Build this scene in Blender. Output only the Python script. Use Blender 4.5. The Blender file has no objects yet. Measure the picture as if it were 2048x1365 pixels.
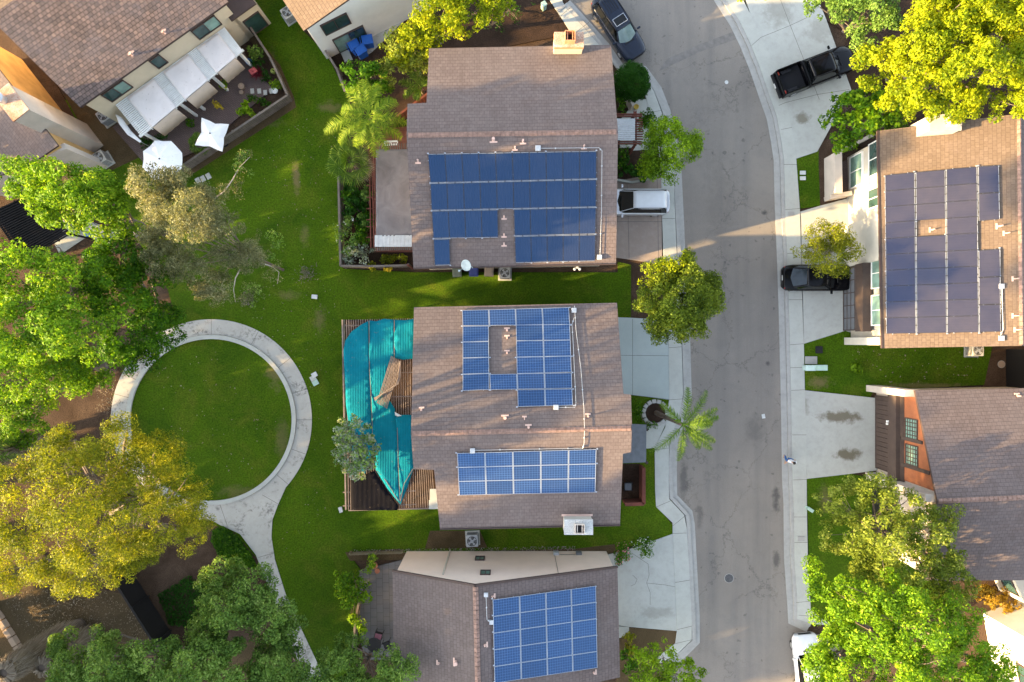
import bpy, bmesh, math, random
import numpy as np
from mathutils import Vector, Matrix

random.seed(7)
rng = np.random.default_rng(11)
scene = bpy.context.scene
COL = scene.collection

# ------------------------------------------------------------------ camera (a drone 48 m up, looking straight down)
CAM_H, FPX, CU, CV = 48.0, 1365.0, 1024.0, 682.5
cam_data = bpy.data.cameras.new('drone_camera')
cam_data.sensor_width = 36.0
cam_data.lens = 36.0 * FPX / 2048.0
cam_data.clip_start, cam_data.clip_end = 0.5, 3000
cam = bpy.data.objects.new('drone_camera', cam_data)
cam.location = (0, 0, CAM_H)
COL.objects.link(cam)
scene.camera = cam

# ------------------------------------------------------------------ sky, sun, exposure
SUN_EL = math.radians(14.0)
TRAVEL = math.radians(14.5)           # the light runs towards +x and a little +y
to_sun = Vector((-math.cos(TRAVEL) * math.cos(SUN_EL), -math.sin(TRAVEL) * math.cos(SUN_EL), math.sin(SUN_EL)))
world = bpy.data.worlds.new('World')
scene.world = world
world.use_nodes = True
wn, wl = world.node_tree.nodes, world.node_tree.links
wn.clear()
sky = wn.new('ShaderNodeTexSky')
sky.sky_type = 'NISHITA'
sky.sun_disc = False
sky.sun_elevation = SUN_EL
sky.sun_rotation = math.atan2(to_sun.x, to_sun.y)
sky.air_density, sky.dust_density, sky.ozone_density = 1.0, 2.0, 1.0
soft = wn.new('ShaderNodeHueSaturation')
soft.inputs['Saturation'].default_value = 0.6
bg = wn.new('ShaderNodeBackground')
bg.inputs['Strength'].default_value = 0.15
wo = wn.new('ShaderNodeOutputWorld')
wl.new(sky.outputs[0], soft.inputs['Color'])
wl.new(soft.outputs[0], bg.inputs['Color'])
wl.new(bg.outputs[0], wo.inputs['Surface'])
sun_data = bpy.data.lights.new('sun', 'SUN')
sun_data.energy = 4.8
sun_data.angle = math.radians(0.5)
sun_data.color = (1.0, 0.68, 0.31)
sun = bpy.data.objects.new('sun', sun_data)
sun.rotation_euler = (-to_sun).to_track_quat('-Z', 'Y').to_euler()
sun.location = to_sun * 120
COL.objects.link(sun)
scene.view_settings.view_transform = 'Standard'
scene.view_settings.look = 'None'
scene.view_settings.exposure = 2.5
scene.view_settings.gamma = 1.0
scene.cycles.max_bounces = 6
scene.cycles.transparent_max_bounces = 8

# ------------------------------------------------------------------ geometry helpers
def P(u, v, z=0.0):
    """world point at height z seen at photo coordinate u, v"""
    k = (CAM_H - z) / FPX
    return Vector(((u - CU) * k, -(v - CV) * k, z))

def PXY(u, v, z=0.0):
    p = P(u, v, z)
    return (p.x, p.y)

def pts(lst, z=0.0):
    return [PXY(u, v, z) for u, v in lst]

class Slope:
    """an inclined plane through a level line a-b, falling by `fall` per metre towards `side`"""
    def __init__(self, a, b, fall, side):
        self.a = Vector(a); self.s = fall
        r = Vector((b[0] - a[0], b[1] - a[1], 0)).normalized()
        d = Vector((-r.y, r.x, 0))
        if d.dot(Vector((side[0], side[1], 0))) < 0: d = -d
        self.r, self.d = r, d
        self.n = Vector((fall * d.x, fall * d.y, 1)).normalized()
        self.down = Vector((d.x, d.y, -fall)).normalized()
    def zat(self, x, y):
        return self.a.z - self.s * ((x - self.a.x) * self.d.x + (y - self.a.y) * self.d.y)
    def hit(self, u, v, off=0.0):
        a, b = (u - CU) / FPX, -(v - CV) / FPX
        az = self.a.z + off / self.n.z
        t = (CAM_H - az - self.s * (self.a.x * self.d.x + self.a.y * self.d.y)) / (1 - self.s * (a * self.d.x + b * self.d.y))
        return Vector((a * t, b * t, CAM_H - t))
    def uv(self, p):
        q = p - self.a
        return (q.dot(self.r), q.x * self.d.x * math.sqrt(1 + self.s ** 2) + q.y * self.d.y * math.sqrt(1 + self.s ** 2))

class Face:
    """a vertical wall plane through two ground points"""
    def __init__(self, a, b):
        self.a = Vector((a[0], a[1], 0)); r = Vector((b[0] - a[0], b[1] - a[1], 0))
        self.len = r.length; self.r = r.normalized()
        self.n = Vector((self.r.y, -self.r.x, 0))
        if self.n.dot(-self.a) < 0: self.n = -self.n     # towards the middle of the picture
    def hit(self, u, v):
        d = Vector(((u - CU) / FPX, -(v - CV) / FPX, -1))
        c = Vector((0, 0, CAM_H))
        t = (self.a - c).dot(self.n) / d.dot(self.n)
        p = c + d * t
        return (p - self.a).dot(self.r), p.z
    def at(self, s, z, out=0.0):
        return self.a + self.r * s + self.n * out + Vector((0, 0, z))

def inset(poly, d):
    n = len(poly); area = sum(poly[i][0] * poly[(i + 1) % n][1] - poly[(i + 1) % n][0] * poly[i][1] for i in range(n))
    sg = 1 if area > 0 else -1
    out = []
    for i in range(n):
        p0, p1, p2 = (Vector(poly[j % n][:2]) for j in (i - 1, i, i + 1))
        e1, e2 = (p1 - p0).normalized(), (p2 - p1).normalized()
        n1, n2 = Vector((-e1.y, e1.x)) * sg, Vector((-e2.y, e2.x)) * sg
        m = n1 + n2
        k = m.length_squared
        m = n1 if k < 0.15 else m * (2.0 / k)
        out.append(tuple(p1 + m * d))
    return out

def world_of(o):
    p = Vector((0, 0, 0))
    while o:
        p += o.location; o = o.parent
    return p

class MB:
    """collects faces and links them as ONE mesh object"""
    def __init__(self):
        self.v, self.f, self.uvs, self.mi = [], [], [], []
    def face(self, ps, uv=None, m=0):
        i = len(self.v)
        ps = [Vector(p) for p in ps]
        self.v.extend(ps); self.f.append(tuple(range(i, i + len(ps)))); self.mi.append(m)
        if uv is None:
            nrm = Vector((0, 0, 0))
            for k in range(len(ps)):
                a, b = ps[k], ps[(k + 1) % len(ps)]
                nrm += a.cross(b)
            nrm = nrm.normalized() if nrm.length > 1e-9 else Vector((0, 0, 1))
            if abs(nrm.z) > 0.7: uv = [(p.x, p.y) for p in ps]
            else:
                t = Vector((-nrm.y, nrm.x, 0)).normalized()
                uv = [(p.dot(t), p.z) for p in ps]
        self.uvs.append(uv)
        return self
    def prism(self, poly, z0, z1, m=0, bottom=True):
        n = len(poly)
        if sum(poly[i][0] * poly[(i + 1) % n][1] - poly[(i + 1) % n][0] * poly[i][1] for i in range(n)) < 0: poly = poly[::-1]
        z0f = z0 if callable(z0) else (lambda x, y: z0)
        z1f = z1 if callable(z1) else (lambda x, y: z1)
        lo = [Vector((x, y, z0f(x, y))) for x, y in poly]; hi = [Vector((x, y, z1f(x, y))) for x, y in poly]
        self.face(hi, m=m)
        if bottom: self.face(lo[::-1], m=m)
        for i in range(n):
            j = (i + 1) % n
            self.face([lo[i], lo[j], hi[j], hi[i]], m=m)
        return self
    def hexa(self, b, t, m=0):
        """b, t: four bottom and four top corners in the same turning order"""
        self.face(b[::-1], m=m); self.face(t, m=m)
        for i in range(4):
            j = (i + 1) % 4
            self.face([b[i], b[j], t[j], t[i]], m=m)
        return self
    def box(self, c, s, rz=0.0, m=0, taper=1.0):
        cx, cy, cz = c; sx, sy, sz = s[0] / 2, s[1] / 2, s[2] / 2
        ca, sa = math.cos(rz), math.sin(rz)
        def w(x, y, z): return Vector((cx + x * ca - y * sa, cy + x * sa + y * ca, cz + z))
        b = [w(-sx * taper, -sy * taper, -sz), w(sx * taper, -sy * taper, -sz), w(sx * taper, sy * taper, -sz), w(-sx * taper, sy * taper, -sz)]
        t = [w(-sx, -sy, sz), w(sx, -sy, sz), w(sx, sy, sz), w(-sx, sy, sz)]
        return self.hexa(b, t, m)
    def beam(self, p, q, w, h, m=0, up=Vector((0, 0, 1))):
        p, q = Vector(p), Vector(q); d = (q - p).normalized()
        if abs(d.dot(up)) > 0.98: up = Vector((1, 0, 0))
        s = d.cross(up).normalized() * (w / 2); u = s.cross(d).normalized() * (h / 2)
        b = [p - s - u, p + s - u, p + s + u, p - s + u]; t = [x + (q - p) for x in b]
        return self.hexa(b, t, m)
    def tube(self, path, r, n=8, m=0):
        path = [Vector(p) for p in path]
        rs = r if isinstance(r, (list, tuple)) else [r] * len(path)
        rings = []
        for i, p in enumerate(path):
            d = (path[min(i + 1, len(path) - 1)] - path[max(i - 1, 0)]).normalized()
            a = Vector((0, 0, 1)) if abs(d.z) < 0.9 else Vector((1, 0, 0))
            x = d.cross(a).normalized(); y = x.cross(d).normalized()
            rings.append([p + (x * math.cos(2 * math.pi * k / n) + y * math.sin(2 * math.pi * k / n)) * rs[i] for k in range(n)])
        for i in range(len(rings) - 1):
            for k in range(n):
                l = (k + 1) % n
                self.face([rings[i][k], rings[i + 1][k], rings[i + 1][l], rings[i][l]], m=m)
        self.face(rings[0], m=m); self.face(rings[-1][::-1], m=m)
        return self
    def lathe(self, c, prof, n=20, m=0):
        c = Vector(c)
        ring = [[c + Vector((r * math.cos(2 * math.pi * k / n), r * math.sin(2 * math.pi * k / n), z)) for k in range(n)] for r, z in prof]
        for i in range(len(ring) - 1):
            for k in range(n):
                l = (k + 1) % n
                self.face([ring[i][k], ring[i][l], ring[i + 1][l], ring[i + 1][k]], m=m)
        self.face(ring[-1], m=m); self.face(ring[0][::-1], m=m)
        return self
    def build(self, name, mat, parent=None, smooth=False, bevel=0.0, merge=False):
        me = bpy.data.meshes.new(name)
        off = world_of(parent) if parent else None
        if off is None:
            a = np.array([tuple(p) for p in self.v])
            off = Vector(((a[:, 0].min() + a[:, 0].max()) / 2, (a[:, 1].min() + a[:, 1].max()) / 2, a[:, 2].min()))
        me.from_pydata([tuple(p - off) for p in self.v], [], self.f)
        ul = me.uv_layers.new(name='UVMap')
        flat = [c for f in self.uvs for q in f for c in q]
        if len(flat) == 2 * len(me.loops): ul.data.foreach_set('uv', flat)
        for x in (mat if isinstance(mat, (list, tuple)) else [mat]): me.materials.append(x)
        me.polygons.foreach_set('material_index', self.mi)
        if smooth: me.polygons.foreach_set('use_smooth', [True] * len(me.polygons))
        if merge or bevel or smooth:
            b = bmesh.new(); b.from_mesh(me)
            bmesh.ops.remove_doubles(b, verts=b.verts, dist=1e-4)
            b.to_mesh(me); b.free()
        o = bpy.data.objects.new(name, me)
        COL.objects.link(o)
        if parent: o.parent = parent
        else: o.location = off
        if bevel:
            md = o.modifiers.new('bevel', 'BEVEL'); md.width = bevel; md.segments = 2; md.limit_method = 'ANGLE'; md.angle_limit = math.radians(40)
        return o

def tag(o, label=None, cat=None, group=None, kind=None):
    if label: o['label'] = label
    if cat: o['category'] = cat
    if group: o['group'] = group
    if kind: o['kind'] = kind
    return o

def thing(name, label, cat, loc=(0, 0, 0), group=None):
    o = bpy.data.objects.new(name, None)
    o.empty_display_size = 0.3
    COL.objects.link(o); o.location = loc
    return tag(o, label, cat, group)

def struct(name, mb, mat):
    return tag(mb.build(name, mat), kind='structure')

def dup(root, loc, rz=0.0, label=None, group=None, scale=1.0):
    """a copy of a thing with copies of its parts and sub-parts"""
    r = root.copy(); COL.objects.link(r); r.location = loc; r.rotation_euler = (0, 0, rz); r.scale = (scale,) * 3
    if label: r['label'] = label
    if group: r['group'] = group
    for ch in list(root.children):
        c = ch.copy(); COL.objects.link(c); c.parent = r
        for g in list(ch.children):
            d = g.copy(); COL.objects.link(d); d.parent = c
    return r

# ------------------------------------------------------------------ materials
def new_mat(name):
    m = bpy.data.materials.new(name); m.use_nodes = True
    nt = m.node_tree; nt.nodes.clear()
    out = nt.nodes.new('ShaderNodeOutputMaterial'); b = nt.nodes.new('ShaderNodeBsdfPrincipled')
    nt.links.new(b.outputs[0], out.inputs[0])
    return m, nt, b

def node(nt, kind, **kw):
    n = nt.nodes.new(kind)
    for k, v in kw.items():
        if k in n.inputs: n.inputs[k].default_value = v
        else: setattr(n, k, v)
    return n

def c4(c): return (c[0], c[1], c[2], 1.0)

def mixc(nt, fac, a, b, blend='MIX'):
    n = nt.nodes.new('ShaderNodeMix'); n.data_type = 'RGBA'; n.blend_type = blend
    for s, val in ((0, fac), (6, a), (7, b)):
        if hasattr(val, 'is_linked') or hasattr(val, 'node'): nt.links.new(val, n.inputs[s])
        else: n.inputs[s].default_value = val if s == 0 else c4(val)
    return n.outputs[2]

def noise(nt, vec, scale, detail=4.0, rough=0.55, dist=0.0):
    n = node(nt, 'ShaderNodeTexNoise'); n.inputs['Scale'].default_value = scale; n.inputs['Detail'].default_value = detail
    n.inputs['Roughness'].default_value = rough; n.inputs['Distortion'].default_value = dist
    nt.links.new(vec, n.inputs['Vector'])
    return n.outputs['Fac']

def ramp(nt, fac, stops):
    r = nt.nodes.new('ShaderNodeValToRGB'); el = r.color_ramp.elements
    while len(el) < len(stops): el.new(0.5)
    for e, (p, c) in zip(el, stops):
        e.position = p; e.color = c4(c) if not isinstance(c, (int, float)) else (c, c, c, 1)
    nt.links.new(fac, r.inputs[0])
    return r.outputs[0]

def math_n(nt, op, a, b=0.5):
    n = nt.nodes.new('ShaderNodeMath'); n.operation = op
    for i, x in enumerate((a, b)):
        if isinstance(x, (int, float)): n.inputs[i].default_value = x
        else: nt.links.new(x, n.inputs[i])
    return n.outputs[0]

def coords(nt, which='Object'):
    return nt.nodes.new('ShaderNodeTexCoord').outputs[which]

def world_pos(nt):
    return nt.nodes.new('ShaderNodeNewGeometry').outputs['Position']

def bump(nt, b, height, strength=0.3, dist=0.02):
    n = nt.nodes.new('ShaderNodeBump'); n.inputs['Strength'].default_value = strength; n.inputs['Distance'].default_value = dist
    nt.links.new(height, n.inputs['Height']); nt.links.new(n.outputs[0], b.inputs['Normal'])

def plain(name, c, rough=0.6, metal=0.0, var=0.14, scale=3.0, spec=0.4, coat=0.0, bumpy=0.0):
    """paint, plastic, metal ...: one colour with a little unevenness"""
    m, nt, b = new_mat(name)
    v = coords(nt)
    f = noise(nt, v, scale, 5)
    lo = [x * (1 - var) for x in c]; hi = [min(1, x * (1 + var)) for x in c]
    nt.links.new(ramp(nt, f, [(0.3, lo), (0.7, hi)]), b.inputs['Base Color'])
    b.inputs['Roughness'].default_value = rough; b.inputs['Metallic'].default_value = metal
    b.inputs['Specular IOR Level'].default_value = spec; b.inputs['Coat Weight'].default_value = coat
    if bumpy: bump(nt, b, noise(nt, v, 40, 4), bumpy, 0.01)
    return m

def stucco(name, c, dirt=0.25):
    m, nt, b = new_mat(name); v = world_pos(nt)
    f = noise(nt, v, 0.9, 6, 0.6); f2 = noise(nt, v, 6, 4)
    base = ramp(nt, f, [(0.3, [x * (1 - dirt) for x in c]), (0.62, c)])
    base = mixc(nt, math_n(nt, 'MULTIPLY', f2, 0.25), base, [x * 0.8 for x in c])
    nt.links.new(base, b.inputs['Base Color']); b.inputs['Roughness'].default_value = 0.9
    b.inputs['Specular IOR Level'].default_value = 0.2
    bump(nt, b, noise(nt, v, 35, 3), 0.25, 0.01)
    return m

def roof_mat(name, c1, c2, gap, w=0.30, h=0.23, weather=(0.5, 0.45, 0.42), wamt=0.35, lift=0.4):
    """rows of flat tiles along the slope, from the metric UV of the slab"""
    m, nt, b = new_mat(name); uv = coords(nt, 'UV')
    br = nt.nodes.new('ShaderNodeTexBrick'); nt.links.new(uv, br.inputs['Vector'])
    br.offset = 0.5; br.inputs['Scale'].default_value = 1.0
    br.inputs['Color1'].default_value = c4(c1); br.inputs['Color2'].default_value = c4(c2); br.inputs['Mortar'].default_value = c4(gap)  # tile gaps, darkened to stand for the shadow line of each course
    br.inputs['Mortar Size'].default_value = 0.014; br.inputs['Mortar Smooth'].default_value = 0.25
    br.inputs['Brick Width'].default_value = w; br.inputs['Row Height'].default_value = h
    f = noise(nt, uv, 0.35, 5, 0.6, 0.3); f2 = noise(nt, uv, 9, 3)
    col = mixc(nt, math_n(nt, 'MULTIPLY', ramp(nt, f, [(0.4, 0.0), (0.68, 1.0)]), wamt), br.outputs['Color'], weather)
    col = mixc(nt, math_n(nt, 'MULTIPLY', ramp(nt, f2, [(0.45, 0.0), (0.8, 1.0)]), 0.35), col, [x * 0.6 for x in c1])
    st = nt.nodes.new('ShaderNodeMapping'); st.inputs['Scale'].default_value = (1.6, 0.16, 1); nt.links.new(uv, st.inputs[0])
    fs = noise(nt, st.outputs[0], 1.0, 6, 0.65)
    col = mixc(nt, math_n(nt, 'MULTIPLY', ramp(nt, fs, [(0.5, 0.0), (0.72, 1.0)]), 0.45), col, [x * 0.68 for x in c1])
    fp = noise(nt, uv, 0.9, 5, 0.7, 0.5)
    col = mixc(nt, math_n(nt, 'MULTIPLY', ramp(nt, fp, [(0.56, 0.0), (0.7, 1.0)]), 0.3), col, [min(1, x * 1.4) for x in weather])
    f4 = noise(nt, uv, 3.2, 3, 0.6)
    col = mixc(nt, math_n(nt, 'MULTIPLY', ramp(nt, f4, [(0.55, 0.0), (0.75, 1.0)]), 0.3), col, [min(1, x * 1.5) for x in c2])
    nt.links.new(col, b.inputs['Base Color']); b.inputs['Roughness'].default_value = 0.88; b.inputs['Specular IOR Level'].default_value = 0.25
    sep = nt.nodes.new('ShaderNodeSeparateXYZ'); nt.links.new(uv, sep.inputs[0])
    saw = math_n(nt, 'FRACT', math_n(nt, 'DIVIDE', sep.outputs['Y'], h), 0)
    hgt = math_n(nt, 'ADD', math_n(nt, 'MULTIPLY', saw, 0.7), math_n(nt, 'MULTIPLY', br.outputs['Fac'], -0.5))
    hgt = math_n(nt, 'ADD', hgt, math_n(nt, 'MULTIPLY', noise(nt, uv, 25, 3), 0.3))
    bump(nt, b, hgt, lift, 0.03)
    return m

def grass_mat(name, dark, mid, dry, scale=0.16, worn=()):
    m, nt, b = new_mat(name); v = world_pos(nt)
    f = noise(nt, v, scale, 6, 0.6, 0.8); f2 = noise(nt, v, 1.7, 6, 0.68); f3 = noise(nt, v, 9, 5, 0.8); f4 = noise(nt, v, 0.42, 6, 0.72, 0.6)
    col = ramp(nt, f, [(0.36, dark), (0.6, mid)])
    col = mixc(nt, math_n(nt, 'MULTIPLY', ramp(nt, f2, [(0.35, 0.0), (0.75, 1.0)]), 0.55), col, [mid[0] * 1.35, mid[1] * 1.2, mid[2]])
    col = mixc(nt, math_n(nt, 'MULTIPLY', ramp(nt, f4, [(0.50, 0.0), (0.70, 1.0)]), 0.62), col, dry)
    col = mixc(nt, math_n(nt, 'MULTIPLY', ramp(nt, f3, [(0.40, 0.0), (0.60, 1.0)]), 0.65), col, [x * 0.35 for x in dark])
    for (sx, sy, rx, ry, k) in worn:       # thin, trodden places
        m2 = nt.nodes.new('ShaderNodeMapping'); m2.inputs['Location'].default_value = (-sx / rx, -sy / ry, 0); m2.inputs['Scale'].default_value = (1 / rx, 1 / ry, 0)
        nt.links.new(v, m2.inputs[0])
        ln = nt.nodes.new('ShaderNodeVectorMath'); ln.operation = 'LENGTH'; nt.links.new(m2.outputs[0], ln.inputs[0])
        e = math_n(nt, 'ADD', ln.outputs['Value'], math_n(nt, 'MULTIPLY', math_n(nt, 'SUBTRACT', noise(nt, v, 1.9, 7, 0.75), 0.5), 2.6))
        col = mixc(nt, math_n(nt, 'MULTIPLY', ramp(nt, e, [(0.3, 1.0), (1.2, 0.0)]), k), col, (0.17, 0.13, 0.065))
    nt.links.new(col, b.inputs['Base Color']); b.inputs['Roughness'].default_value = 0.95; b.inputs['Specular IOR Level'].default_value = 0.1
    bump(nt, b, math_n(nt, 'ADD', f3, noise(nt, v, 60, 2)), 0.9, 0.04)
    return m

def earth_mat(name, a, c, speck, scale=0.5):
    m, nt, b = new_mat(name); v = world_pos(nt)
    f = noise(nt, v, scale, 7, 0.65, 0.6); f2 = noise(nt, v, 14, 5, 0.7)
    col = ramp(nt, f, [(0.32, a), (0.66, c)])
    col = mixc(nt, ramp(nt, f2, [(0.5, 0.0), (0.64, 0.8)]), col, speck)
    col = mixc(nt, math_n(nt, 'MULTIPLY', ramp(nt, noise(nt, v, 30, 3, 0.7), [(0.55, 0.0), (0.7, 1.0)]), 0.6), col, [x * 0.4 for x in a])
    nt.links.new(col, b.inputs['Base Color']); b.inputs['Roughness'].default_value = 0.96; b.inputs['Specular IOR Level'].default_value = 0.1
    bump(nt, b, math_n(nt, 'ADD', f, f2), 0.8, 0.06)
    return m

def concrete_mat(name, c, stain, amt=0.35, speck=0.0, spots=()):
    m, nt, b = new_mat(name); v = world_pos(nt)
    f = noise(nt, v, 0.35, 7, 0.65, 0.4); f2 = noise(nt, v, 2.2, 6, 0.7); f3 = noise(nt, v, 22, 4, 0.7)
    col = ramp(nt, f, [(0.3, [x * 0.86 for x in c]), (0.65, c)])
    col = mixc(nt, math_n(nt, 'MULTIPLY', ramp(nt, f2, [(0.45, 0.0), (0.78, 1.0)]), amt), col, stain)
    col = mixc(nt, math_n(nt, 'MULTIPLY', ramp(nt, f3, [(0.35, 1.0), (0.6, 0.0)]), 0.18), col, [x * 0.6 for x in c])
    if speck:
        f5 = noise(nt, v, 0.8, 3, 0.7, 0.6); f6 = noise(nt, v, 5.0, 5, 0.75)
        k = math_n(nt, 'MULTIPLY', ramp(nt, f5, [(0.5, 0.0), (0.62, 1.0)]), ramp(nt, f6, [(0.46, 0.0), (0.58, 1.0)]))
        col = mixc(nt, math_n(nt, 'MULTIPLY', k, speck), col, [x * 0.22 for x in c])
    for (sx, sy, rx, ry, k) in spots:      # old oil stains
        mp = nt.nodes.new('ShaderNodeMapping'); mp.inputs['Location'].default_value = (-sx / rx, -sy / ry, 0); mp.inputs['Scale'].default_value = (1 / rx, 1 / ry, 0)
        nt.links.new(v, mp.inputs[0])
        ln = nt.nodes.new('ShaderNodeVectorMath'); ln.operation = 'LENGTH'; nt.links.new(mp.outputs[0], ln.inputs[0])
        e = math_n(nt, 'ADD', ln.outputs['Value'], math_n(nt, 'MULTIPLY', math_n(nt, 'SUBTRACT', noise(nt, v, 1.6, 7, 0.7), 0.5), 2.2))
        col = mixc(nt, math_n(nt, 'MULTIPLY', ramp(nt, e, [(0.45, 1.0), (1.05, 0.0)]), k), col, (0.13, 0.115, 0.08))
    nt.links.new(col, b.inputs['Base Color']); b.inputs['Roughness'].default_value = 0.9; b.inputs['Specular IOR Level'].default_value = 0.25
    bump(nt, b, f3, 0.25, 0.01)
    return m

def asphalt_mat(name, spots=()):
    m, nt, b = new_mat(name); v = world_pos(nt)
    f = noise(nt, v, 0.13, 6, 0.6, 0.5); f2 = noise(nt, v, 1.4, 6, 0.7); f3 = noise(nt, v, 26, 5, 0.75)
    col = ramp(nt, f, [(0.33, (0.200, 0.178, 0.157)), (0.66, (0.258, 0.230, 0.200))])
    col = mixc(nt, math_n(nt, 'MULTIPLY', ramp(nt, f2, [(0.5, 0.0), (0.8, 1.0)]), 0.4), col, (0.15, 0.142, 0.138))
    mp = nt.nodes.new('ShaderNodeMapping'); mp.inputs['Scale'].default_value = (0.75, 0.05, 1); nt.links.new(v, mp.inputs[0])
    col = mixc(nt, math_n(nt, 'MULTIPLY', ramp(nt, noise(nt, mp.outputs[0], 1.0, 5, 0.6, 0.3), [(0.46, 0.0), (0.66, 1.0)]), 0.42), col, (0.135, 0.128, 0.124))
    for (sx, sy, rx, ry, k) in spots:
        m2 = nt.nodes.new('ShaderNodeMapping'); m2.inputs['Location'].default_value = (-sx / rx, -sy / ry, 0); m2.inputs['Scale'].default_value = (1 / rx, 1 / ry, 0)
        nt.links.new(v, m2.inputs[0])
        ln = nt.nodes.new('ShaderNodeVectorMath'); ln.operation = 'LENGTH'; nt.links.new(m2.outputs[0], ln.inputs[0])
        e = math_n(nt, 'ADD', ln.outputs['Value'], math_n(nt, 'MULTIPLY', math_n(nt, 'SUBTRACT', noise(nt, v, 1.8, 7, 0.7), 0.5), 2.4))
        col = mixc(nt, math_n(nt, 'MULTIPLY', ramp(nt, e, [(0.3, 1.0), (1.1, 0.0)]), k), col, (0.055, 0.052, 0.05))
    col = mixc(nt, math_n(nt, 'MULTIPLY', ramp(nt, noise(nt, v, 2.3, 2, 0.4), [(0.70, 0.0), (0.74, 1.0)]), 0.5), col, (0.07, 0.066, 0.062))
    col = mixc(nt, ramp(nt, f3, [(0.4, 0.38), (0.62, 0.0)]), col, (0.09, 0.085, 0.08))
    col = mixc(nt, ramp(nt, noise(nt, v, 33, 3, 0.7), [(0.58, 0.0), (0.72, 0.4)]), col, (0.34, 0.32, 0.30))
    # wandering cracks: edges of large cells, broken up so that only some show
    wob = nt.nodes.new('ShaderNodeVectorMath'); wob.operation = 'ADD'
    nz = nt.nodes.new('ShaderNodeTexNoise'); nz.inputs['Scale'].default_value = 0.7; nz.inputs['Detail'].default_value = 7; nz.inputs['Roughness'].default_value = 0.7
    nt.links.new(v, nz.inputs['Vector'])
    sc = nt.nodes.new('ShaderNodeVectorMath'); sc.operation = 'SCALE'; sc.inputs['Scale'].default_value = 2.6
    nt.links.new(nz.outputs['Color'], sc.inputs[0]); nt.links.new(v, wob.inputs[0]); nt.links.new(sc.outputs[0], wob.inputs[1])
    vo = nt.nodes.new('ShaderNodeTexVoronoi'); vo.feature = 'DISTANCE_TO_EDGE'; vo.inputs['Scale'].default_value = 0.19
    nt.links.new(wob.outputs[0], vo.inputs['Vector'])
    crack = ramp(nt, vo.outputs['Distance'], [(0.0, 1.0), (0.009, 0.0)])
    keep = ramp(nt, noise(nt, v, 0.22, 3), [(0.42, 0.15), (0.56, 1.0)])
    ck = math_n(nt, 'MULTIPLY', math_n(nt, 'MULTIPLY', crack, keep), 0.55)
    col = mixc(nt, ck, col, (0.05, 0.048, 0.045))
    nt.links.new(col, b.inputs['Base Color']); b.inputs['Roughness'].default_value = 0.92; b.inputs['Specular IOR Level'].default_value = 0.25
    bump(nt, b, math_n(nt, 'SUBTRACT', f3, ck), 0.5, 0.012)
    return m

def paver_mat(name, c1, c2, gap, w, h, rot=0.0):
    m, nt, b = new_mat(name); uv = world_pos(nt)
    mp = nt.nodes.new('ShaderNodeMapping'); mp.inputs['Rotation'].default_value = (0, 0, rot); nt.links.new(uv, mp.inputs[0])
    br = nt.nodes.new('ShaderNodeTexBrick'); nt.links.new(mp.outputs[0], br.inputs['Vector'])
    br.inputs['Scale'].default_value = 1.0; br.inputs['Color1'].default_value = c4(c1); br.inputs['Color2'].default_value = c4(c2); br.inputs['Mortar'].default_value = c4(gap)
    br.inputs['Mortar Size'].default_value = 0.012; br.inputs['Brick Width'].default_value = w; br.inputs['Row Height'].default_value = h
    col = mixc(nt, math_n(nt, 'MULTIPLY', noise(nt, uv, 1.5, 5), 0.5), br.outputs['Color'], [x * 0.6 for x in c1])
    nt.links.new(col, b.inputs['Base Color']); b.inputs['Roughness'].default_value = 0.9
    bump(nt, b, br.outputs['Fac'], -0.4, 0.01)
    return m

def wood_mat(name, c, dark, rough=0.85):
    m, nt, b = new_mat(name); v = world_pos(nt)
    f = noise(nt, v, 2.0, 5, 0.6); f2 = noise(nt, v, 11, 5, 0.7)
    col = mixc(nt, ramp(nt, f, [(0.35, 0.0), (0.7, 1.0)]), c, dark)
    col = mixc(nt, math_n(nt, 'MULTIPLY', f2, 0.5), col, [x * 0.6 for x in dark])
    nt.links.new(col, b.inputs['Base Color']); b.inputs['Roughness'].default_value = rough; b.inputs['Specular IOR Level'].default_value = 0.2
    bump(nt, b, f2, 0.3, 0.01)
    return m

def cloth_mat(name, c, seams=0.0, var=0.2):
    m, nt, b = new_mat(name); v = world_pos(nt)
    f = noise(nt, v, 1.1, 5, 0.6, 0.7)
    col = ramp(nt, f, [(0.3, [x * (1 - var) for x in c]), (0.7, [min(1, x * (1 + var * 0.5)) for x in c])])
    hgt = f
    if seams:
        sep = nt.nodes.new('ShaderNodeSeparateXYZ'); nt.links.new(v, sep.inputs[0])
        st = math_n(nt, 'SINE', math_n(nt, 'MULTIPLY', sep.outputs['X'], seams), 0)
        col = mixc(nt, ramp(nt, st, [(0.2, 0.0), (0.9, 0.22)]), col, [x * 0.75 for x in c])
        hgt = math_n(nt, 'ADD', math_n(nt, 'MULTIPLY', st, 0.3), f)
    col = mixc(nt, math_n(nt, 'MULTIPLY', ramp(nt, noise(nt, v, 6.5, 3, 0.6), [(0.66, 0.0), (0.72, 1.0)]), 0.45), col, (0.16, 0.13, 0.09))
    nt.links.new(col, b.inputs['Base Color']); b.inputs['Roughness'].default_value = 0.9; b.inputs['Specular IOR Level'].default_value = 0.08
    bump(nt, b, hgt, 0.35, 0.04)
    return m

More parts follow.
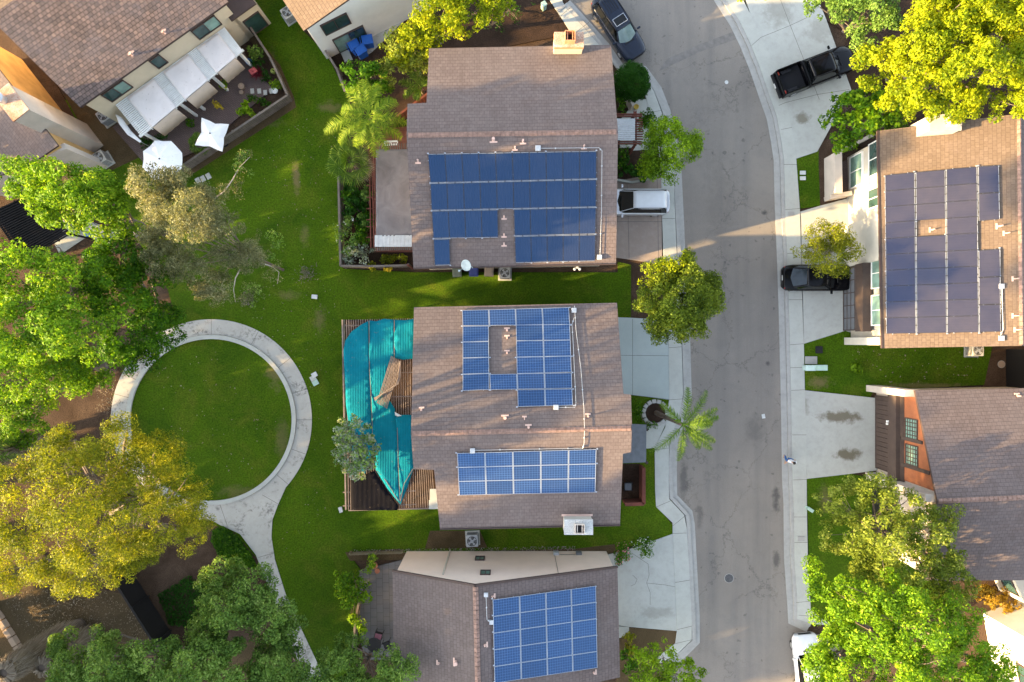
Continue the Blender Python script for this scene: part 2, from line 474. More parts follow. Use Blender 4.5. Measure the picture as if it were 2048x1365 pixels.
def leaf_mat(name, a, c, d, trans=0.42):
    """leaves: colour differs from leaf to leaf and carries crown shade, light passes through"""
    m = bpy.data.materials.new(name); m.use_nodes = True; nt = m.node_tree; nt.nodes.clear()
    at = nt.nodes.new('ShaderNodeAttribute'); at.attribute_name = 'leaf'
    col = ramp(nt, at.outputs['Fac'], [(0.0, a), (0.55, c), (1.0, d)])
    df = nt.nodes.new('ShaderNodeBsdfPrincipled'); df.inputs['Roughness'].default_value = 0.55; df.inputs['Specular IOR Level'].default_value = 0.15
    tr = nt.nodes.new('ShaderNodeBsdfTranslucent'); mx = nt.nodes.new('ShaderNodeMixShader'); mx.inputs[0].default_value = trans
    out = nt.nodes.new('ShaderNodeOutputMaterial')
    warm = mixc(nt, 1.0, col, (1.35, 1.25, 0.6), 'MULTIPLY')
    nt.links.new(col, df.inputs['Base Color']); nt.links.new(warm, tr.inputs['Color'])
    nt.links.new(df.outputs[0], mx.inputs[1]); nt.links.new(tr.outputs[0], mx.inputs[2]); nt.links.new(mx.outputs[0], out.inputs[0])
    return m

def panel_mat(name, cell, line, tint, nx, ny, lw, dusty):
    """glass over cells; grid lines from the 0..1 UV of each panel"""
    m, nt, b = new_mat(name); uv = coords(nt, 'UV')
    sep = nt.nodes.new('ShaderNodeSeparateXYZ'); nt.links.new(uv, sep.inputs[0])
    masks = []
    for o, n in (('X', nx), ('Y', ny)):
        if not n: continue
        fr = math_n(nt, 'FRACT', math_n(nt, 'MULTIPLY', sep.outputs[o], n), 0)
        ed = math_n(nt, 'ABSOLUTE', math_n(nt, 'SUBTRACT', fr, 0.5), 0)
        masks.append(math_n(nt, 'GREATER_THAN', ed, 0.5 - lw))
    k = masks[0] if len(masks) == 1 else math_n(nt, 'MAXIMUM', masks[0], masks[1])
    wp = world_pos(nt)
    cellc = mixc(nt, noise(nt, wp, 1.3, 3), cell, [x * 0.72 for x in cell])
    cellc = mixc(nt, math_n(nt, 'MULTIPLY', ramp(nt, noise(nt, wp, 18, 2), [(0.45, 0.0), (0.7, 1.0)]), 0.25), cellc, [x * 1.5 for x in cell])
    col = mixc(nt, k, cellc, line)
    col = mixc(nt, math_n(nt, 'MULTIPLY', noise(nt, wp, 0.7, 6, 0.7), dusty), col, (0.42, 0.34, 0.27))
    oi = nt.nodes.new('ShaderNodeObjectInfo')     # panels differ a little from one to the next
    col = mixc(nt, math_n(nt, 'MULTIPLY', oi.outputs['Random'], 0.38), col, (0.004, 0.008, 0.022))
    nt.links.new(col, b.inputs['Base Color'])
    b.inputs['Roughness'].default_value = 0.22; b.inputs['IOR'].default_value = 1.9
    b.inputs['Specular Tint'].default_value = c4(tint)
    b.inputs['Coat Weight'].default_value = 0.25; b.inputs['Coat Roughness'].default_value = 0.12
    return m

def glass_mat(name, c, rough=0.08):
    m, nt, b = new_mat(name); v = coords(nt)
    col = mixc(nt, ramp(nt, noise(nt, v, 1.2, 3), [(0.35, 0.0), (0.65, 1.0)]), [x * 0.6 for x in c], c)
    nt.links.new(col, b.inputs['Base Color']); b.inputs['Roughness'].default_value = rough; b.inputs['IOR'].default_value = 1.45
    b.inputs['Coat Weight'].default_value = 0.1
    return m

M = {}
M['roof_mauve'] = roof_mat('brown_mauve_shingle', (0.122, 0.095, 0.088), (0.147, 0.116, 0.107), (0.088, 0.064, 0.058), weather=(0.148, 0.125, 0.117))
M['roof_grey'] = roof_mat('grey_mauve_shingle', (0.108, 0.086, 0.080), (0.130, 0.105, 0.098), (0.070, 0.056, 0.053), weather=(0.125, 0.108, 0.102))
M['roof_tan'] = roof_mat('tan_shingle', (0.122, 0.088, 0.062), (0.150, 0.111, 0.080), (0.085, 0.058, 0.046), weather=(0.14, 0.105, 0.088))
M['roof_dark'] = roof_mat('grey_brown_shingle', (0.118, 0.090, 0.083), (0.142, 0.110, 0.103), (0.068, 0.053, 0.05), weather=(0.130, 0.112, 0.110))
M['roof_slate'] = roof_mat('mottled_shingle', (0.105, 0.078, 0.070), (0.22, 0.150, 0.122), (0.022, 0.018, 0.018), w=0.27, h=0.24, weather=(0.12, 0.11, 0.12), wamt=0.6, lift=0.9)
M['ridge'] = plain('ridge_tile', (0.215, 0.135, 0.108), 0.85, var=0.35, scale=5)
M['fascia'] = plain('dark_brown_fascia', (0.055, 0.035, 0.03), 0.7)
M['stucco_pink'] = stucco('pale_pink_stucco', (0.80, 0.66, 0.56), 0.08)
M['stucco_cream'] = stucco('cream_stucco', (0.56, 0.48, 0.35), 0.15)
M['stucco_white'] = stucco('white_stucco', (0.52, 0.49, 0.42), 0.2)
M['stucco_pale'] = stucco('pale_white_stucco', (0.78, 0.77, 0.72), 0.12)
M['stucco_warm_light'] = stucco('warm_light_stucco', (0.62, 0.39, 0.16), 0.35)  # beige wall with orange bounce light put into its colour
M['stucco_beige'] = stucco('beige_stucco', (0.52, 0.46, 0.40), 0.2)
M['siding'] = wood_mat('rust_orange_siding', (0.36, 0.135, 0.06), (0.27, 0.10, 0.05))
M['brown_trim'] = wood_mat('dark_brown_wood', (0.085, 0.062, 0.052), (0.06, 0.045, 0.04))
M['grass'] = grass_mat('lawn_grass', (0.030, 0.080, 0.0025), (0.068, 0.135, 0.004), (0.140, 0.155, 0.016), 0.16, [PXY(592, 355) + (.35, 1.3, .7), PXY(552, 740) + (.8, 1.6, .6), PXY(660, 215) + (1.0, .5, .5), PXY(565, 880) + (.6, 1.8, .4), PXY(480, 985) + (1.8, .6, .4), PXY(640, 640) + (.5, 1.2, .45), PXY(540, 150) + (.5, 2.2, .5), PXY(500, 245) + (2.6, .45, .5), PXY(610, 470) + (.4, .9, .4), PXY(300, 960) + (1.2, 1.2, .6), PXY(300, 700) + (.9, 1.3, .7), PXY(1640, 765) + (1.0, .45, .7), PXY(1850, 772) + (3.5, .25, .6), PXY(1650, 1000) + (.6, 1.2, .5), PXY(575, 590) + (1.0, .4, .4)])
M['grass_bright'] = grass_mat('bright_lawn_grass', (0.045, 0.105, 0.004), (0.085, 0.15, 0.006), (0.13, 0.16, 0.012), 0.35)
M['earth'] = earth_mat('bare_earth', (0.045, 0.028, 0.018), (0.095, 0.063, 0.043), (0.028, 0.018, 0.012))
M['dry_grass'] = earth_mat('dry_grass', (0.050, 0.036, 0.018), (0.115, 0.080, 0.044), (0.036, 0.032, 0.012), 0.3)
M['mulch_and_shade'] = earth_mat('dark_mulch_and_shade', (0.030, 0.019, 0.013), (0.055, 0.034, 0.024), (0.018, 0.012, 0.009), 0.9)
M['road'] = asphalt_mat('worn_asphalt', [PXY(1553, 1000) + (.35, 1.2, .8), PXY(1553, 1120) + (.3, .8, .7), PXY(1530, 426) + (.22, .22, .9), PXY(1536, 727) + (.2, .2, .8), PXY(1368, 960) + (.35, 1.6, .6), PXY(1400, 1030) + (.3, 1.0, .5), PXY(1510, 860) + (.9, 1.2, .35), PXY(1440, 400) + (1.2, 4, .2)])
M['asphalt_patch'] = plain('asphalt_patch', (0.165, 0.152, 0.140), 0.9, var=0.18, scale=2.5, bumpy=0.4)
M['concrete'] = concrete_mat('sidewalk_concrete', (0.43, 0.44, 0.405), (0.29, 0.285, 0.26), 0.5)
M['kerb'] = concrete_mat('kerb_concrete', (0.37, 0.365, 0.345), (0.20, 0.19, 0.18), 0.5)
M['drive'] = concrete_mat('driveway_concrete', (0.42, 0.43, 0.40), (0.27, 0.265, 0.24), 0.55, 0.0, [PXY(1605, 238) + (.6, .5, .75), PXY(1556, 20) + (1.3, 1.6, .35), PXY(1640, 60) + (1.3, 1.0, .3), PXY(1310, 1225) + (1.6, .5, .3)])
M['drive_oily'] = concrete_mat('oil_stained_driveway_concrete', (0.42, 0.43, 0.40), (0.27, 0.265, 0.24), 0.55, 0.0, [PXY(1682, 834) + (1.75, .5, .9), PXY(1695, 909) + (1.15, .5, .95), PXY(1608, 812) + (.4, .8, .4)])
M['beige_cloth'] = cloth_mat('beige_cloth', (0.50, 0.41, 0.33), var=0.1)
M['drive_blue'] = concrete_mat('cool_driveway_concrete', (0.37, 0.42, 0.41), (0.30, 0.34, 0.335), 0.4)
M['drive_brown'] = concrete_mat('brownish_driveway_concrete', (0.29, 0.235, 0.20), (0.38, 0.33, 0.30), 0.5)
M['path'] = concrete_mat('mottled_path_concrete', (0.44, 0.425, 0.385), (0.29, 0.27, 0.24), 0.45, speck=0.75)
M['joint'] = plain('joint_line', (0.10, 0.095, 0.085), 0.95)
M['paver_brown'] = paver_mat('brown_paver', (0.115, 0.080, 0.074), (0.14, 0.10, 0.09), (0.06, 0.045, 0.04), 0.25, 0.12, 0.6)
M['paver_grey'] = paver_mat('grey_paver', (0.125, 0.122, 0.125), (0.15, 0.145, 0.145), (0.05, 0.055, 0.04), 0.6, 0.45, 1.55)
M['tile_red'] = paver_mat('red_patio_tile', (0.20, 0.075, 0.05), (0.235, 0.09, 0.06), (0.10, 0.06, 0.05), 0.4, 0.4)
M['white_paint'] = plain('white_paint', (0.72, 0.73, 0.71), 0.55, var=0.08)
M['white_cloth'] = cloth_mat('off_white_cloth', (0.66, 0.62, 0.60), var=0.08)
M['umbrella'] = cloth_mat('white_umbrella_cloth', (0.78, 0.79, 0.79), var=0.05)
M['teal'] = cloth_mat('teal_shade_cloth', (0.003, 0.148, 0.205), seams=38.0, var=0.16)
M['grey_tarp'] = cloth_mat('grey_tarp', (0.19, 0.175, 0.175), var=0.25)
M['black_net'] = cloth_mat('black_shade_net', (0.006, 0.006, 0.009), seams=20, var=0.3)
M['slat'] = wood_mat('weathered_slat', (0.25, 0.205, 0.18), (0.14, 0.112, 0.10))
M['fence_wood'] = wood_mat('grey_fence_wood', (0.20, 0.175, 0.15), (0.12, 0.10, 0.085))
M['red_wood'] = wood_mat('redwood_stain', (0.17, 0.055, 0.04), (0.11, 0.04, 0.03))
M['black_wood'] = wood_mat('black_wood', (0.007, 0.006, 0.006), (0.012, 0.011, 0.011))
M['black'] = plain('black_plastic', (0.005, 0.005, 0.006), 0.7)
M['rubber'] = plain('tyre_rubber', (0.018, 0.018, 0.018), 0.85)
M['steel'] = plain('galvanised_steel', (0.55, 0.57, 0.58), 0.4, 0.6)
M['alu'] = plain('aluminium_frame', (0.34, 0.37, 0.42), 0.45, 0.2, var=0.05)
M['dark_frame'] = plain('dark_panel_frame', (0.05, 0.052, 0.06), 0.4, 0.3)
M['vent'] = plain('pink_painted_vent', (0.50, 0.345, 0.29), 0.7, var=0.12)
M['corrugated'] = plain('corrugated_sheet', (0.45, 0.47, 0.49), 0.5, var=0.12, scale=8)
M['white_sheet'] = plain('white_sheet', (0.50, 0.51, 0.50), 0.5, var=0.12, scale=5)
M['mono'] = panel_mat('black_mono_panel', (0.012, 0.022, 0.046), (0.006, 0.010, 0.022), (0.10, 0.42, 1.0), 6, 0, 0.045, 0.05)
M['mono_wide'] = panel_mat('black_mono_panel_lying', (0.026, 0.026, 0.031), (0.014, 0.014, 0.017), (0.08, 0.36, 1.0), 0, 6, 0.04, 0.12)
M['poly'] = panel_mat('blue_cell_panel', (0.006, 0.030, 0.098), (0.075, 0.145, 0.29), (0.2, 0.5, 1.0), 10, 6, 0.05, 0.06)
M['window'] = glass_mat('window_glass', (0.035, 0.075, 0.070))
M['window_pale'] = glass_mat('pale_window_glass', (0.20, 0.33, 0.28), 0.2)
M['car_glass'] = glass_mat('car_glass', (0.003, 0.004, 0.005), 0.05)
M['car_glass_pale'] = glass_mat('sunshade_windscreen', (0.22, 0.31, 0.30), 0.15)
M['paint_navy'] = plain('navy_car_paint', (0.008, 0.014, 0.030), 0.25, 0.0, var=0.1, coat=0.25, spec=0.25)
M['paint_black'] = plain('black_car_paint', (0.002, 0.002, 0.003), 0.2, 0.0, var=0.1, coat=0.15, spec=0.15)
M['paint_white'] = plain('white_car_paint', (0.60, 0.62, 0.65), 0.3, 0.0, var=0.04, coat=0.8)
M['paint_silver'] = plain('silver_car_paint', (0.50, 0.52, 0.56), 0.3, 0.35, var=0.05, coat=0.8)
M['lamp_red'] = plain('red_lamp', (0.35, 0.02, 0.02), 0.25, coat=0.6)
M['lamp_clear'] = plain('clear_lamp', (0.62, 0.64, 0.66), 0.2, coat=0.6)
M['rim'] = plain('alloy_rim', (0.45, 0.46, 0.47), 0.35, 0.7)
M['bed_liner'] = plain('bed_liner', (0.007, 0.008, 0.012), 0.8)
M['bin_blue'] = plain('blue_bin_plastic', (0.012, 0.085, 0.36), 0.5, var=0.1)
M['bin_navy'] = plain('dark_blue_bin_plastic', (0.035, 0.05, 0.18), 0.55, var=0.15)
M['bin_grey'] = plain('grey_bin_plastic', (0.11, 0.12, 0.135), 0.6)
M['bin_green'] = plain('grey_green_bin_plastic', (0.13, 0.145, 0.10), 0.6)
M['bin_tan'] = plain('tan_bin_plastic', (0.28, 0.215, 0.15), 0.6)
M['unit_beige'] = plain('beige_unit_metal', (0.47, 0.45, 0.40), 0.55)
M['unit_grey'] = plain('grey_unit_metal', (0.38, 0.40, 0.42), 0.55)
M['box_green'] = plain('pale_green_box', (0.33, 0.47, 0.40), 0.55)
M['dish'] = plain('dish_grey', (0.33, 0.40, 0.42), 0.5)
M['terracotta'] = plain('terracotta', (0.40, 0.16, 0.09), 0.85)
M['chimney_orange'] = plain('orange_metal', (0.52, 0.23, 0.11), 0.6, var=0.25)
M['rust'] = earth_mat('rust_stained_cap', (0.36, 0.17, 0.09), (0.55, 0.44, 0.36), (0.30, 0.13, 0.07), 1.2)
M['soot'] = earth_mat('sooty_cap', (0.38, 0.39, 0.38), (0.52, 0.53, 0.52), (0.22, 0.22, 0.22), 1.2)
M['bark'] = wood_mat('grey_bark', (0.20, 0.165, 0.135), (0.12, 0.095, 0.075))
M['bark_pale'] = wood_mat('pale_bark', (0.42, 0.37, 0.33), (0.30, 0.25, 0.21))
M['bark_palm'] = wood_mat('palm_bark', (0.17, 0.135, 0.105), (0.10, 0.075, 0.06))
M['stone'] = concrete_mat('tan_block_stone', (0.36, 0.27, 0.20), (0.22, 0.16, 0.12), 0.5)
M['cushion'] = plain('pink_cushion', (0.45, 0.20, 0.27), 0.9)
M['skin'] = plain('skin', (0.42, 0.25, 0.17), 0.6, var=0.05)
M['shirt'] = plain('white_shirt', (0.72, 0.73, 0.74), 0.85, var=0.06)
M['jeans'] = plain('blue_trousers', (0.03, 0.11, 0.30), 0.85)
M['hair'] = plain('dark_hair', (0.018, 0.013, 0.011), 0.7)
M['shoe'] = plain('tan_shoe', (0.33, 0.19, 0.10), 0.7)

# ------------------------------------------------------------------ the setting: ground, lawns, road, pavements, drives
def sheet(name, px, z0, z1, mat):
    return struct(name, MB().prism(pts(px), z0, z1), mat)

def strip_poly(outer, inner):
    return outer + inner[::-1]

def joints(parent, lines, z, w=0.025):
    mb = MB()
    for ln in lines:
        for a, b in zip(ln, ln[1:]):
            p, q = P(*a), P(*b); d = (q - p).normalized(); s = Vector((-d.y, d.x, 0)) * w / 2
            p.z = q.z = z; p -= d * 0.002
            mb.face([p - s, q - s, q + s, p + s])
    o = mb.build('joint', M['joint'], parent)
    return o

struct('ground', MB().prism([(-900, -900), (900, -900), (900, 900), (-900, 900)], -0.5, -0.12), M['earth'])

lawn_px = [(470, -60), (565, -60), (607, 62), (655, 112), (700, 200), (688, 370), (686, 538), (830, 545), (1236, 545), (1236, 524), (1262, 530), (1262, 640),
           (1236, 790), (1340, 790), (1348, 860), (1310, 1060), (1232, 1100), (1150, 1110), (700, 1112), (728, 1150), (716, 1290), (700, 1430), (640, 1430), (590, 1320), (520, 1120), (425, 1046),
           (318, 1000), (236, 900), (226, 790), (300, 660), (352, 640), (330, 560), (240, 430), (210, 345), (130, 200), (210, 200), (290, 300), (385, 338), (585, 195), (560, 130), (500, 60)]
sheet('lawn', lawn_px, -0.3, 0.0, M['grass'])
sheet('lawn', [(1255, 905), (1312, 905), (1312, 1012), (1345, 1050), (1345, 1072), (1232, 1100), (1225, 1070), (1244, 1060), (1244, 1004), (1284, 1004), (1284, 925)], -0.2, 0.006, M['grass_bright'])
sheet('lawn', [(1590, 292), (1637, 284), (1637, 330), (1640, 412), (1598, 418)], -0.3, 0.02, M['grass'])
sheet('lawn', [(1607, 688), (1690, 662), (1772, 680), (1985, 690), (1968, 770), (1746, 783), (1740, 795), (1609, 780)], -0.3, 0.02, M['grass'])
sheet('lawn', [(1613, 958), (1700, 948), (1760, 960), (1880, 1010), (1900, 1160), (1800, 1300), (1660, 1252), (1621, 1222)], -0.3, 0.02, M['grass'])
# bare and planted earth
sheet('earth', [(215, 345), (130, 200), (40, 40), (-60, -40), (-60, 560), (240, 560), (240, 420)], -0.3, -0.012, M['earth'])
sheet('earth', [(128, 190), (215, 345), (290, 310), (235, 235)], -0.2, 0.004, M['dry_grass'])
sheet('bank', [(-60, 1070), (120, 1120), (300, 1060), (425, 1046), (470, 1066), (520, 1120), (560, 1240), (600, 1420), (-60, 1420)], -0.3, -0.006, M['dry_grass'])
sheet('earth', [(205, 1180), (260, 1095), (425, 1050), (470, 1066), (515, 1120), (560, 1240), (420, 1330), (330, 1255), (300, 1200)], -0.2, 0.004, M['earth'])
sheet('earth', [(655, 112), (700, 205), (760, 300), (860, 260), (860, 95), (1000, 96), (1140, 68), (1096, -20), (850, -20), (780, 60)], -0.3, -0.004, M['mulch_and_shade'])
sheet('earth', [(1700, 70), (1652, 40), (1600, -40), (2200, -40), (2200, 300), (1760, 300), (1680, 290), (1652, 180)], -0.3, 0.0, M['mulch_and_shade'])
sheet('earth', [(1636, 284), (1690, 270), (1700, 330), (1660, 420), (1640, 412)], -0.3, 0.012, M['earth'])
sheet('earth', [(1968, 690), (2100, 690), (2100, 776), (1966, 776)], -0.3, 0.012, M['earth'])
sheet('earth', [(1225, 150), (1262, 130), (1290, 150), (1290, 215), (1262, 225), (1240, 225)], -0.2, 0.03, M['mulch_and_shade'])
sheet('earth', [(1225, 300), (1290, 300), (1330, 360), (1262, 368), (1225, 362)], -0.2, 0.03, M['mulch_and_shade'])
sheet('earth', [(1240, 790), (1340, 790), (1338, 852), (1240, 870)], -0.2, 0.012, M['grass'])
sheet('earth', [(1240, 1255), (1355, 1262), (1350, 1300), (1330, 1430), (1230, 1430)], -0.3, 0.0, M['dry_grass'])
sheet('earth', [(684, 362), (745, 362), (760, 500), (830, 505), (830, 536), (690, 536)], -0.2, 0.008, M['mulch_and_shade'])
sheet('earth', [(820, 205), (862, 100), (862, 215), (830, 260)], -0.2, 0.004, M['mulch_and_shade'])
sheet('earth', [(690, 1105), (800, 1098), (800, 1106), (1150, 1098), (1260, 1085), (1230, 1112), (700, 1122)], -0.2, 0.004, M['dry_grass'])
sheet('earth', [(860, 1062), (960, 1062), (975, 1096), (850, 1098)], -0.2, 0.006, M['dry_grass'])
sheet('earth', [(500, 60), (560, 130), (588, 195), (592, 215), (380, 352), (370, 345), (575, 195), (545, 135), (482, 60)], -0.2, 0.004, M['dry_grass'])
# asphalt road, its left edge steps in and out with the kerb
road_left = [(1060, -140), (1140, 0), (1180, 44), (1218, 87), (1246, 128), (1292, 132), (1323, 174), (1341, 220), (1354, 280), (1363, 331), (1369, 454), (1373, 560), (1381, 685), (1384, 793), (1368, 850), (1356, 885), (1354, 940), (1355, 991),
             (1385, 1022), (1390, 1048), (1395, 1140), (1400, 1234), (1400, 1287), (1369, 1318), (1330, 1345), (1300, 1460)]
road_right = [(1380, -140), (1428, 0), (1461, 51), (1482, 95), (1500, 140), (1519, 195), (1534, 238), (1542, 280), (1548, 321), (1550, 407), (1554, 500), (1558, 620), (1562, 783), (1565, 959), (1567.7, 1008), (1569, 1121), (1575, 1206), (1577.5, 1248), (1614, 1265), (1680, 1280), (1700, 1460)]
sheet('road', strip_poly(road_left, road_right), -0.115, -0.075, M['road'])
sheet('asphalt_patch', [(1318, 142), (1334, 118), (1400, 88), (1470, 62), (1478, 76), (1400, 104)], -0.09, -0.071, M['asphalt_patch'])

def off_line(ln, d):
    out = []
    for i, p in enumerate(ln):
        a, b = Vector(ln[max(i - 1, 0)]), Vector(ln[min(i + 1, len(ln) - 1)])
        t = (b - a).normalized(); out.append((p[0] - t.y * d, p[1] + t.x * d))
    return out
# kerbs: a low gutter lip and the kerb proper
kl = road_left[1:-1]; kr = road_right[1:-2]
struct('kerb', MB().prism(pts(strip_poly(kl, off_line(kl, 9))), -0.115, -0.05), M['kerb'])
struct('kerb', MB().prism(pts(strip_poly(off_line(kl, 9.3), off_line(kl, 17))), -0.115, 0.055), M['kerb'])
struct('kerb', MB().prism(pts(strip_poly(kr, off_line(kr, -12))), -0.115, -0.05), M['kerb'])
struct('kerb', MB().prism(pts(strip_poly(off_line(kr, -12.3), off_line(kr, -19))), -0.115, 0.04), M['kerb'])
# pavements
ra = off_line(kr, -19.3)
rb = [(1475, -20), (1500, 29), (1521, 76), (1538, 110), (1551, 142), (1562, 178), (1571, 206), (1580, 246), (1587, 281), (1592, 321), (1599, 418), (1604, 608), (1607, 688), (1609, 780), (1612, 880), (1613, 1008), (1615, 1121), (1621, 1220), (1662, 1251)]
w_r = struct('sidewalk', MB().prism(pts(ra[:1] + ra[1:] + rb[::-1]), -0.115, 0.06), M['concrete'])
joints(w_r, [[(1503, 92), (1521, 76)], [(1557, 212), (1571, 206)], [(1562, 260), (1583, 256)], [(1567, 330), (1593, 330)], [(1570, 420), (1599, 418)], [(1574, 508), (1601, 506)], [(1577, 600), (1604, 600)], [(1579, 690), (1607, 688)], [(1580, 736), (1608, 735)], [(1582, 781), (1609, 780)],
             [(1584, 870), (1612, 870)], [(1586, 960), (1613, 959)], [(1587, 1034), (1613, 1034)], [(1588, 1085), (1615, 1085)], [(1592, 1205), (1620, 1202)], [(1596, 1230), (1640, 1234)]], 0.064)
sl = off_line(kl, 17.3)
sa = [p for p in sl if p[1] <= 130]
w_a = struct('sidewalk', MB().prism(pts([(1121, -10)] + [p for p in sl if -5 <= p[1] < 100][0:4] + [(1226, 130), (1160, 92), (1140, 63), (1092, -10)]), -0.115, 0.06), M['concrete'])
joints(w_a, [[(1118, 36), (1143, 14)], [(1146, 70), (1180, 44)]], 0.064)
w_b = struct('sidewalk', MB().prism(pts([(1262, 144), (1286, 149), (1308, 184), (1324, 228), (1338, 285), (1346, 334), (1351, 454), (1355, 560), (1363, 690), (1366, 790), (1356, 836), (1338, 884), (1337, 940), (1338, 998), (1368, 1030), (1373, 1056), (1378, 1140), (1383, 1236), (1383, 1280), (1356, 1306), (1315, 1330),
                                           (1310, 1318), (1350, 1287), (1354, 1259), (1345, 1067), (1345, 1046), (1312, 1014), (1310, 980), (1309, 896), (1330, 855), (1338, 800), (1337, 696), (1328, 560), (1324, 438), (1322, 350), (1316, 290), (1300, 228), (1290, 190), (1280, 160)]), -0.115, 0.06), M['concrete'])
joints(w_b, [[(1324, 438), (1350, 438)], [(1328, 560), (1355, 558)], [(1337, 696), (1363, 694)], [(1338, 800), (1366, 798)], [(1309, 900), (1338, 896)], [(1312, 1014), (1345, 1000)], [(1345, 1052), (1372, 1030)], [(1345, 1067), (1373, 1066)], [(1350, 1165), (1379, 1160)], [(1354, 1259), (1383, 1252)], [(1350, 1287), (1384, 1279)], [(1300, 226), (1322, 222)], [(1316, 290), (1337, 288)]], 0.064)
# drives and paths
d1 = sheet('driveway', [(1228, 364), (1322, 346), (1324, 530), (1290, 524), (1234, 516), (1228, 516)], -0.2, 0.045, M['drive_brown'])
joints(d1, [[(1234, 366), (1254, 368), (1256, 436), (1258, 516)], [(1234, 444), (1324, 444)], [(1314, 352), (1317, 528)]], 0.049)
d2 = sheet('driveway', [(1200, 634), (1262, 636), (1328, 640), (1337, 696), (1338, 800), (1262, 790), (1200, 782)], -0.2, 0.045, M['drive_blue'])
joints(d2, [[(1265, 638), (1265, 790)], [(1240, 711), (1337, 712)], [(1200, 783), (1338, 799)]], 0.049)
d3 = sheet('driveway', [(1205, 1112), (1262, 1098), (1345, 1068), (1354, 1262), (1260, 1254), (1205, 1246)], -0.2, 0.045, M['drive'])
cracks = [[(1263, 1106), (1296, 1128), (1298, 1150), (1293, 1166), (1300, 1185), (1300, 1210)], [(1265, 1150), (1274, 1159), (1270, 1168), (1262, 1172)], [(1293, 1166), (1330, 1170), (1352, 1174)]]
joints(d3, cracks, 0.049, 0.02)
d4 = sheet('driveway', [(1475, -60), (1500, 29), (1571, 206), (1592, 318), (1634, 304), (1702, 180), (1652, 40), (1610, -60)], -0.2, 0.05, M['drive'])
joints(d4, [[(1521, 76), (1580, 52), (1614, 36)], [(1560, 0), (1580, 52), (1606, 118), (1630, 180), (1638, 200)], [(1571, 206), (1634, 190), (1698, 180)], [(1528, -30), (1560, 0)]], 0.054)
d5 = sheet('driveway', [(1602, 432), (1690, 410), (1760, 410), (1760, 684), (1690, 662), (1607, 688), (1604, 560)], -0.2, 0.05, M['drive'])
joints(d5, [[(1600, 506), (1700, 504)], [(1604, 560), (1607, 686)]], 0.054)
d6 = sheet('driveway', [(1609, 781), (1747, 796), (1775, 800), (1775, 938), (1700, 948), (1613, 958), (1612, 880)], -0.2, 0.05, M['drive_oily'])
# straw coloured path across the entry of the house with the west facing roof
sheet('garden_path', [(1600, 424), (1640, 412), (1700, 396), (1705, 410), (1602, 434)], -0.2, 0.046, M['concrete'])
sheet('garden_path', [(1240, 246), (1300, 246), (1300, 300), (1262, 302), (1262, 296), (1240, 296)], -0.2, 0.04, M['concrete'])
sheet('garden_path', [(1278, 196), (1293, 200), (1300, 228), (1262, 246), (1240, 240), (1262, 215)], -0.2, 0.036, M['concrete'])
sheet('garden_path', [(1288, 858), (1310, 846), (1334, 842), (1310, 896), (1288, 898)], -0.2, 0.036, M['concrete'])
sheet('garden_path', [(1210, 1252), (1258, 1254), (1258, 1268), (1240, 1276), (1210, 1276)], -0.2, 0.03, M['concrete'])
# ring path with a raised inner edge and a tail running out of the picture
cx, cy = 423, 840
ring = []
for i in range(97):
    a = math.radians(58 + i * (360 - 0) / 96)
    ring.append(a)
def circ(r, a): return (cx + r * math.cos(a), cy + r * math.sin(a))
rp = MB()
for a, b in zip(ring, ring[1:]):
    rp.prism(pts([circ(201, a), circ(201, b), circ(170.3, b), circ(170.3, a)]), -0.2, 0.03)
tail_l = [(405, 1030), (440, 1050), (480, 1068), (512, 1110), (540, 1182), (565, 1250), (600, 1330), (630, 1420)]
tail_r = [(575, 968), (556, 1010), (545, 1040), (543, 1075), (550, 1120), (572, 1190), (600, 1252), (632, 1320), (668, 1420)]
pth = struct('garden_path', rp, M['path'])
tail_poly = tail_l + tail_r[::-1]
struct('garden_path', MB().prism(pts(tail_poly), -0.2, 0.034), M['path'])
joints(pth, [[circ(201, a), circ(171, a)] for a in (math.radians(x) for x in (-152, -118, -90, -62, -38, -18, 0, 20, 40, 165, 195))], 0.036)
joints(pth, [[(440, 1008), (455, 1052)], [(517, 1115), (549, 1106)], [(525, 990), (560, 1010)], [(540, 1180), (566, 1166)], [(590, 1310), (622, 1296)]], 0.040)
kb = MB()
for a, b in zip(ring, ring[1:]):
    kb.prism(pts([circ(169.8, a), circ(169.8, b), circ(161.5, b), circ(161.5, a)]), -0.2, 0.14)
struct('kerb', kb, M['concrete'])
# patio floors
sheet('patio_floor', [(225, 255), (300, 195), (470, 80), (520, 150), (545, 178), (400, 300), (300, 340)], -0.2, 0.02, M['paver_brown'])
sheet('patio_floor', [(718, 1142), (806, 1120), (806, 1320), (735, 1320), (722, 1290)], -0.2, 0.02, M['paver_grey'])
sheet('patio_floor', [(742, 262), (840, 250), (840, 505), (748, 505)], -0.2, 0.02, M['tile_red'])
sheet('patio_floor', [(690, 640), (880, 640), (880, 1018), (695, 1018)], -0.2, 0.02, M['mulch_and_shade'])  # dark floor colour stands for the shade under the slatted cover
sheet('patio_floor', [(60, 440), (175, 440), (240, 468), (205, 500), (180, 470), (120, 510), (100, 470)], -0.2, 0.02, M['concrete'])
sheet('patio_floor', [(705, 90), (770, 36), (830, 0), (850, 8), (800, 50), (745, 104), (720, 120)], -0.2, 0.02, M['path'])
struct('step', MB().prism(pts([(676, 92), (690, 84), (706, 120), (690, 126)]), 0, 0.1), M['concrete'])
M['plank'] = wood_mat('mossy_plank', (0.16, 0.125, 0.06), (0.22, 0.19, 0.13))

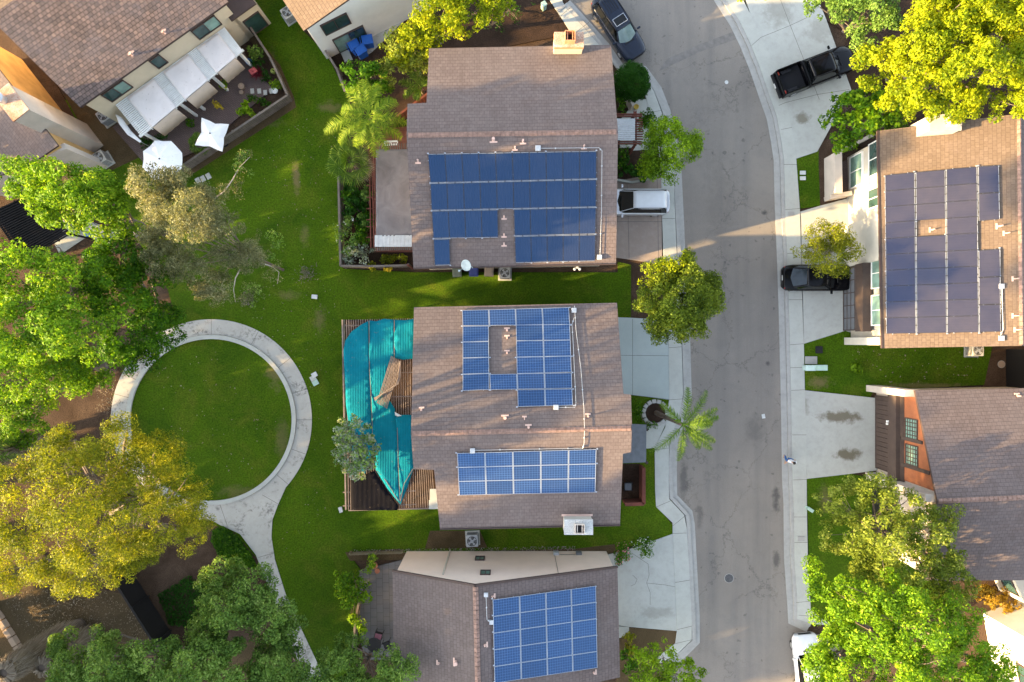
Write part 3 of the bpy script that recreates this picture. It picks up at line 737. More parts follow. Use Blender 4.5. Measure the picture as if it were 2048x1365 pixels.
# ------------------------------------------------------------------ houses
def slab(mb, sl, px, th=0.16, m=0):
    top = [sl.hit(u, v) for u, v in px]
    if sum(top[i].x * top[(i + 1) % len(top)].y - top[(i + 1) % len(top)].x * top[i].y for i in range(len(top))) < 0: top = top[::-1]
    mb.face(top, uv=[sl.uv(p) for p in top], m=m)
    low = [p - Vector((0, 0, th)) for p in top]
    mb.face(low[::-1], m=1)
    for i in range(len(top)):
        j = (i + 1) % len(top)
        mb.face([low[i], low[j], top[j], top[i]], m=1)

class House:
    def __init__(self, label, wall_mat, roof_mat_, slopes, outline, wall_in=0.35, roof_mats=None, wall_poly=None):
        """slopes: [(Slope, pixel polygon)], outline: [(slope index, u, v)] round the whole roof"""
        self.sl = [s for s, _ in slopes]
        out = [tuple(self.sl[i].hit(u, v)[:2]) for i, u, v in outline]
        wp = wall_poly or inset(out, wall_in)
        c = Vector((sum(p[0] for p in wp) / len(wp), sum(p[1] for p in wp) / len(wp), 0))
        self.root = thing('town_house', label, 'house', c)
        self.wp = wp
        zf = lambda x, y: min(s.zat(x, y) for s in self.sl) - 0.17
        self.zf = zf
        if sum(wp[i][0] * wp[(i + 1) % len(wp)][1] - wp[(i + 1) % len(wp)][0] * wp[i][1] for i in range(len(wp))) < 0: wp = wp[::-1]
        mb = MB()
        for i in range(len(wp)):
            a, b = Vector(wp[i]), Vector(wp[(i + 1) % len(wp)])
            n = max(1, int((b - a).length / 0.4))
            for k in range(n):
                p, q = a.lerp(b, k / n), a.lerp(b, (k + 1) / n)
                mb.face([(p.x, p.y, -0.15), (q.x, q.y, -0.15), (q.x, q.y, zf(q.x, q.y)), (p.x, p.y, zf(p.x, p.y))])
        mb.build('wall', wall_mat, self.root)
        rm = roof_mats or [roof_mat_] * len(slopes)
        if len(set(x.name for x in rm)) == 1:
            rb = MB()
            for s, px in slopes: slab(rb, s, px)
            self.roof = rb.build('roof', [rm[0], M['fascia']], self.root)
            self.roofs = [self.roof] * len(slopes)
        else:
            self.roofs = []
            for (s, px), mt in zip(slopes, rm):
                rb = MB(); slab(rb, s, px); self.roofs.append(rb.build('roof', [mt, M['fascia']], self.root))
            self.roof = self.roofs[0]
    def ridge(self, a, b, i=0, w=0.3):
        sl = self.sl[i]
        p, q = sl.hit(*a), sl.hit(*b); L = (q - p).length; n = int(L / 0.27); d = (q - p) / n
        mb = MB(); side = Vector((-d.y, d.x, 0)).normalized()
        for k in range(n):
            o = p + d * k; e = o + d * 0.94; h = 0.07 + 0.015 * (k % 2) + random.uniform(0, 0.012)
            for s in (1, -1):
                mb.face([o + Vector((0, 0, h)), e + Vector((0, 0, h - 0.015)), e + side * s * w / 2 + Vector((0, 0, -0.02)), o + side * s * w / 2 + Vector((0, 0, 0.0))])
            mb.face([o + Vector((0, 0, h)), o + side * w / 2, o, o - side * w / 2])
            mb.face([e + Vector((0, 0, h - .015)), e + side * w / 2, e, e - side * w / 2])
        mb.build('ridge_cap', M['ridge'], self.roof)
    def vents(self, lst, i=0):
        """pipe vents with flat flashing; (u, v) sits on slope i, r pipe radius, h height"""
        sl = self.sl[i]
        for (u, v, r, h) in lst:
            p = sl.hit(u, v); mb = MB()
            w = r * 2.6 + 0.2; r *= .8
            a, dn = sl.r, sl.down
            for cu, cv, sx, sy, up in ((0, 0.13, w, 0.10, 0.03), (0, 0.03, r * 2.4, 0.22, 0.026)):
                c = p + dn * cv + sl.n * up
                b = [c + a * x * sx / 2 + dn * y * sy / 2 for x, y in ((-1, 1), (1, 1), (1, -1), (-1, -1))]
                mb.hexa([x - sl.n * 0.03 for x in b], b)
            mb.tube([p - Vector((0, 0, .05)), p + Vector((0, 0, h))], r, 10)
            mb.tube([p + Vector((0, 0, h)), p + Vector((0, 0, h + 0.02))], r * 1.15, 10)
            mb.build('roof_vent', M['vent'], self.roofs[i])
    def window(self, f, tl, br, frame, pane, split='v', nm='window', grid=(1, 2), out=0.03, panes2=None):
        """an opening on wall Face f; tl, br: photo points of two opposite corners"""
        s0, z0 = f.hit(*tl); s1, z1 = f.hit(*br)
        s0, s1 = sorted((s0, s1)); z0, z1 = sorted((z0, z1))
        self.window_at(f, s0, s1, z0, z1, frame, pane, grid, nm, out, panes2)
    def window_at(self, f, s0, s1, z0, z1, frame, pane, grid=(1, 2), nm='window', out=0.03, panes2=None, fw=0.07):
        mb = MB(); e = out + 0.05
        def bar(a0, a1, b0, b1, t):
            q = [f.at(a0, b0, -0.05), f.at(a1, b0, -0.05), f.at(a1, b1, -0.05), f.at(a0, b1, -0.05)]
            mb.hexa(q, [x + f.n * (0.05 + t) for x in q])
        bar(s0, s1, z0, z0 + fw, e); bar(s0, s1, z1 - fw, z1, e)
        bar(s0, s0 + fw, z0 + fw, z1 - fw, e); bar(s1 - fw, s1, z0 + fw, z1 - fw, e)
        nz, ns = grid
        for k in range(1, ns):
            c = s0 + (s1 - s0) * k / ns; bar(c - .025, c + .025, z0 + fw, z1 - fw, e - 0.012)
        for k in range(1, nz):
            c = z0 + (z1 - z0) * k / nz; bar(s0 + fw, s1 - fw, c - .018, c + .018, e - 0.02)
        o = mb.build(nm, frame, self.root)
        g = MB(); t = out
        if panes2:
            c = (s0 + s1) / 2
            for (a, b, mt) in ((s0 + fw, c - .02, pane), (c + .02, s1 - fw, panes2)):
                MB().face([f.at(a, z0 + fw, t), f.at(b, z0 + fw, t), f.at(b, z1 - fw, t), f.at(a, z1 - fw, t)]).build('pane', mt, o)
        else:
            g.face([f.at(s0 + fw, z0 + fw, t), f.at(s1 - fw, z0 + fw, t), f.at(s1 - fw, z1 - fw, t), f.at(s0 + fw, z1 - fw, t)]).build('pane', pane, o)
        return o
    def chimney(self, poly, z0, z1, shaft, cap, flue_px, flue_h, flue_mat, band=None, rim=0.08):
        o = MB().prism(poly, z0, z1).build('chimney', shaft, self.root)
        big = inset(poly, -rim)
        MB().prism(big, z1 + .001, z1 + 0.10).build('chimney_cap', cap, o)
        if band:
            MB().prism(inset(poly, -0.035), z1 - 0.22, z1 - 0.003).build('chimney_band', band, o)
        fx, fy, fs = flue_px
        fl = MB()
        a = fs / 2; t = 0.04
        for (x0, x1, y0, y1) in ((-a, a, -a, -a + t), (-a, a, a - t, a), (-a, -a + t, -a + t, a - t), (a - t, a, -a + t, a - t)):
            fl.prism([(fx + x0, fy + y0), (fx + x1, fy + y0), (fx + x1, fy + y1), (fx + x0, fy + y1)], z1 + 0.1, z1 + 0.1 + flue_h)
        fl.prism([(fx - a + t, fy - a + t), (fx + a - t, fy - a + t), (fx + a - t, fy + a - t), (fx - a + t, fy + a - t)], z1 + .1, z1 + 0.15, m=1)
        for s in (-0.5, 0.5):
            fl.beam((fx + s * a, fy - a + t, z1 + flue_h), (fx + s * a, fy + a - t, z1 + flue_h), 0.05, 0.04, m=0)
        fl.build('flue', [flue_mat, M['black']], o)
        return o

def rail(p, q, mb, w=0.05, h=0.05): mb.beam(p, q, w, h)

def solar(label, house, i, blocks, lying, cell, frame, group=None, conduits=(), boxes=(), strips=False):
    """an array of panels bolted to slope i; blocks: (TL, TR, BR, BL in photo points, columns, rows, skipped cells)"""
    sl = house.sl[i]
    first = sl.hit(*blocks[0][3], 0.0)
    root = thing('solar_array', label, 'solar panels', first, group)
    lift = 0.13; tilt = sl.r
    rb = MB()
    for TL, TR, BR, BL, nc, nr, skip in blocks:
        c = [sl.hit(u, v, lift) for u, v in (TL, TR, BR, BL)]
        def at(s, t): return (c[0].lerp(c[1], s)).lerp(c[3].lerp(c[2], s), t)
        for r in range(nr):
            for k in range(nc):
                if (k, r) in skip: continue
                g = 0.014
                q = [at((k + a) / nc, (r + b) / nr) for a, b in ((0, 0), (1, 0), (1, 1), (0, 1))]
                ctr = (q[0] + q[1] + q[2] + q[3]) / 4
                jit = Vector((0, 0, random.uniform(-0.004, 0.004)))
                ta, tb = random.gauss(0, .006), random.gauss(0, .006)
                q = [p + (ctr - p).normalized() * g + jit + sl.n * ((p - ctr).dot(sl.r) * ta + (p - ctr).dot(sl.down) * tb) for p in q]
                n = sl.n
                inn = [p + (ctr - p).normalized() * 0.030 for p in q]
                mb = MB()
                mb.face([p + n * 0.004 for p in inn][::-1], uv=[(0, 1), (1, 1), (1, 0), (0, 0)][::-1], m=0)
                for a in range(4):
                    b = (a + 1) % 4
                    mb.face([q[b] + n * .008, q[a] + n * .008, inn[a] + n * .008, inn[b] + n * .008][::-1], m=1)
                    mb.face([q[a] + n * .008, q[b] + n * .008, q[b] - n * 0.03, q[a] - n * 0.03], m=1)
                    mb.face([inn[a] + n * .008, inn[b] + n * .008, inn[b] + n * .003, inn[a] + n * .003], m=1)
                mb.face([p - n * 0.03 for p in q], m=1)
                mb.build('solar_panel', [cell, frame], root)
        # rails under each row (or column)
        for r in range(nr if not lying else nc):
            for f in (0.22, 0.78):
                if not lying: a, b = at(-0.004, (r + f) / nr), at(1.004, (r + f) / nr)
                else: a, b = at((r + f) / nc, -0.004), at((r + f) / nc, 1.004)
                if not skip: rb.beam(a - sl.n * 0.06, b - sl.n * 0.06, 0.04, 0.05)
        # clamps and end brackets along the long edges
        nb = nc if not lying else nr
        for k in range(nb + 1):
            for f in ((0.0, 1.0)):
                p = at(k / nb, f) if not lying else at(f, k / nb)
                o = (sl.down if f else -sl.down) * 0.06 if not lying else (sl.r if (at(1, 0) - at(0, 0)).dot(sl.r) * (f - .5) > 0 else -sl.r) * 0.06
                if random.random() < 0.8: rb.box(p + o * 0.8 - sl.n * 0.05, (0.10, 0.07, 0.05), 0.0)
        if strips:      # light edge trim along the gaps between rows or columns
            n_ = nc if lying else nr
            for k in range(n_ + 1):
                if lying: a, b = at(k / n_, 0.0), at(k / n_, 1.0)
                else: a, b = at(0.0, k / n_), at(1.0, k / n_)
                L = (b - a).length; m_ = max(1, int(L / 0.5)); e = (b - a) / m_
                for q_ in range(m_):
                    rb.beam(a + e * (q_ + .06) + sl.n * .004, a + e * (q_ + .94) + sl.n * .004, 0.018, 0.02)
    rb.build('mounting_rail', M['alu'], root)
    for path in conduits:
        pp = [house.sl[j].hit(u, v, 0.10) for j, u, v in path]
        o = MB().tube(pp, 0.016, 6).build('conduit', M['steel'], root)
        for a, b in zip(pp, pp[1:]):
            n = max(1, int((b - a).length / 1.6))
            for k in range(n):
                p = a.lerp(b, (k + .5) / n); MB().box(p - Vector((0, 0, 0.04)), (0.075, 0.075, 0.08)).build('conduit_clip', M['steel'], o)
    for j, u, v, sz in boxes:
        p = house.sl[j].hit(u, v, 0.09)
        MB().box(p, (sz, sz, 0.14)).build('junction_box', M['unit_grey'], root, bevel=0.015)
    return root

# --- house with the black array of four rows, shingle roof, chimney at its north edge
zr = 7.4
r0, r1 = P(813, 271, zr), P(1236, 264, zr)
aN = Slope(r0, r1, 0.31, (0, 1)); aS = Slope(r0, r1, 0.31, (0, -1))
HA = House('brown roofed house with orange chimney and a black solar array of four rows', M['stucco_beige'], M['roof_mauve'],
           [(aN, [(813, 271), (815, 208), (853, 206), (858, 97), (1222, 90), (1236, 264)]), (aS, [(813, 271), (1236, 264), (1232, 528), (827, 537)])],
           [(0, 858, 97), (0, 1222, 90), (0, 1236, 264), (1, 1232, 528), (1, 827, 537), (0, 813, 271), (0, 815, 208), (0, 853, 206)], 0.42)
HA.ridge((816, 271), (1233, 264), 0)
HA.vents([(1046, 283, .07, .28), (987, 280, .10, .3), (1030, 296, .05, .25), (1168, 293, .05, .25), (836, 322, .05, .25), (1008, 434, .05, .25), (1008, 470, .05, .25), (1008, 488, .05, .25)], 1)
y0 = aN.hit(1135, 108); cA = [(y0.x - .86, y0.y - 0.02), (y0.x + .86, y0.y - 0.02), (y0.x + .86, y0.y + .82), (y0.x - .86, y0.y + .82)]
HA.chimney(cA, 4.5, 6.75, M['stucco_cream'], M['rust'], (y0.x + .03, y0.y + .42, 0.62), 0.5, M['chimney_orange'], band=M['chimney_orange'], rim=0.03)
# gable trim boards, gutter end, front garage door
fb = MB(); fb.beam(aS.hit(827, 538), aS.hit(1232, 529), 0.05, 0.2); fb.build('gutter', M['fascia'], HA.root)
fA = Face(PXY(1209, 520), PXY(1209, 375)); HA.window_at(fA, .3, 4.9, 0, 2.1, M['stucco_white'], M['white_sheet'], (4, 4), 'garage_door', out=.04)
solar('black solar array of four rows on the brown roof with the orange chimney', HA, 1,
      [((856, 309), (1193, 303), (1192.5, 358), (860.5, 366), 10, 1, ()), ((860.5, 367.5), (1192.5, 359.5), (1192, 414), (863, 421), 10, 1, ()),
       ((863.5, 422.5), (995.5, 420), (996.5, 475), (866.5, 477), 4, 1, ()), ((1027.5, 419), (1192, 415.5), (1191, 468), (1029, 472), 5, 1, ()),
       ((867, 479), (899, 478), (900.5, 530), (869.5, 531), 1, 1, ()), ((1029.5, 473.5), (1191, 470), (1190, 522), (1031, 526), 5, 1, ())], False, M['mono'], M['dark_frame'], None,
      [[(1, 1082, 297), (1, 1198, 296), (1, 1204, 302), (1, 1203, 420), (1, 1200, 514)]], [(1, 1076, 297, .32), (1, 1199, 515, .3)], True)

# --- house with the two blue arrays
zr = 7.6
r0, r1 = P(822, 868, zr), P(1264, 856, zr)
bN = Slope(r0, r1, 0.317, (0, 1)); bS = Slope(r0, r1, 0.317, (0, -1))
HB = House('brown roofed house with two blue solar arrays, beside the teal patio cover', M['stucco_beige'], M['roof_mauve'],
           [(bN, [(822, 868), (828, 615), (1234, 606), (1247, 788), (1262, 790), (1264, 856)]), (bS, [(822, 868), (1264, 856), (1262, 905), (1246, 908), (1240, 1050), (880, 1058), (868, 940), (827, 939)])],
           [(0, 828, 615), (0, 1234, 606), (0, 1247, 788), (0, 1262, 790), (0, 1264, 856), (1, 1262, 905), (1, 1246, 908), (1, 1240, 1050), (1, 880, 1058), (1, 868, 940), (1, 827, 939), (0, 822, 868)], 0.42)
HB.ridge((825, 868), (1262, 857), 0)
HB.vents([(1014, 661, .06, .22), (1014, 676, .05, .25), (1014, 706, .05, .25), (843, 820, .05, .25), (1010, 836, .10, .25), (1049, 838, .03, .25), (1057, 855, .07, .2), (1176, 833, .05, .25)], 0)
y0 = bS.hit(1154, 1032); cB = [(y0.x - .84, y0.y - .86), (y0.x + .84, y0.y - .86), (y0.x + .84, y0.y), (y0.x - .84, y0.y)]
chB = HB.chimney(cB, 4.5, 6.75, M['stucco_white'], M['soot'], (y0.x + .05, y0.y - .48, 0.58), 0.28, M['stucco_beige'], rim=0.03)
MB().box((y0.x, y0.y + .06, 5.9), (1.9, 0.12, 0.10)).build('flashing', M['vent'], chB)
fb = MB(); fb.beam(bS.hit(880, 1059), bS.hit(1240, 1051), 0.05, 0.2); fb.build('gutter', M['fascia'], HB.root)
fB = Face(PXY(1212, 640), PXY(1222, 780)); HB.window_at(fB, .2, 4.8, 0, 2.1, M['stucco_white'], M['white_sheet'], (4, 4), 'garage_door', out=.04)
# the porch with its flat dark roof and the low red walled yard
po = MB().prism(pts([(1248, 848), (1293, 850), (1292, 925), (1246, 927)], 2.7), 2.55, 2.7).build('porch_roof', M['bin_grey'], HB.root)
for u, v in ((1287, 856), (1287, 920)):
    x, y = PXY(u, v, 1.3); MB().box((x, y, 1.27), (0.14, 0.14, 2.54)).build('porch_post', M['brown_trim'], po)
solar('blue solar array of two rows around a bare roof patch, north of the ridge', HB, 0,
      [((924, 621), (1138, 615), (1140, 650), (925, 652), 4, 1, ()), ((925, 653), (977.5, 652), (979, 780), (925, 782), 1, 4, ()), ((1031.5, 650), (1140, 649), (1143.5, 745), (1033.5, 748), 2, 3, ()),
       ((979, 749), (1143.5, 746), (1144.5, 777), (980.5, 780), 3, 1, ()), ((1034.5, 780), (1144.5, 778), (1146, 811), (1035.5, 814), 2, 1, ())], True, M['poly'], M['alu'], None,
      [[(0, 1149, 612), (0, 1152, 660), (0, 1162, 740), (0, 1168, 820), (0, 1169, 857)], [(0, 1113, 815), (0, 1150, 815), (0, 1152, 806), (0, 1146, 680), (0, 1144, 650), (0, 1148, 636)]], [(0, 1112, 815, .3), (0, 1148, 621, .3)])
solar('blue solar array of three rows and five columns, south of the ridge', HB, 1,
      [((914, 907), (1193, 899), (1191, 985), (918, 991), 5, 3, ())], True, M['poly'], M['alu'], None,
      [[(1, 1169, 862), (1, 1168, 890), (1, 1165, 897), (1, 1050, 899), (1, 950, 901)]], [(1, 945, 902, .3)])

# --- house with the west-east falling roof and pale gable wall
r0, r1 = P(950, 1172, 7.3), P(957, 1420, 7.3)
cW = Slope(r0, r1, 0.48, (-1, 0)); cE = Slope(r0, r1, 0.37, (1, 0))
HC = House('brown gabled house with a bare pale pink gable wall and one blue array', M['stucco_pink'], M['roof_tan'],
           [(cW, [(950, 1172), (957, 1420), (788, 1395), (785, 1143)]), (cE, [(950, 1172), (1235, 1135), (1240, 1355), (957, 1420)])],
           [(0, 950, 1172), (0, 785, 1143), (0, 788, 1395), (1, 957, 1420), (1, 1240, 1355), (1, 1235, 1135)], 0.18, roof_mats=[M['roof_grey'], M['roof_dark']])
HC.ridge((951, 1174), (957, 1418), 0, 0.34)
tb = MB(); tb.beam(cW.hit(785, 1142, .03), cW.hit(950, 1171, .03), 0.12, 0.16); tb.beam(cE.hit(950, 1171, .03), cE.hit(1235, 1134, .03), 0.12, 0.16); tb.build('barge_board', M['fascia'], HC.root)
HC.vents([(985, 1193, .04, .2), (970, 1290, .05, .2), (1188, 1345, .05, .2)], 1)
HC.vents([(912, 1325, .12, .25), (878, 1326, .04, .2)], 0)
solar('blue solar array of four columns on the house with the pale pink gable wall', HC, 1,
      [((985, 1200), (1192, 1172), (1195, 1336), (989, 1367), 4, 5, ())], True, M['poly'], M['alu'], None, [[(1, 972, 1192), (1, 974, 1240), (1, 980, 1244)]], [(1, 972, 1190, .25), (1, 983, 1245, .25)])
ng = [p for p in HC.wp]
ys = sorted(ng, key=lambda p: -p[1])[:3]; ys = sorted(ys, key=lambda p: p[0])
fC = Face(ys[0], ys[2])
for (a, b) in (((951, 1114), (969, 1122)), ((961, 1142), (981, 1151))):
    HC.window(fC, a, b, M['fascia'], M['window_pale'], grid=(1, 2))
dp = MB()
s0, _ = fC.hit(900, 1103); s1, _ = fC.hit(880, 1159)
dp.beam(fC.at(s0, 0, .05), fC.at(s0, 4.9, .05), .09, .09); dp.build('downpipe', M['stucco_white'], HC.root)
for (u, v, w, h, mt) in ((1112, 1108, .38, .5, 'unit_grey'), (1157, 1107, .4, .45, 'bin_grey')):
    s, z = fC.hit(u, v); MB().box(fC.at(s, max(z, .7), .08), (w, .2, h)).build('meter_box', M[mt], HC.root, bevel=.02)
cb = MB(); sa_, _ = fC.hit(1112, 1110); sb_, _ = fC.hit(1150, 1106); cb.tube([fC.at(sa_, .9, .03), fC.at(sb_, .9, .03)], .015, 6)
cb.tube([fC.at(sa_ - .1, .9, .03), fC.at(sa_ - .1, 4.6, .03)], .012, 6); cb.build('wall_cable', M['black'], HC.root)

# --- house with the wide dark array on the sunlit west slope
zr = 7.1
r0, r1 = P(2038, 228, zr), P(2044, 690, zr)
dW = Slope(r0, r1, 0.31, (-1, 0)); dE = Slope(r0, r1, 0.31, (1, 0))
uE = [(2038, 228), (2044, 692), (2320, 690), (2310, 200)]
HD = House('sunlit tan roofed house with white chimney and wide dark solar array', M['stucco_white'], M['roof_tan'],
           [(dW, [(2038, 228), (2044, 692), (1766, 697), (1757, 262)]), (dE, uE)],
           [(0, 2038, 228), (0, 1757, 262), (0, 1766, 697), (0, 2044, 692), (1, 2320, 690), (1, 2310, 200)], 0.4, roof_mats=[M['roof_tan'], M['roof_mauve']])
HD.ridge((2038.5, 232), (2044, 690), 0)
gt = MB(); gt.beam(dW.hit(1755, 262), dW.hit(1764, 697), 0.12, 0.12); gt.build('gutter', M['fascia'], HD.root)
HD.vents([(1864, 460, .05, .25), (1998, 453, .06, .3), (2012, 467, .04, .3), (2030, 558, .04, .3), (2030, 632, .04, .3), (2034, 660, .04, .3)], 0)
solar('dark wide solar array of four columns with one gap on the sunlit tan roof', HD, 0,
      [((1770, 351), (1829, 345), (1832, 667), (1773, 668), 1, 10, ()), ((1832, 345), (1890, 340), (1893, 666), (1834, 667), 1, 10, ((0, 3),)), ((1893, 339), (1954, 334), (1957, 665), (1895, 666), 1, 10, ()),
       ((1957, 333), (1997, 331), (1999, 439), (1958, 443), 1, 2, ()), ((1958, 501), (2000, 498), (2001, 664), (1959, 665), 1, 3, ())], True, M['mono_wide'], M['dark_frame'], None,
      [[(0, 2004, 575), (0, 2006, 660), (0, 2001, 672)]], [(0, 2003, 573, .3), (0, 2003, 677, .3)], True)
p0 = dW.hit(1850, 272)
xd = P(1892, 246, 6.8)
cD = [(xd.x - 1.0, xd.y - .45), (xd.x + .85, xd.y - .45), (xd.x + .85, xd.y + .45), (xd.x - 1.0, xd.y + .45)]
HD.chimney(cD, 4.3, 6.8, M['stucco_white'], M['stucco_beige'], (xd.x + .28, xd.y + .05, 0.66), 0.45, M['stucco_beige'], rim=0.03)
# west front: garage, header beam, wing walls, windows, entry court
X0 = min(p[0] for p in HD.wp)
def yv(v): return -(v - CV) / FPX * CAM_H
xg = 23.8
fD = Face((X0, yv(700)), (X0, yv(240)))
def Y(v, z): return -(v - CV) * (CAM_H - z) / FPX
# white wing at the south end and white pier between the garage and the entry
MB().prism([(23.35, Y(690, 0)), (X0 + .1, Y(690, 0)), (X0 + .1, Y(690, 0) + .5), (23.35, Y(690, 0) + .5)], -.1, 4.6).build('wing_wall', M['stucco_white'], HD.root)
MB().prism([(23.3, Y(533, 1)), (X0 + .1, Y(533, 1)), (X0 + .1, Y(448, 1)), (23.3, Y(448, 1))], -.1, 4.6).build('pier', M['stucco_white'], HD.root)
gd = MB(); gx = X0 - .22
y_a, y_b = Y(680, 0) + .55, Y(533, 1) - .02
fG = Face((gx, y_a), (gx, y_b))
HD.window_at(fG, .08, fG.len - .08, 0.02, 2.15, M['brown_trim'], M['bin_grey'], (4, 5), 'garage_door', out=.05)
MB().box((X0 - .28, (y_a + y_b) / 2, 2.75), (.6, y_b - y_a, 1.0)).build('header_beam', M['brown_trim'], HD.root, bevel=.02)
hl = MB()
for k in range(9):
    c = y_a + (y_b - y_a) * (k + .5) / 9; hl.box((gx - .09, c, 1.88), (.04, .32, .2))
hl.build('door_light', M['white_paint'], HD.root)
fU = Face((X0, y_a), (X0, y_b))
HD.window_at(fU, .35, 2.35, 3.35, 4.55, M['white_paint'], M['window_pale'], (1, 2), out=.05)
HD.window_at(fU, 2.75, 4.75, 3.35, 4.55, M['white_paint'], M['window_pale'], (1, 2), out=.05)
fE = Face((X0, Y(440, 1)), (X0, Y(290, 1)))
HD.window_at(fE, .3, 1.6, 2.9, 4.4, M['white_paint'], M['window'], (1, 2), out=.05)
HD.window_at(fE, 2.4, 4.6, 3.0, 4.5, M['white_paint'], M['window'], (1, 2), out=.05)
HD.window_at(fE, 2.2, 4.4, 0.5, 2.2, M['white_paint'], M['window_pale'], (1, 2), out=.05)
cw = MB()
def wl_(a, b, z, t=.22):
    p, q = P(*a), P(*b); d = (q - p).normalized(); s = Vector((-d.y, d.x, 0)) * t / 2
    cw.prism([tuple((p - s)[:2]), tuple((q - s)[:2]), tuple((q + s)[:2]), tuple((p + s)[:2])], -.1, z)
wl_((1655, 318), (1656, 396), 1.6, .5); wl_((1665, 312), (1725, 282), 1.7); wl_((1648, 400), (1690, 392), 1.0, .3); 
cw.build('entry_wall', M['stucco_beige'], HD.root)
MB().prism(pts([(1668, 330), (1706, 316), (1706, 380), (1668, 392)], 0), 0, .06).build('entry_floor', M['paver_brown'], HD.root)

# --- house with the rust coloured front
r0, r1 = P(1875, 1003, 7.3), P(2300, 984, 7.3)
eN = Slope(r0, r1, 0.354, (0, 1)); eS = Slope(r0, r1, 0.354, (0, -1))
HE = House('grey brown roofed house with a rust orange front and gridded windows', M['stucco_beige'], M['roof_dark'],
           [(eN, [(1875, 1003), (1830, 781), (2300, 772), (2300, 984)]), (eS, [(1875, 1003), (2300, 984), (2300, 1160), (1846, 1162)])],
           [(0, 1830, 781), (0, 1875, 1003), (1, 1846, 1162), (1, 2300, 1160), (0, 2300, 772)], 0.3,
           wall_poly=None)
HE.ridge((1877, 1003), (2300, 984.5), 0)
HE.vents([(2035, 792, .05, .25)], 0)
xw = min(p[0] for p in HE.wp)
yN = max(p[1] for p in HE.wp) 
yR = (r0.y + .1)
def prof(y): return HE.zf(xw, y)
fF = Face((xw, yN - .3), (xw, yR + .35))
n_ = 14; sd = MB()
for k in range(n_):
    a, b = k / n_ * fF.len, (k + 1) / n_ * fF.len
    y1, y2 = yN - .3 - a, yN - .3 - b
    sd.face([fF.at(a, 3.1, .06), fF.at(b, 3.1, .06), fF.at(b, prof(y2), .06), fF.at(a, prof(y1), .06)])
sd.build('siding', M['siding'], HE.root)
gE = Face((xw - .1, yN - .45), (xw - .1, yR + .3))
HE.window_at(gE, .25, gE.len - .25, .02, 2.1, M['brown_trim'], M['brown_trim'], (1, 16), 'garage_door', out=.02)
MB().box((xw - .22, (yN + yR) / 2, 2.62), (.45, yN - yR - .5, .98)).build('header_beam', M['brown_trim'], HE.root, bevel=.02)
for k in range(3):
    MB().box((xw - .08, (yN + yR) / 2, 3.17 + k * .12), (.12 - k * .02, yN - yR - .5, .09)).build('trim_board', M['brown_trim'], HE.root)
for (a, b) in (((1813, 835), (1838, 882)), ((1814, 887), (1839, 936))):
    HE.window(fF, a, b, M['brown_trim'], M['window_pale'], grid=(5, 5), out=.08)
MB().box((xw - .04, fF.at((fF.hit(1839, 884)[0]), 0).y, 4.3), (.2, .22, 2.3)).build('mullion_post', M['brown_trim'], HE.root)
MB().box((xw - .04, fF.at((fF.hit(1841, 940)[0]), 0).y, 4.7), (.2, .22, 3.0)).build('mullion_post', M['brown_trim'], HE.root)
wx = xw - .78
MB().prism([(wx, yN - .42), (xw + .1, yN - .42), (xw + .1, yN + .02), (wx, yN + .02)], -.1, lambda x, y: 4.7).build('wing_wall', M['stucco_beige'], HE.root)
ws = MB().prism([(wx, yR - .25), (xw + .1, yR - .25), (xw + .1, yR + .22), (wx, yR + .22)], -.1, lambda x, y: 6.9).build('wing_wall', M['stucco_beige'], HE.root)
tx = bpy.data.curves.new('house_number', 'FONT'); tx.body = '5'; tx.size = .55; tx.extrude = .015; tx.align_x = 'CENTER'
tx.materials.append(M['black'])
tmp = bpy.data.objects.new('number_curve', tx); COL.objects.link(tmp)
tm = bpy.data.meshes.new_from_object(tmp.evaluated_get(bpy.context.evaluated_depsgraph_get())); bpy.data.objects.remove(tmp)
to = bpy.data.objects.new('house_number', tm); COL.objects.link(to); to.parent = ws
to.location = Vector((wx - .012, yR - .02, 1.5)) - world_of(ws); to.rotation_euler = (math.radians(90), 0, math.radians(-90))
lamp = MB(); lamp.box((xw - .5, (yN + yR) / 2 + .9, 2.25), (.16, .14, .12)); lamp.box((xw - .5, (yN + yR) / 2 + .72, 2.2), (.12, .12, .14)); lamp.build('flood_lamp', M['white_paint'], HE.root, bevel=.02)
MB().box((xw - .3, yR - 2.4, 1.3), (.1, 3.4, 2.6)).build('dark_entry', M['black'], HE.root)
# its low white bay at the back of the drive
bx = P(2050, 1172, 1.6)
bay = MB().prism(pts([(1975, 1128), (2080, 1124), (2080, 1178), (2000, 1182)], 0), -.1, 2.4).build('bay', M['stucco_white'], HE.root)
fBy = Face(PXY(1976, 1130), PXY(2001, 1182)); HE.window_at(fBy, .3, 1.6, .8, 2.1, M['fascia'], M['window'], (1, 1))

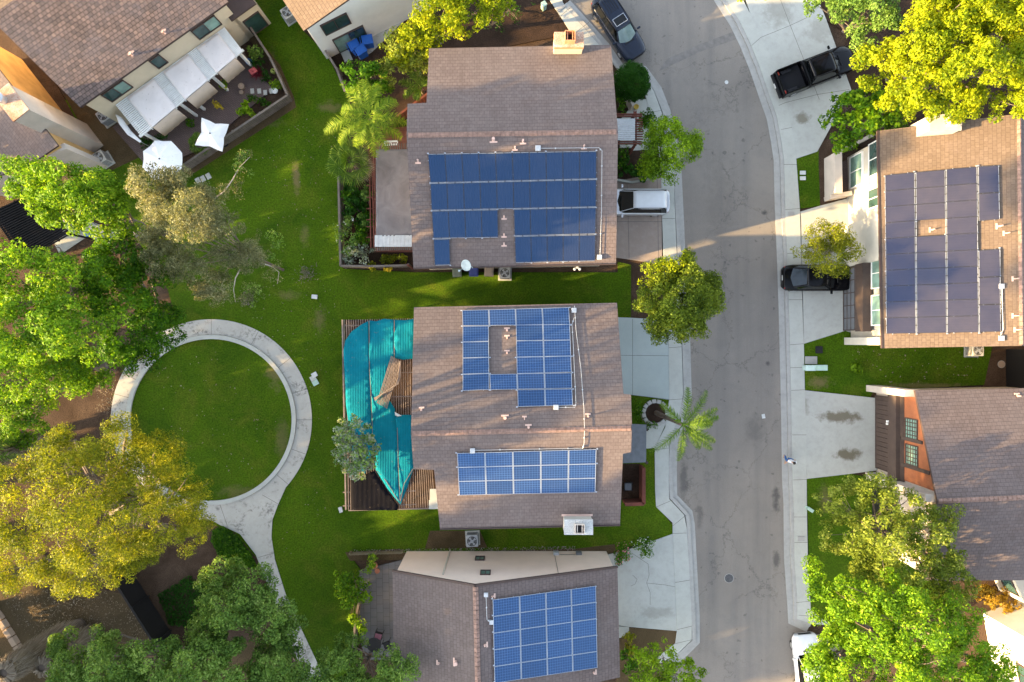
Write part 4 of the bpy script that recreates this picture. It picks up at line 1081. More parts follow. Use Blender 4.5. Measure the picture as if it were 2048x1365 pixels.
# --- house with the white pergola
e0, e1 = P(160, 215, 5.0), P(457, 4, 5.0)
fr = Slope(e0, e1, -0.31, (-0.6, 0.8)); rp_ = fr.hit(-22, 35)
rl0, rl1 = rp_, rp_ + (e1 - e0).normalized() * 12
fbk = Slope(rl0, rl1, 0.31, (-0.6, 0.8))
rt = fr.hit(-22, 35) + fr.r * ((fr.hit(457, 4) - fr.hit(160, 215)).dot(fr.r))
def inv(p): return (CU + p.x * FPX / (CAM_H - p.z), CV - p.y * FPX / (CAM_H - p.z))
rt_px = inv(rt)
bk = [rp_ + fbk.down * 6.5, rt + fbk.down * 6.5]
HF = House('mottled tile roofed house with a cream wall behind the white pergola', M['stucco_cream'], M['roof_slate'],
           [(fr, [(160, 215), (457, 4), rt_px, (-22, 35)]), (fbk, [(-22, 35), rt_px, inv(bk[1]), inv(bk[0])])],
           [(0, 160, 215), (0, 457, 4), (0, rt_px[0], rt_px[1]), (1,) + inv(bk[1]), (1,) + inv(bk[0]), (0, -22, 35)], 0.25, roof_mats=[M['roof_slate'], M['roof_tan']])
HF.vents([(265, 110, .09, .3), (330, 66, .06, .3)], 0)
w4 = sorted(HF.wp, key=lambda p: (p[0] - p[1]))[-4:]
fa, fb_ = HF.wp[0], HF.wp[1]
fFw = Face(fa, fb_)
for (a, b, pane2) in (((200, 190), (261, 170), M['window_pale']), ((296, 122), (328, 117), None), ((380, 62), (437, 40), M['window_pale'])):
    sA, zA = fFw.hit(*a); sB, zB = fFw.hit(*b)
    HF.window_at(fFw, min(sA, sB), max(sA, sB), 3.2, 4.45, M['fascia'], M['window'], (1, 2 if pane2 else 1), panes2=pane2)
sA, zA = fFw.hit(470, 25)
ex = MB(); ex.hexa([fFw.at(fFw.len - .3, 0, 0), fFw.at(fFw.len + 1.6, 0, 0), fFw.at(fFw.len + 1.6, 0, -3), fFw.at(fFw.len - .3, 0, -3)], [fFw.at(fFw.len - .3, 3.2, 0), fFw.at(fFw.len + 1.6, 3.2, 0), fFw.at(fFw.len + 1.6, 3.2, -3), fFw.at(fFw.len - .3, 3.2, -3)])
ex.build('annex', M['stucco_cream'], HF.root)
fX = fFw; HF.window_at(fX, fX.len + .1, fX.len + 1.4, .1, 2.1, M['fascia'], M['window'], (1, 1), 'patio_door')
mt_ = MB(); mt_.hexa([fFw.at(fFw.len - .4, 3.2, .3), fFw.at(fFw.len + 1.6, 3.2, .3), fFw.at(fFw.len + 1.6, 3.2, -3), fFw.at(fFw.len - .4, 3.2, -3)], [fFw.at(fFw.len - .4, 3.32, .3), fFw.at(fFw.len + 1.6, 3.32, .3), fFw.at(fFw.len + 1.6, 3.5, -3), fFw.at(fFw.len - .4, 3.5, -3)])
mt_.build('annex_roof', M['fascia'], HF.root)

# --- house with the wall painted as warmly lit and the tall stack
e0, e1 = P(-5, 134, 5.2), P(116, 291, 5.2)
gS = Slope(e0, e1, 0.25, (-0.8, -0.6))
HG = House('dark roofed house with warm light painted on its wall, tall pale chimney stack', M['stucco_warm_light'], M['roof_dark'],
           [(gS, [(-75, 45), (116, 291), (60, 330), (-60, 372), (-200, 200)])], [(0, -75, 45), (0, 116, 291), (0, 60, 330), (0, -60, 372), (0, -200, 200)], 0.12)
d_ = (e1 - e0).normalized(); nn = Vector((-d_.y, d_.x, 0)); nn = nn if nn.x > 0 else -nn
cg = P(24, 206, 7.4)
sq = lambda c, a, b: [tuple((c + d_ * x * a + nn * y * b)[:2]) for x, y in ((-1, -1), (1, -1), (1, 1), (-1, 1))]
stk = HG.chimney(sq(cg, .95, .55), -.1, 7.4, M['stucco_beige'], M['rust'], (cg.x - 1.5, cg.y + .2, .02), .1, M['steel'], rim=.04)
MB().lathe((cg.x - .45, cg.y + .12, 7.5), [(.26, 0), (.26, .35), (.34, .36), (.34, .5), (.1, .6)], 16).build('flue_pipe', M['steel'], stk, smooth=False)
# pale end wall and lower wing
c2 = [tuple(gS.hit(u, v)[:2]) for u, v in ((116, 291), (60, 330), (-60, 372))]
fG2 = Face(c2[0], c2[2])
lw = MB(); q0 = fG2.at(.1, 0, .25); q1 = fG2.at(fG2.len, 0, .25)
lw.hexa([fG2.at(-.1, -.1, .08), fG2.at(fG2.len, -.1, .08), fG2.at(fG2.len, -.1, -.3), fG2.at(-.1, -.1, -.3)], [fG2.at(-.1, 4.6, .08), fG2.at(fG2.len, 3.6, .08), fG2.at(fG2.len, 3.6, -.3), fG2.at(-.1, 4.6, -.3)])
lw.build('end_wall', M['stucco_beige'], HG.root)
HG.window_at(fG2, 1.6, 3.0, 1.8, 3.2, M['fascia'], M['window'], (1, 2), out=.1)

# --- house with the white wall and sliding door
e0, e1 = P(607, 62, 5.1), P(560, -8, 5.1)
hW = Slope(e0, e1, -0.28, (0.83, 0.55))
HH = House('sunlit tan roofed house with a white wall and a sliding door by the blue bins', M['stucco_pale'], M['roof_tan'],
           [(hW, [(607, 62), (465, -150), (720, -260), (850, -108)])], [(0, 607, 62), (0, 465, -150), (0, 720, -260), (0, 850, -108)], 0.25)
fH = Face(HH.wp[0], HH.wp[3])
sH0, _ = fH.hit(648, 40)
HH.window_at(fH, .8, 2.7, 3.0, 4.4, M['fascia'], M['window'], (1, 2), out=.05)
HH.window_at(fH, 1.0, 3.3, .05, 2.1, M['fascia'], M['window_pale'], (1, 2), 'sliding_door', out=.05, panes2=M['window'])

# --- white house at the lower corner
pI = pts([(1968, 1228), (2060, 1195), (2300, 1240), (2300, 1520), (2016, 1490)], 0)
cI = Vector((pI[0][0] + 3, pI[0][1] - 3, 0))
HI = thing('town_house', 'white walled house catching the sun behind the bright green tree', 'house', cI)
MB().prism(pI, -.1, 4.9).build('wall', M['stucco_pale'], HI)
MB().prism(inset(pI, -.12), 4.901, 5.08).build('roof', M['white_sheet'], HI)
fI = Face(pI[0], pI[4])
class _H: pass
hh = _H(); hh.root = HI
House.window_at(hh, fI, 2.2, 3.6, 2.6, 4.0, M['fascia'], M['window'], (1, 2), 'window', .05)

# ------------------------------------------------------------------ patio covers, fences, umbrellas
def grid_cloth(px, z, nu=14, nv=14, sag=0.05, th=0.02, mat=None, name='cloth', parent=None, wr=0.03, zf=None):
    """a quad of cloth given by four photo corners at height z, with sag and wrinkles"""
    c = [P(u, v, z) for u, v in px]
    mb = MB(); g = []
    for i in range(nu + 1):
        row = []
        for j in range(nv + 1):
            s, t = i / nu, j / nv
            p = (c[0].lerp(c[1], s)).lerp(c[3].lerp(c[2], s), t)
            p = p + Vector((0, 0, -sag * 16 * s * (1 - s) * t * (1 - t) + random.uniform(-wr, wr) * .6 + wr * math.sin(9 * s + 5 * t)))
            row.append(p)
        g.append(row)
    for i in range(nu):
        for j in range(nv): mb.face([g[i][j], g[i][j + 1], g[i + 1][j + 1], g[i + 1][j]])
    o = mb.build(name, mat, parent, smooth=True)
    md = o.modifiers.new('thick', 'SOLIDIFY'); md.thickness = th
    return o

def poly_cloth(px, z, mat, name, parent, sub=3, wr=0.03, th=0.015):
    """an irregular cloth: polygon triangulated, refined and wrinkled"""
    bm = bmesh.new()
    vs = [bm.verts.new(P(u, v, z)) for u, v in px]
    bm.faces.new(vs)
    bmesh.ops.triangulate(bm, faces=bm.faces[:])
    for _ in range(sub):
        bmesh.ops.subdivide_edges(bm, edges=[e for e in bm.edges if e.calc_length() > 0.45], cuts=1, use_grid_fill=False)
        bmesh.ops.triangulate(bm, faces=bm.faces[:])
    for v in bm.verts:
        v.co.z += wr * (math.sin(v.co.x * 3.1 + v.co.y * 1.1) + math.sin(v.co.y * 2.3 - v.co.x)) * .5 + random.uniform(-wr, wr) * .35
    off = world_of(parent)
    for v in bm.verts: v.co -= off
    bmesh.ops.recalc_face_normals(bm, faces=bm.faces[:])
    me = bpy.data.meshes.new(name); bm.to_mesh(me); bm.free()
    for p in me.polygons: p.use_smooth = True
    me.materials.append(mat)
    o = bpy.data.objects.new(name, me); COL.objects.link(o); o.parent = parent
    md = o.modifiers.new('thick', 'SOLIDIFY'); md.thickness = th
    return o

def slats(parent, a, b, c, d, n, w, h, z, mat, name='slat_row'):
    """n slats laid from side a-d to side b-c (photo points at height z), spread along a-d; one mesh"""
    A, B, C_, D = (P(u, v, z) for u, v in (a, b, c, d))
    mb = MB()
    for k in range(n):
        t = (k + .5) / n
        j = Vector((random.uniform(-.006, .006), random.uniform(-.006, .006), random.uniform(-.006, .006)))
        mb.beam(A.lerp(D, t) + j, B.lerp(C_, t) + j, w, h)
    return mb.build(name, mat, parent)

def post(parent, u, v, z, w, mat, at_z=None):
    x, y = PXY(u, v, at_z if at_z is not None else z)
    return MB().box((x, y, z / 2 - .05), (w, w, z + .1)).build('post', mat, parent)

# the cover with the teal cloth
zt = 2.75
PB = thing('patio_cover', 'weathered slatted wood patio cover under the teal cloth', 'pergola', P(757, 830, 0))
slats(PB, (686, 640), (690, 1020), (829, 1017), (827, 637), 30, .042, .06, zt, M['slat'])
bm_ = MB()
for v in (652, 700, 748, 796, 844, 892, 940, 985, 1012):
    bm_.beam(P(686, v, zt - .09), P(832, v - 3, zt - .09), .06, .12)
bm_.build('cross_beam', M['slat'], PB)
em = MB(); em.beam(P(685, 640, zt - .02), P(692, 1020, zt - .02), .09, .16); em.beam(P(697, 1021, zt - .02), P(872, 1017, zt - .02), .07, .14); em.build('edge_beam', M['slat'], PB)
slats(PB, (829, 940), (830, 1020), (872, 1017), (866, 939), 9, .042, .06, zt, M['slat'])
for u, v in ((690, 650), (692, 770), (695, 900), (697, 1012), (820, 1012)): post(PB, u, v, zt - .15, .11, M['slat'])
# lighter boards at the edge of the cover
for (u0, v0, u1, v1) in ((860, 978, 878, 1000), (858, 1000, 876, 1018)):
    MB().prism(pts([(u0, v0), (u1, v0), (u1, v1), (u0, v1)], zt), zt + .035, zt + .06).build('patch_board', M['concrete'], PB)
TC = thing('shade_cloth', 'torn teal shade cloth sewn from four strips over the wooden patio cover', 'cloth', P(750, 800, zt))
zc = zt + .10
for px in ([(687, 700), (690, 682), (702, 664), (722, 650), (737, 642), (738, 740), (742, 800), (746, 905), (730, 948), (712, 930), (700, 880), (692, 810)],
           [(738.5, 641), (752, 643), (768, 638), (788, 640), (788, 716), (778, 740), (772, 790), (790, 818), (793, 860), (800, 1008), (775, 978), (752, 940), (747, 905), (743, 800), (739, 740)],
           [(789, 640), (810, 641), (828, 638), (825, 718), (806, 720), (789, 717)],
           [(791, 830), (823, 830), (825, 900), (828, 935), (815, 975), (801, 1010), (796, 930)]):
    poly_cloth(px, zc, M['teal'], 'cloth_strip', TC, 3, .055)
sm = MB()
for ln in ([(738, 642), (739, 740), (742.5, 800), (746.5, 905)], [(788.5, 640), (788.5, 717)], [(794, 832), (796.5, 930), (800.5, 1008)], [(754, 942), (772, 962), (798, 1004)], [(826, 938), (808, 968), (800, 1006)]):
    for a, b in zip(ln, ln[1:]):
        sm.beam(P(*a, zc + .035), P(*b, zc + .035), .035, .02)
sm.build('seam_cord', M['slat'], TC)
LT = thing('broken_trellis', 'broken bent slatted trellis piece lying across the teal cloth', 'trellis', P(778, 765, zt))
q = [(782, 712), (803, 724), (774, 818), (753, 806)]
slats(LT, q[0], q[3], q[2], q[1], 9, .055, .03, zc + .14, M['slat'], 'slat_panel')
tw = MB()
A, B = P(799, 728, zc + .22), P(800, 772, zc + .42)
for k in range(6):
    t = k / 6
    tw.tube([P(801 - 2 * t, 722 + 6 * t, zc + .2), P(801 - 6 * t, 752 + 4 * t, zc + .35 + .1 * t), P(797 - 8 * t, 768 + 3 * t, zc + .33), P(770 - 6 * t, 785 + 4 * t, zc + .3), P(748 + 3 * t, 797 + 6 * t, zc + .2)], .028, 5)
tw.build('twisted_slats', M['slat'], LT)
MB().prism(pts([(790, 824), (804, 832), (797, 833), (791, 831)], zc), zc + .06, zc + .09).build('loose_flap', M['white_sheet'], LT)
BN = thing('shade_net', 'black shade net on the patio cover beside the end of the teal cloth', 'net', P(730, 990, zt))
poly_cloth([(701, 962), (748, 942), (760, 960), (776, 984), (797, 1012), (795, 1021), (702, 1021)], zt + .13, M['black_net'], 'net', BN, 3, .02)

# the cover with the grey tarp
zg = 2.6
GA = thing('patio_cover', 'patio cover with a stained grey tarp and a white corrugated end', 'pergola', P(785, 400, 0))
grid_cloth([(752, 299), (826, 299), (830, 472), (752, 473)], zg + .08, 18, 26, .06, .015, M['grey_tarp'], 'tarp', GA, .02)
ws_ = MB()
for k in range(20):
    a, b = 750 + 74 * k / 20, 750 + 74 * (k + 1) / 20
    ws_.prism(pts([(a, 471.5), (b, 471.2), (b, 494), (a, 494.5)], zg), zg + .06, zg + .08 + .03 * (k % 2))
ws_.build('white_sheet', M['white_sheet'], GA)
slats(GA, (757, 288), (757, 300), (828, 298), (828, 287), 16, .05, .1, zg, M['fence_wood'])
slats(GA, (753, 494), (753, 502), (828, 500), (828, 493), 20, .05, .1, zg, M['fence_wood'])
eb = MB()
for u0, u1 in ((738.5, 742), (744, 748), (749, 752)):
    eb.beam(P(u0, 292, zg - .02), P(u1, 496, zg - .02), .06, .14)
for v in (372, 395, 418, 440, 454, 475): eb.beam(P(733, v, zg - .1), P(760, v - .5, zg - .1), .05, .1)
for v in (300, 350, 400, 450, 500): eb.beam(P(752, v, zg - .12), P(832, v - 1, zg - .12), .07, .14)
eb.build('beam', M['red_wood'], GA)
for u, v in ((742, 300), (744, 395), (749, 490), (815, 530)): post(GA, u, v, zg - .15, .1, M['red_wood'])
wf = MB(); wf.beam(P(769, 284, .85), P(795, 283, .85), .12, .05); wf.beam(P(769, 290, .85), P(795, 289, .85), .12, .05)
for u in (769, 782, 795): wf.beam(P(u, 283, .85), P(u, 291, .85), .06, .05); wf.beam(P(u, 287, 0), P(u, 287, .85), .05, .05)
tag(wf.build('garden_bench', M['white_paint']), 'white slatted bench frame beside the slats of the grey tarp cover', 'bench')

# red pergola by the entry
RP = thing('entry_pergola', 'dark red wooden entry pergola with a grey corrugated sheet', 'pergola', P(1262, 260, 0))
zr_ = 2.55
rb_ = MB()
for v in (229, 233, 284, 288): rb_.beam(P(1226, v, zr_), P(1284, v, zr_), .07, .15)
for u in (1268, 1272): rb_.beam(P(u, 222, zr_ - .1), P(u, 292, zr_ - .1), .07, .14)
rb_.build('beam', M['red_wood'], RP)
slats(RP, (1270, 237), (1285, 237), (1286, 281), (1270, 281), 9, .06, .1, zr_ + .05, M['red_wood'])
for u, v in ((1270, 226), (1270, 290)): post(RP, u, v, zr_ - .1, .14, M['red_wood'])
cs = MB()
for k in range(22):
    a, b = 237.5 + 43 * k / 22, 237.5 + 43 * (k + 1) / 22
    h0, h1 = (.1, .14) if k % 2 else (.14, .1)
    q = [P(1232, a, zr_ + h0), P(1270, a, zr_ + h0), P(1270, b, zr_ + h1), P(1232, b, zr_ + h1)]
    cs.face(q[::-1])
cso = cs.build('corrugated_sheet', M['corrugated'], RP); md = cso.modifiers.new('thick', 'SOLIDIFY'); md.thickness = .01

# black pergola half under the trees
BP = thing('black_pergola', 'black slatted pergola half hidden under the bright green crowns', 'pergola', P(40, 450, 0))
zb = 2.7
slats(BP, (-20, 425), (78, 380), (142, 470), (48, 522), 24, .09, .08, zb, M['black_wood'])
bb = MB()
for t in (0.02, .25, .5, .75, .98):
    bb.beam(P(-20, 425, zb - .12).lerp(P(78, 380, zb - .12), t), P(48, 522, zb - .12).lerp(P(142, 470, zb - .12), t), .08, .14)
bb.build('beam', M['black_wood'], BP)
for u, v in ((140, 468), (80, 384), (52, 516)): post(BP, u, v, zb - .2, .12, M['black_wood'])
grid_cloth([(-14, 424), (70, 386), (132, 470), (52, 514)], zb - .02, 10, 10, .1, .01, M['black_net'], 'net', BP, .02)

# white pergola with three cloths
WP = thing('white_pergola', 'white slatted pergola with three pale cloths along the cream wall', 'pergola', P(380, 170, 0))
zw = 2.75
pa, pb, pc, pd = (231, 210), (449, 55), (486, 103), (283, 274)
slats(WP, pa, pb, pc, pd, 21, .06, .09, zw, M['white_paint'])
L_ = lambda s, t: tuple(Vector(pa).lerp(Vector(pb), s).lerp(Vector(pd).lerp(Vector(pc), s), t))
rf = MB()
for s in (.03, .10, .34, .43, .66, .74, .93, .98):
    rf.beam(P(*L_(s, -.01), zw - .12), P(*L_(s, 1.03), zw - .12), .07, .16)
rf.beam(P(*L_(-.01, .97), zw - .22), P(*L_(1.01, .97), zw - .22), .1, .2)
rf.beam(P(*L_(-.01, .01), zw - .22), P(*L_(1.01, .01), zw - .22), .1, .2)
rf.build('rafter', M['white_paint'], WP)
for s in (.03, .38, .46, .70, .97):
    u, v = L_(s, .97); post(WP, u, v, zw - .22, .16, M['white_paint'])
for s0, s1 in ((.10, .345), (.43, .66), (.74, .935)):
    grid_cloth([L_(s0, .02), L_(s1, .02), L_(s1, .99), L_(s0, .99)], zw + .09, 12, 10, .02, .012, M['white_cloth'], 'cloth', WP, .02)
    a, b = P(*L_(s0 + .01, 1.0), zw + .05), P(*L_(s1 - .01, 1.0), zw + .05)
    fl = MB(); n = 14
    nrm = Vector((0.58, -0.81, 0))
    for k in range(n):
        p, q = a.lerp(b, k / n), a.lerp(b, (k + 1) / n)
        for z0, z1, o0, o1 in ((0, -.7, .02, .12), (-.7, -1.35, .12, .22)):
            w0, w1 = .015 * math.sin(k * 1.7), .015 * math.sin((k + 1) * 1.7)
            fl.face([p + Vector((0, 0, z0)) + nrm * (o0 + w0 * (z0 != 0)), q + Vector((0, 0, z0)) + nrm * (o0 + w1 * (z0 != 0)), q + Vector((0, 0, z1)) + nrm * (o1 + w1), p + Vector((0, 0, z1)) + nrm * (o1 + w0)])
    fo = fl.build('hanging_flap', M['beige_cloth'], WP, smooth=True); md = fo.modifiers.new('thick', 'SOLIDIFY'); md.thickness = .01
SS = thing('sun_sail', 'pale narrow cloth strip stretched beside the end of the white pergola', 'sail', P(258, 255, 2.2))
poly_cloth([(230, 228), (243, 235), (262, 262), (283, 283), (280, 286), (255, 270), (238, 248)], 2.2, M['umbrella'], 'sail', SS, 2, .03)
tl = MB()
for u, v in ((231, 230), (281, 284)): tl.tube([P(u, v, 2.2), (P(u, v, 2.2).x, P(u, v, 2.2).y, 0)], .02, 6)
tl.build('sail_pole', M['steel'], SS)

def umbrella(label, u, v, z, rad, n, rot, dip, scal, tilt=(0, 0)):
    top = P(u, v, z); root = thing('umbrella', label, 'umbrella', (top.x, top.y, 0), 'white patio umbrellas')
    mb = MB(); R = []
    m = n * 4
    for k in range(m):
        f = (k % 4) / 4
        s = 1 - scal * math.sin(math.pi * f)
        a = rot + 2 * math.pi * k / m
        r = rad * s
        R.append(((r * math.cos(a), r * math.sin(a)), f))
    tz = lambda x, y: tilt[0] * x + tilt[1] * y
    for k in range(m):
        (x0, y0), f0 = R[k]; (x1, y1), f1 = R[(k + 1) % m]
        for s0, s1 in ((0.0, .35), (.35, .7), (.7, 1.0)):
            def pt(x, y, s, f): return top + Vector((x * s, y * s, -dip * s * s - .10 * math.sin(math.pi * f) * s + tz(x * s, y * s)))
            if s0 == 0: mb.face([pt(x0, y0, 0, f0), pt(x0, y0, s1, f0), pt(x1, y1, s1, f1)])
            else: mb.face([pt(x0, y0, s0, f0), pt(x0, y0, s1, f0), pt(x1, y1, s1, f1), pt(x1, y1, s0, f1)])
    c = mb.build('canopy', M['umbrella'], root); md = c.modifiers.new('thick', 'SOLIDIFY'); md.thickness = .012; md.offset = -1
    rb = MB()
    for k in range(n):
        a = rot + 2 * math.pi * k / n; e = Vector((rad * math.cos(a), rad * math.sin(a), 0))
        rb.tube([top - Vector((0, 0, .06)), top + e * .5 + Vector((0, 0, -dip * .25 - .05 + tz(e.x * .5, e.y * .5))), top + e * .98 + Vector((0, 0, -dip * .96 - .03 + tz(e.x, e.y)))], .012, 5)
    rb.build('rib', M['steel'], root)
    MB().tube([(top.x, top.y, 0), (top.x, top.y, z + .1)], .022, 8).build('pole', M['steel'], root)
    MB().lathe((top.x, top.y, z), [(.05, 0), (.05, .05), (.02, .1)], 10).build('finial', M['black'], root)
    MB().lathe((top.x, top.y, 0.02), [(.3, 0), (.3, .06), (.05, .1)], 14).build('foot', M['black'], root)
umbrella('wide white eight sided umbrella by the corner of the pergola patio', 319, 318, 2.5, 1.42, 8, .35, .35, .08)
umbrella('small white four pointed umbrella tilted over the patio plants', 420, 267, 2.3, 1.35, 4, .55, .3, .42)

def fence(label, line, h, z0=0, board=True, mat='fence_wood', step=.13, cap=True, post_gap=2.2, name='fence', grp=None, thick=.02, rails=True):
    a = P(*line[0]); root = thing(name, label, 'fence', a, grp)
    bd, cp, rl = MB(), MB(), MB()
    for p_, q_ in zip(line, line[1:]):
        p, q = P(*p_), P(*q_); d = (q - p); L = d.length; d.normalize(); s = Vector((-d.y, d.x, 0))
        n = max(1, int(round(L / step)))
        for k in range(n):
            c = p + d * (k + .5) * L / n
            hh = h - random.uniform(0, .012)
            o = s * (.02 if k % 2 else -.02) * .3
            hw = (L / n) * (.42 if step < .3 else .5)
            b = [c + o - d * hw - s * thick / 2, c + o + d * hw - s * thick / 2, c + o + d * hw + s * thick / 2, c + o - d * hw + s * thick / 2]
            bd.hexa([x + Vector((0, 0, z0 - .1)) for x in b], [x + Vector((0, 0, z0 + hh - .04)) for x in b])
        if cap: cp.beam(p + Vector((0, 0, z0 + h)), q + Vector((0, 0, z0 + h)), .14, .05)
        if rails:
            for f in (.2, .8): rl.beam(p + s * .05 + Vector((0, 0, z0 + h * f)), q + s * .05 + Vector((0, 0, z0 + h * f)), .05, .08)
        m = max(1, int(round(L / post_gap)))
        for k in range(m + 1):
            c = p + d * (L * k / m) + s * .08
            MB().box((c.x, c.y, z0 + h / 2 - .05), (.1, .1, h + .1), math.atan2(d.y, d.x)).build('post', M[mat], root)
    bd.build('boards', M[mat], root)
    if cap: cp.build('cap_rail', M[mat], root)
    if rails: rl.build('rail', M[mat], root)
    return root
fence('grey picket fence round the patio with white umbrellas', [(372, 345), (585, 202), (552, 130), (508, 62)], 1.1, mat='fence_wood')
fence('grey fence with cap rail beside the planted bed and grey tarp cover', [(686, 362), (690, 536), (752, 537), (822, 535)], 1.3)
fence('black solid fence on the dry bank below the tall yellow green tree', [(252, 1125), (340, 1262), (372, 1312)], 2.1, mat='black', step=.6, cap=True, post_gap=2.4, rails=False)
fence('black solid fence at the end of the side lawn by the air conditioner', [(2012, 700), (2012, 776)], 2.2, mat='black', step=.6, post_gap=2.1, rails=False)
fence('dark plank fence between the blue bins and the lawn', [(655, 108), (682, 152), (698, 196)], 1.2)
fence('low wooden screen fence beside the pale pink wall by the vine', [(703, 1106), (806, 1103)], .6, mat='plank', cap=False)
fence('dark slatted side fence along the vine by the grey pavers', [(726, 1180), (716, 1240), (712, 1300)], 1.0)
fence('brown wooden fence running behind the shrubs north of the house', [(745, 285), (795, 250), (862, 200)], 1.4, mat='red_wood')

# low walls
def low_wall(label, line, h, t, mat, name='garden_wall', cap=None):
    root = thing(name, label, 'wall', P(*line[0]))
    mb, cp = MB(), MB()
    for a, b in zip(line, line[1:]):
        p, q = P(*a), P(*b); d = (q - p).normalized(); s = Vector((-d.y, d.x, 0)) * t / 2
        mb.prism([tuple(x[:2]) for x in (p - s, q - s, q + s, p + s)], -.12, h)
        s2 = s * 1.15
        cp.prism([tuple(x[:2]) for x in (p - s2 - d * .02, q - s2 + d * .02, q + s2 + d * .02, p + s2 - d * .02)], h + .001, h + .06)
    mb.build('wall_body', mat, root); cp.build('coping', cap or mat, root)
    return root
low_wall('pale low wall slanting past the dark round hedge', [(1229, 160), (1246, 190), (1261, 222)], 1.1, .18, M['stucco_beige'])
sheet('patio_floor', [(1240, 928), (1280, 928), (1280, 1000), (1240, 1000)], -0.1, 0.016, M['mulch_and_shade'])
YW = low_wall('red brown walled yard enclosure beside the dark porch roof', [(1281, 930), (1281, 1000), (1245, 1001)], 1.2, .2, M['red_wood'])
low_wall('narrow pale kerb wall around the planter beside the silver car', [(1232, 362), (1262, 367), (1300, 360)], .3, .12, M['concrete'])
for k in range(6):
    a = (-8 + k * 10.2, 1214 + k * 16.4)
    p = P(*a)
    b = MB().box((p.x, p.y, .22), (.62, .36, .44), math.radians(-58) + random.uniform(-.08, .08)).build('stone_block', M['stone'], bevel=.03)
    tag(b, 'tan stone block in the stepped row crossing the dry bank', 'stone', 'stone blocks in a row on the dry bank')

# stepping stones
for (u, v) in ((396, 362), (406, 358), (417, 353)):
    p = P(u, v); tag(MB().box((p.x, p.y, .0), (.32, .42, .1), .5).build('stepping_stone', M['concrete'], bevel=.02), 'pale stepping stone on the lawn by the patio fence', 'stone', 'stepping stones by the patio fence')
for k, (u, v) in enumerate(((505, 183), (519, 183), (531, 186), (543, 183))):
    p = P(u, v); tag(MB().box((p.x, p.y, .04), (.26, .36, .06), .1).build('stepping_stone', M['concrete'], bevel=.02), 'pale stone set in the planted corner of the patio', 'stone', 'stepping stones in the planted patio corner')
SR = thing('stone_ring', 'round stone tree ring at the foot of the curved palm', 'planter', P(1310, 826, .0))
sr_, c_ = MB(), P(1310, 826, .0)
for k in range(15):
    a = 2 * math.pi * k / 15
    sr_.box((c_.x + .82 * math.cos(a), c_.y + .82 * math.sin(a), .1), (.26, .29, .2 + random.uniform(-.03, .03)), a + random.uniform(-.1, .1))
sr_.build('ring_stones', M['kerb'], SR, bevel=.02)
MB().lathe((c_.x, c_.y, .02), [(.72, 0), (.72, .05)], 24).build('soil', M['mulch_and_shade'], SR)

# ------------------------------------------------------------------ bins, air conditioners, boxes
def bin_proto(mat, label, loc, rz, group=None, lidm=None):
    r = thing('wheelie_bin', label, 'bin', (0, 0, 0), group)
    MB().box((0, 0, .52), (.58, .72, .92), taper=.8).build('bin_body', mat, r, bevel=.03)
    l = MB(); l.box((0, .02, 1.02), (.64, .76, .07)); l.box((0, .05, 1.07), (.5, .5, .05)); lo = l.build('lid', lidm or mat, r, bevel=.03)
    MB().tube([(-.24, -.42, 1.0), (-.24, -.47, 1.02), (.24, -.47, 1.02), (.24, -.42, 1.0)], .02, 6).build('handle', mat, r)
    for s in (-1, 1):
        MB().tube([(s * .27, -.33, .12), (s * .33, -.33, .12)], .12, 12).build('wheel', M['rubber'], r)
    r.location = loc; r.rotation_euler = (0, 0, rz)
    return r
g_ = 'wheelie bins by the white wall'
b0 = bin_proto(M['bin_blue'], 'bright blue wheelie bin against the white wall, next to the grey bin', P(714, 103, 0), math.radians(-62), g_)
dup(b0, P(740, 92, 0) , math.radians(-80), 'bright blue wheelie bin standing farthest from the white wall', g_)
dup(b0, P(727, 112, 0), math.radians(-58), 'bright blue wheelie bin nearest the round green tree', g_)
bin_proto(M['bin_grey'], 'grey wheelie bin against the sliding door', P(703, 88, 0), math.radians(-62), g_)
g2 = 'wheelie bins along the brown roofed house'
bin_proto(M['bin_green'], 'grey green wheelie bin beside the dark blue bin under the eave', P(916, 546), math.radians(184), g2)
bin_proto(M['bin_navy'], 'dark blue wheelie bin below the satellite dish', P(949, 545), math.radians(180), g2)
bin_proto(M['bin_tan'], 'tan wheelie bin beside the air conditioner under the eave', P(979, 545), math.radians(178), g2)

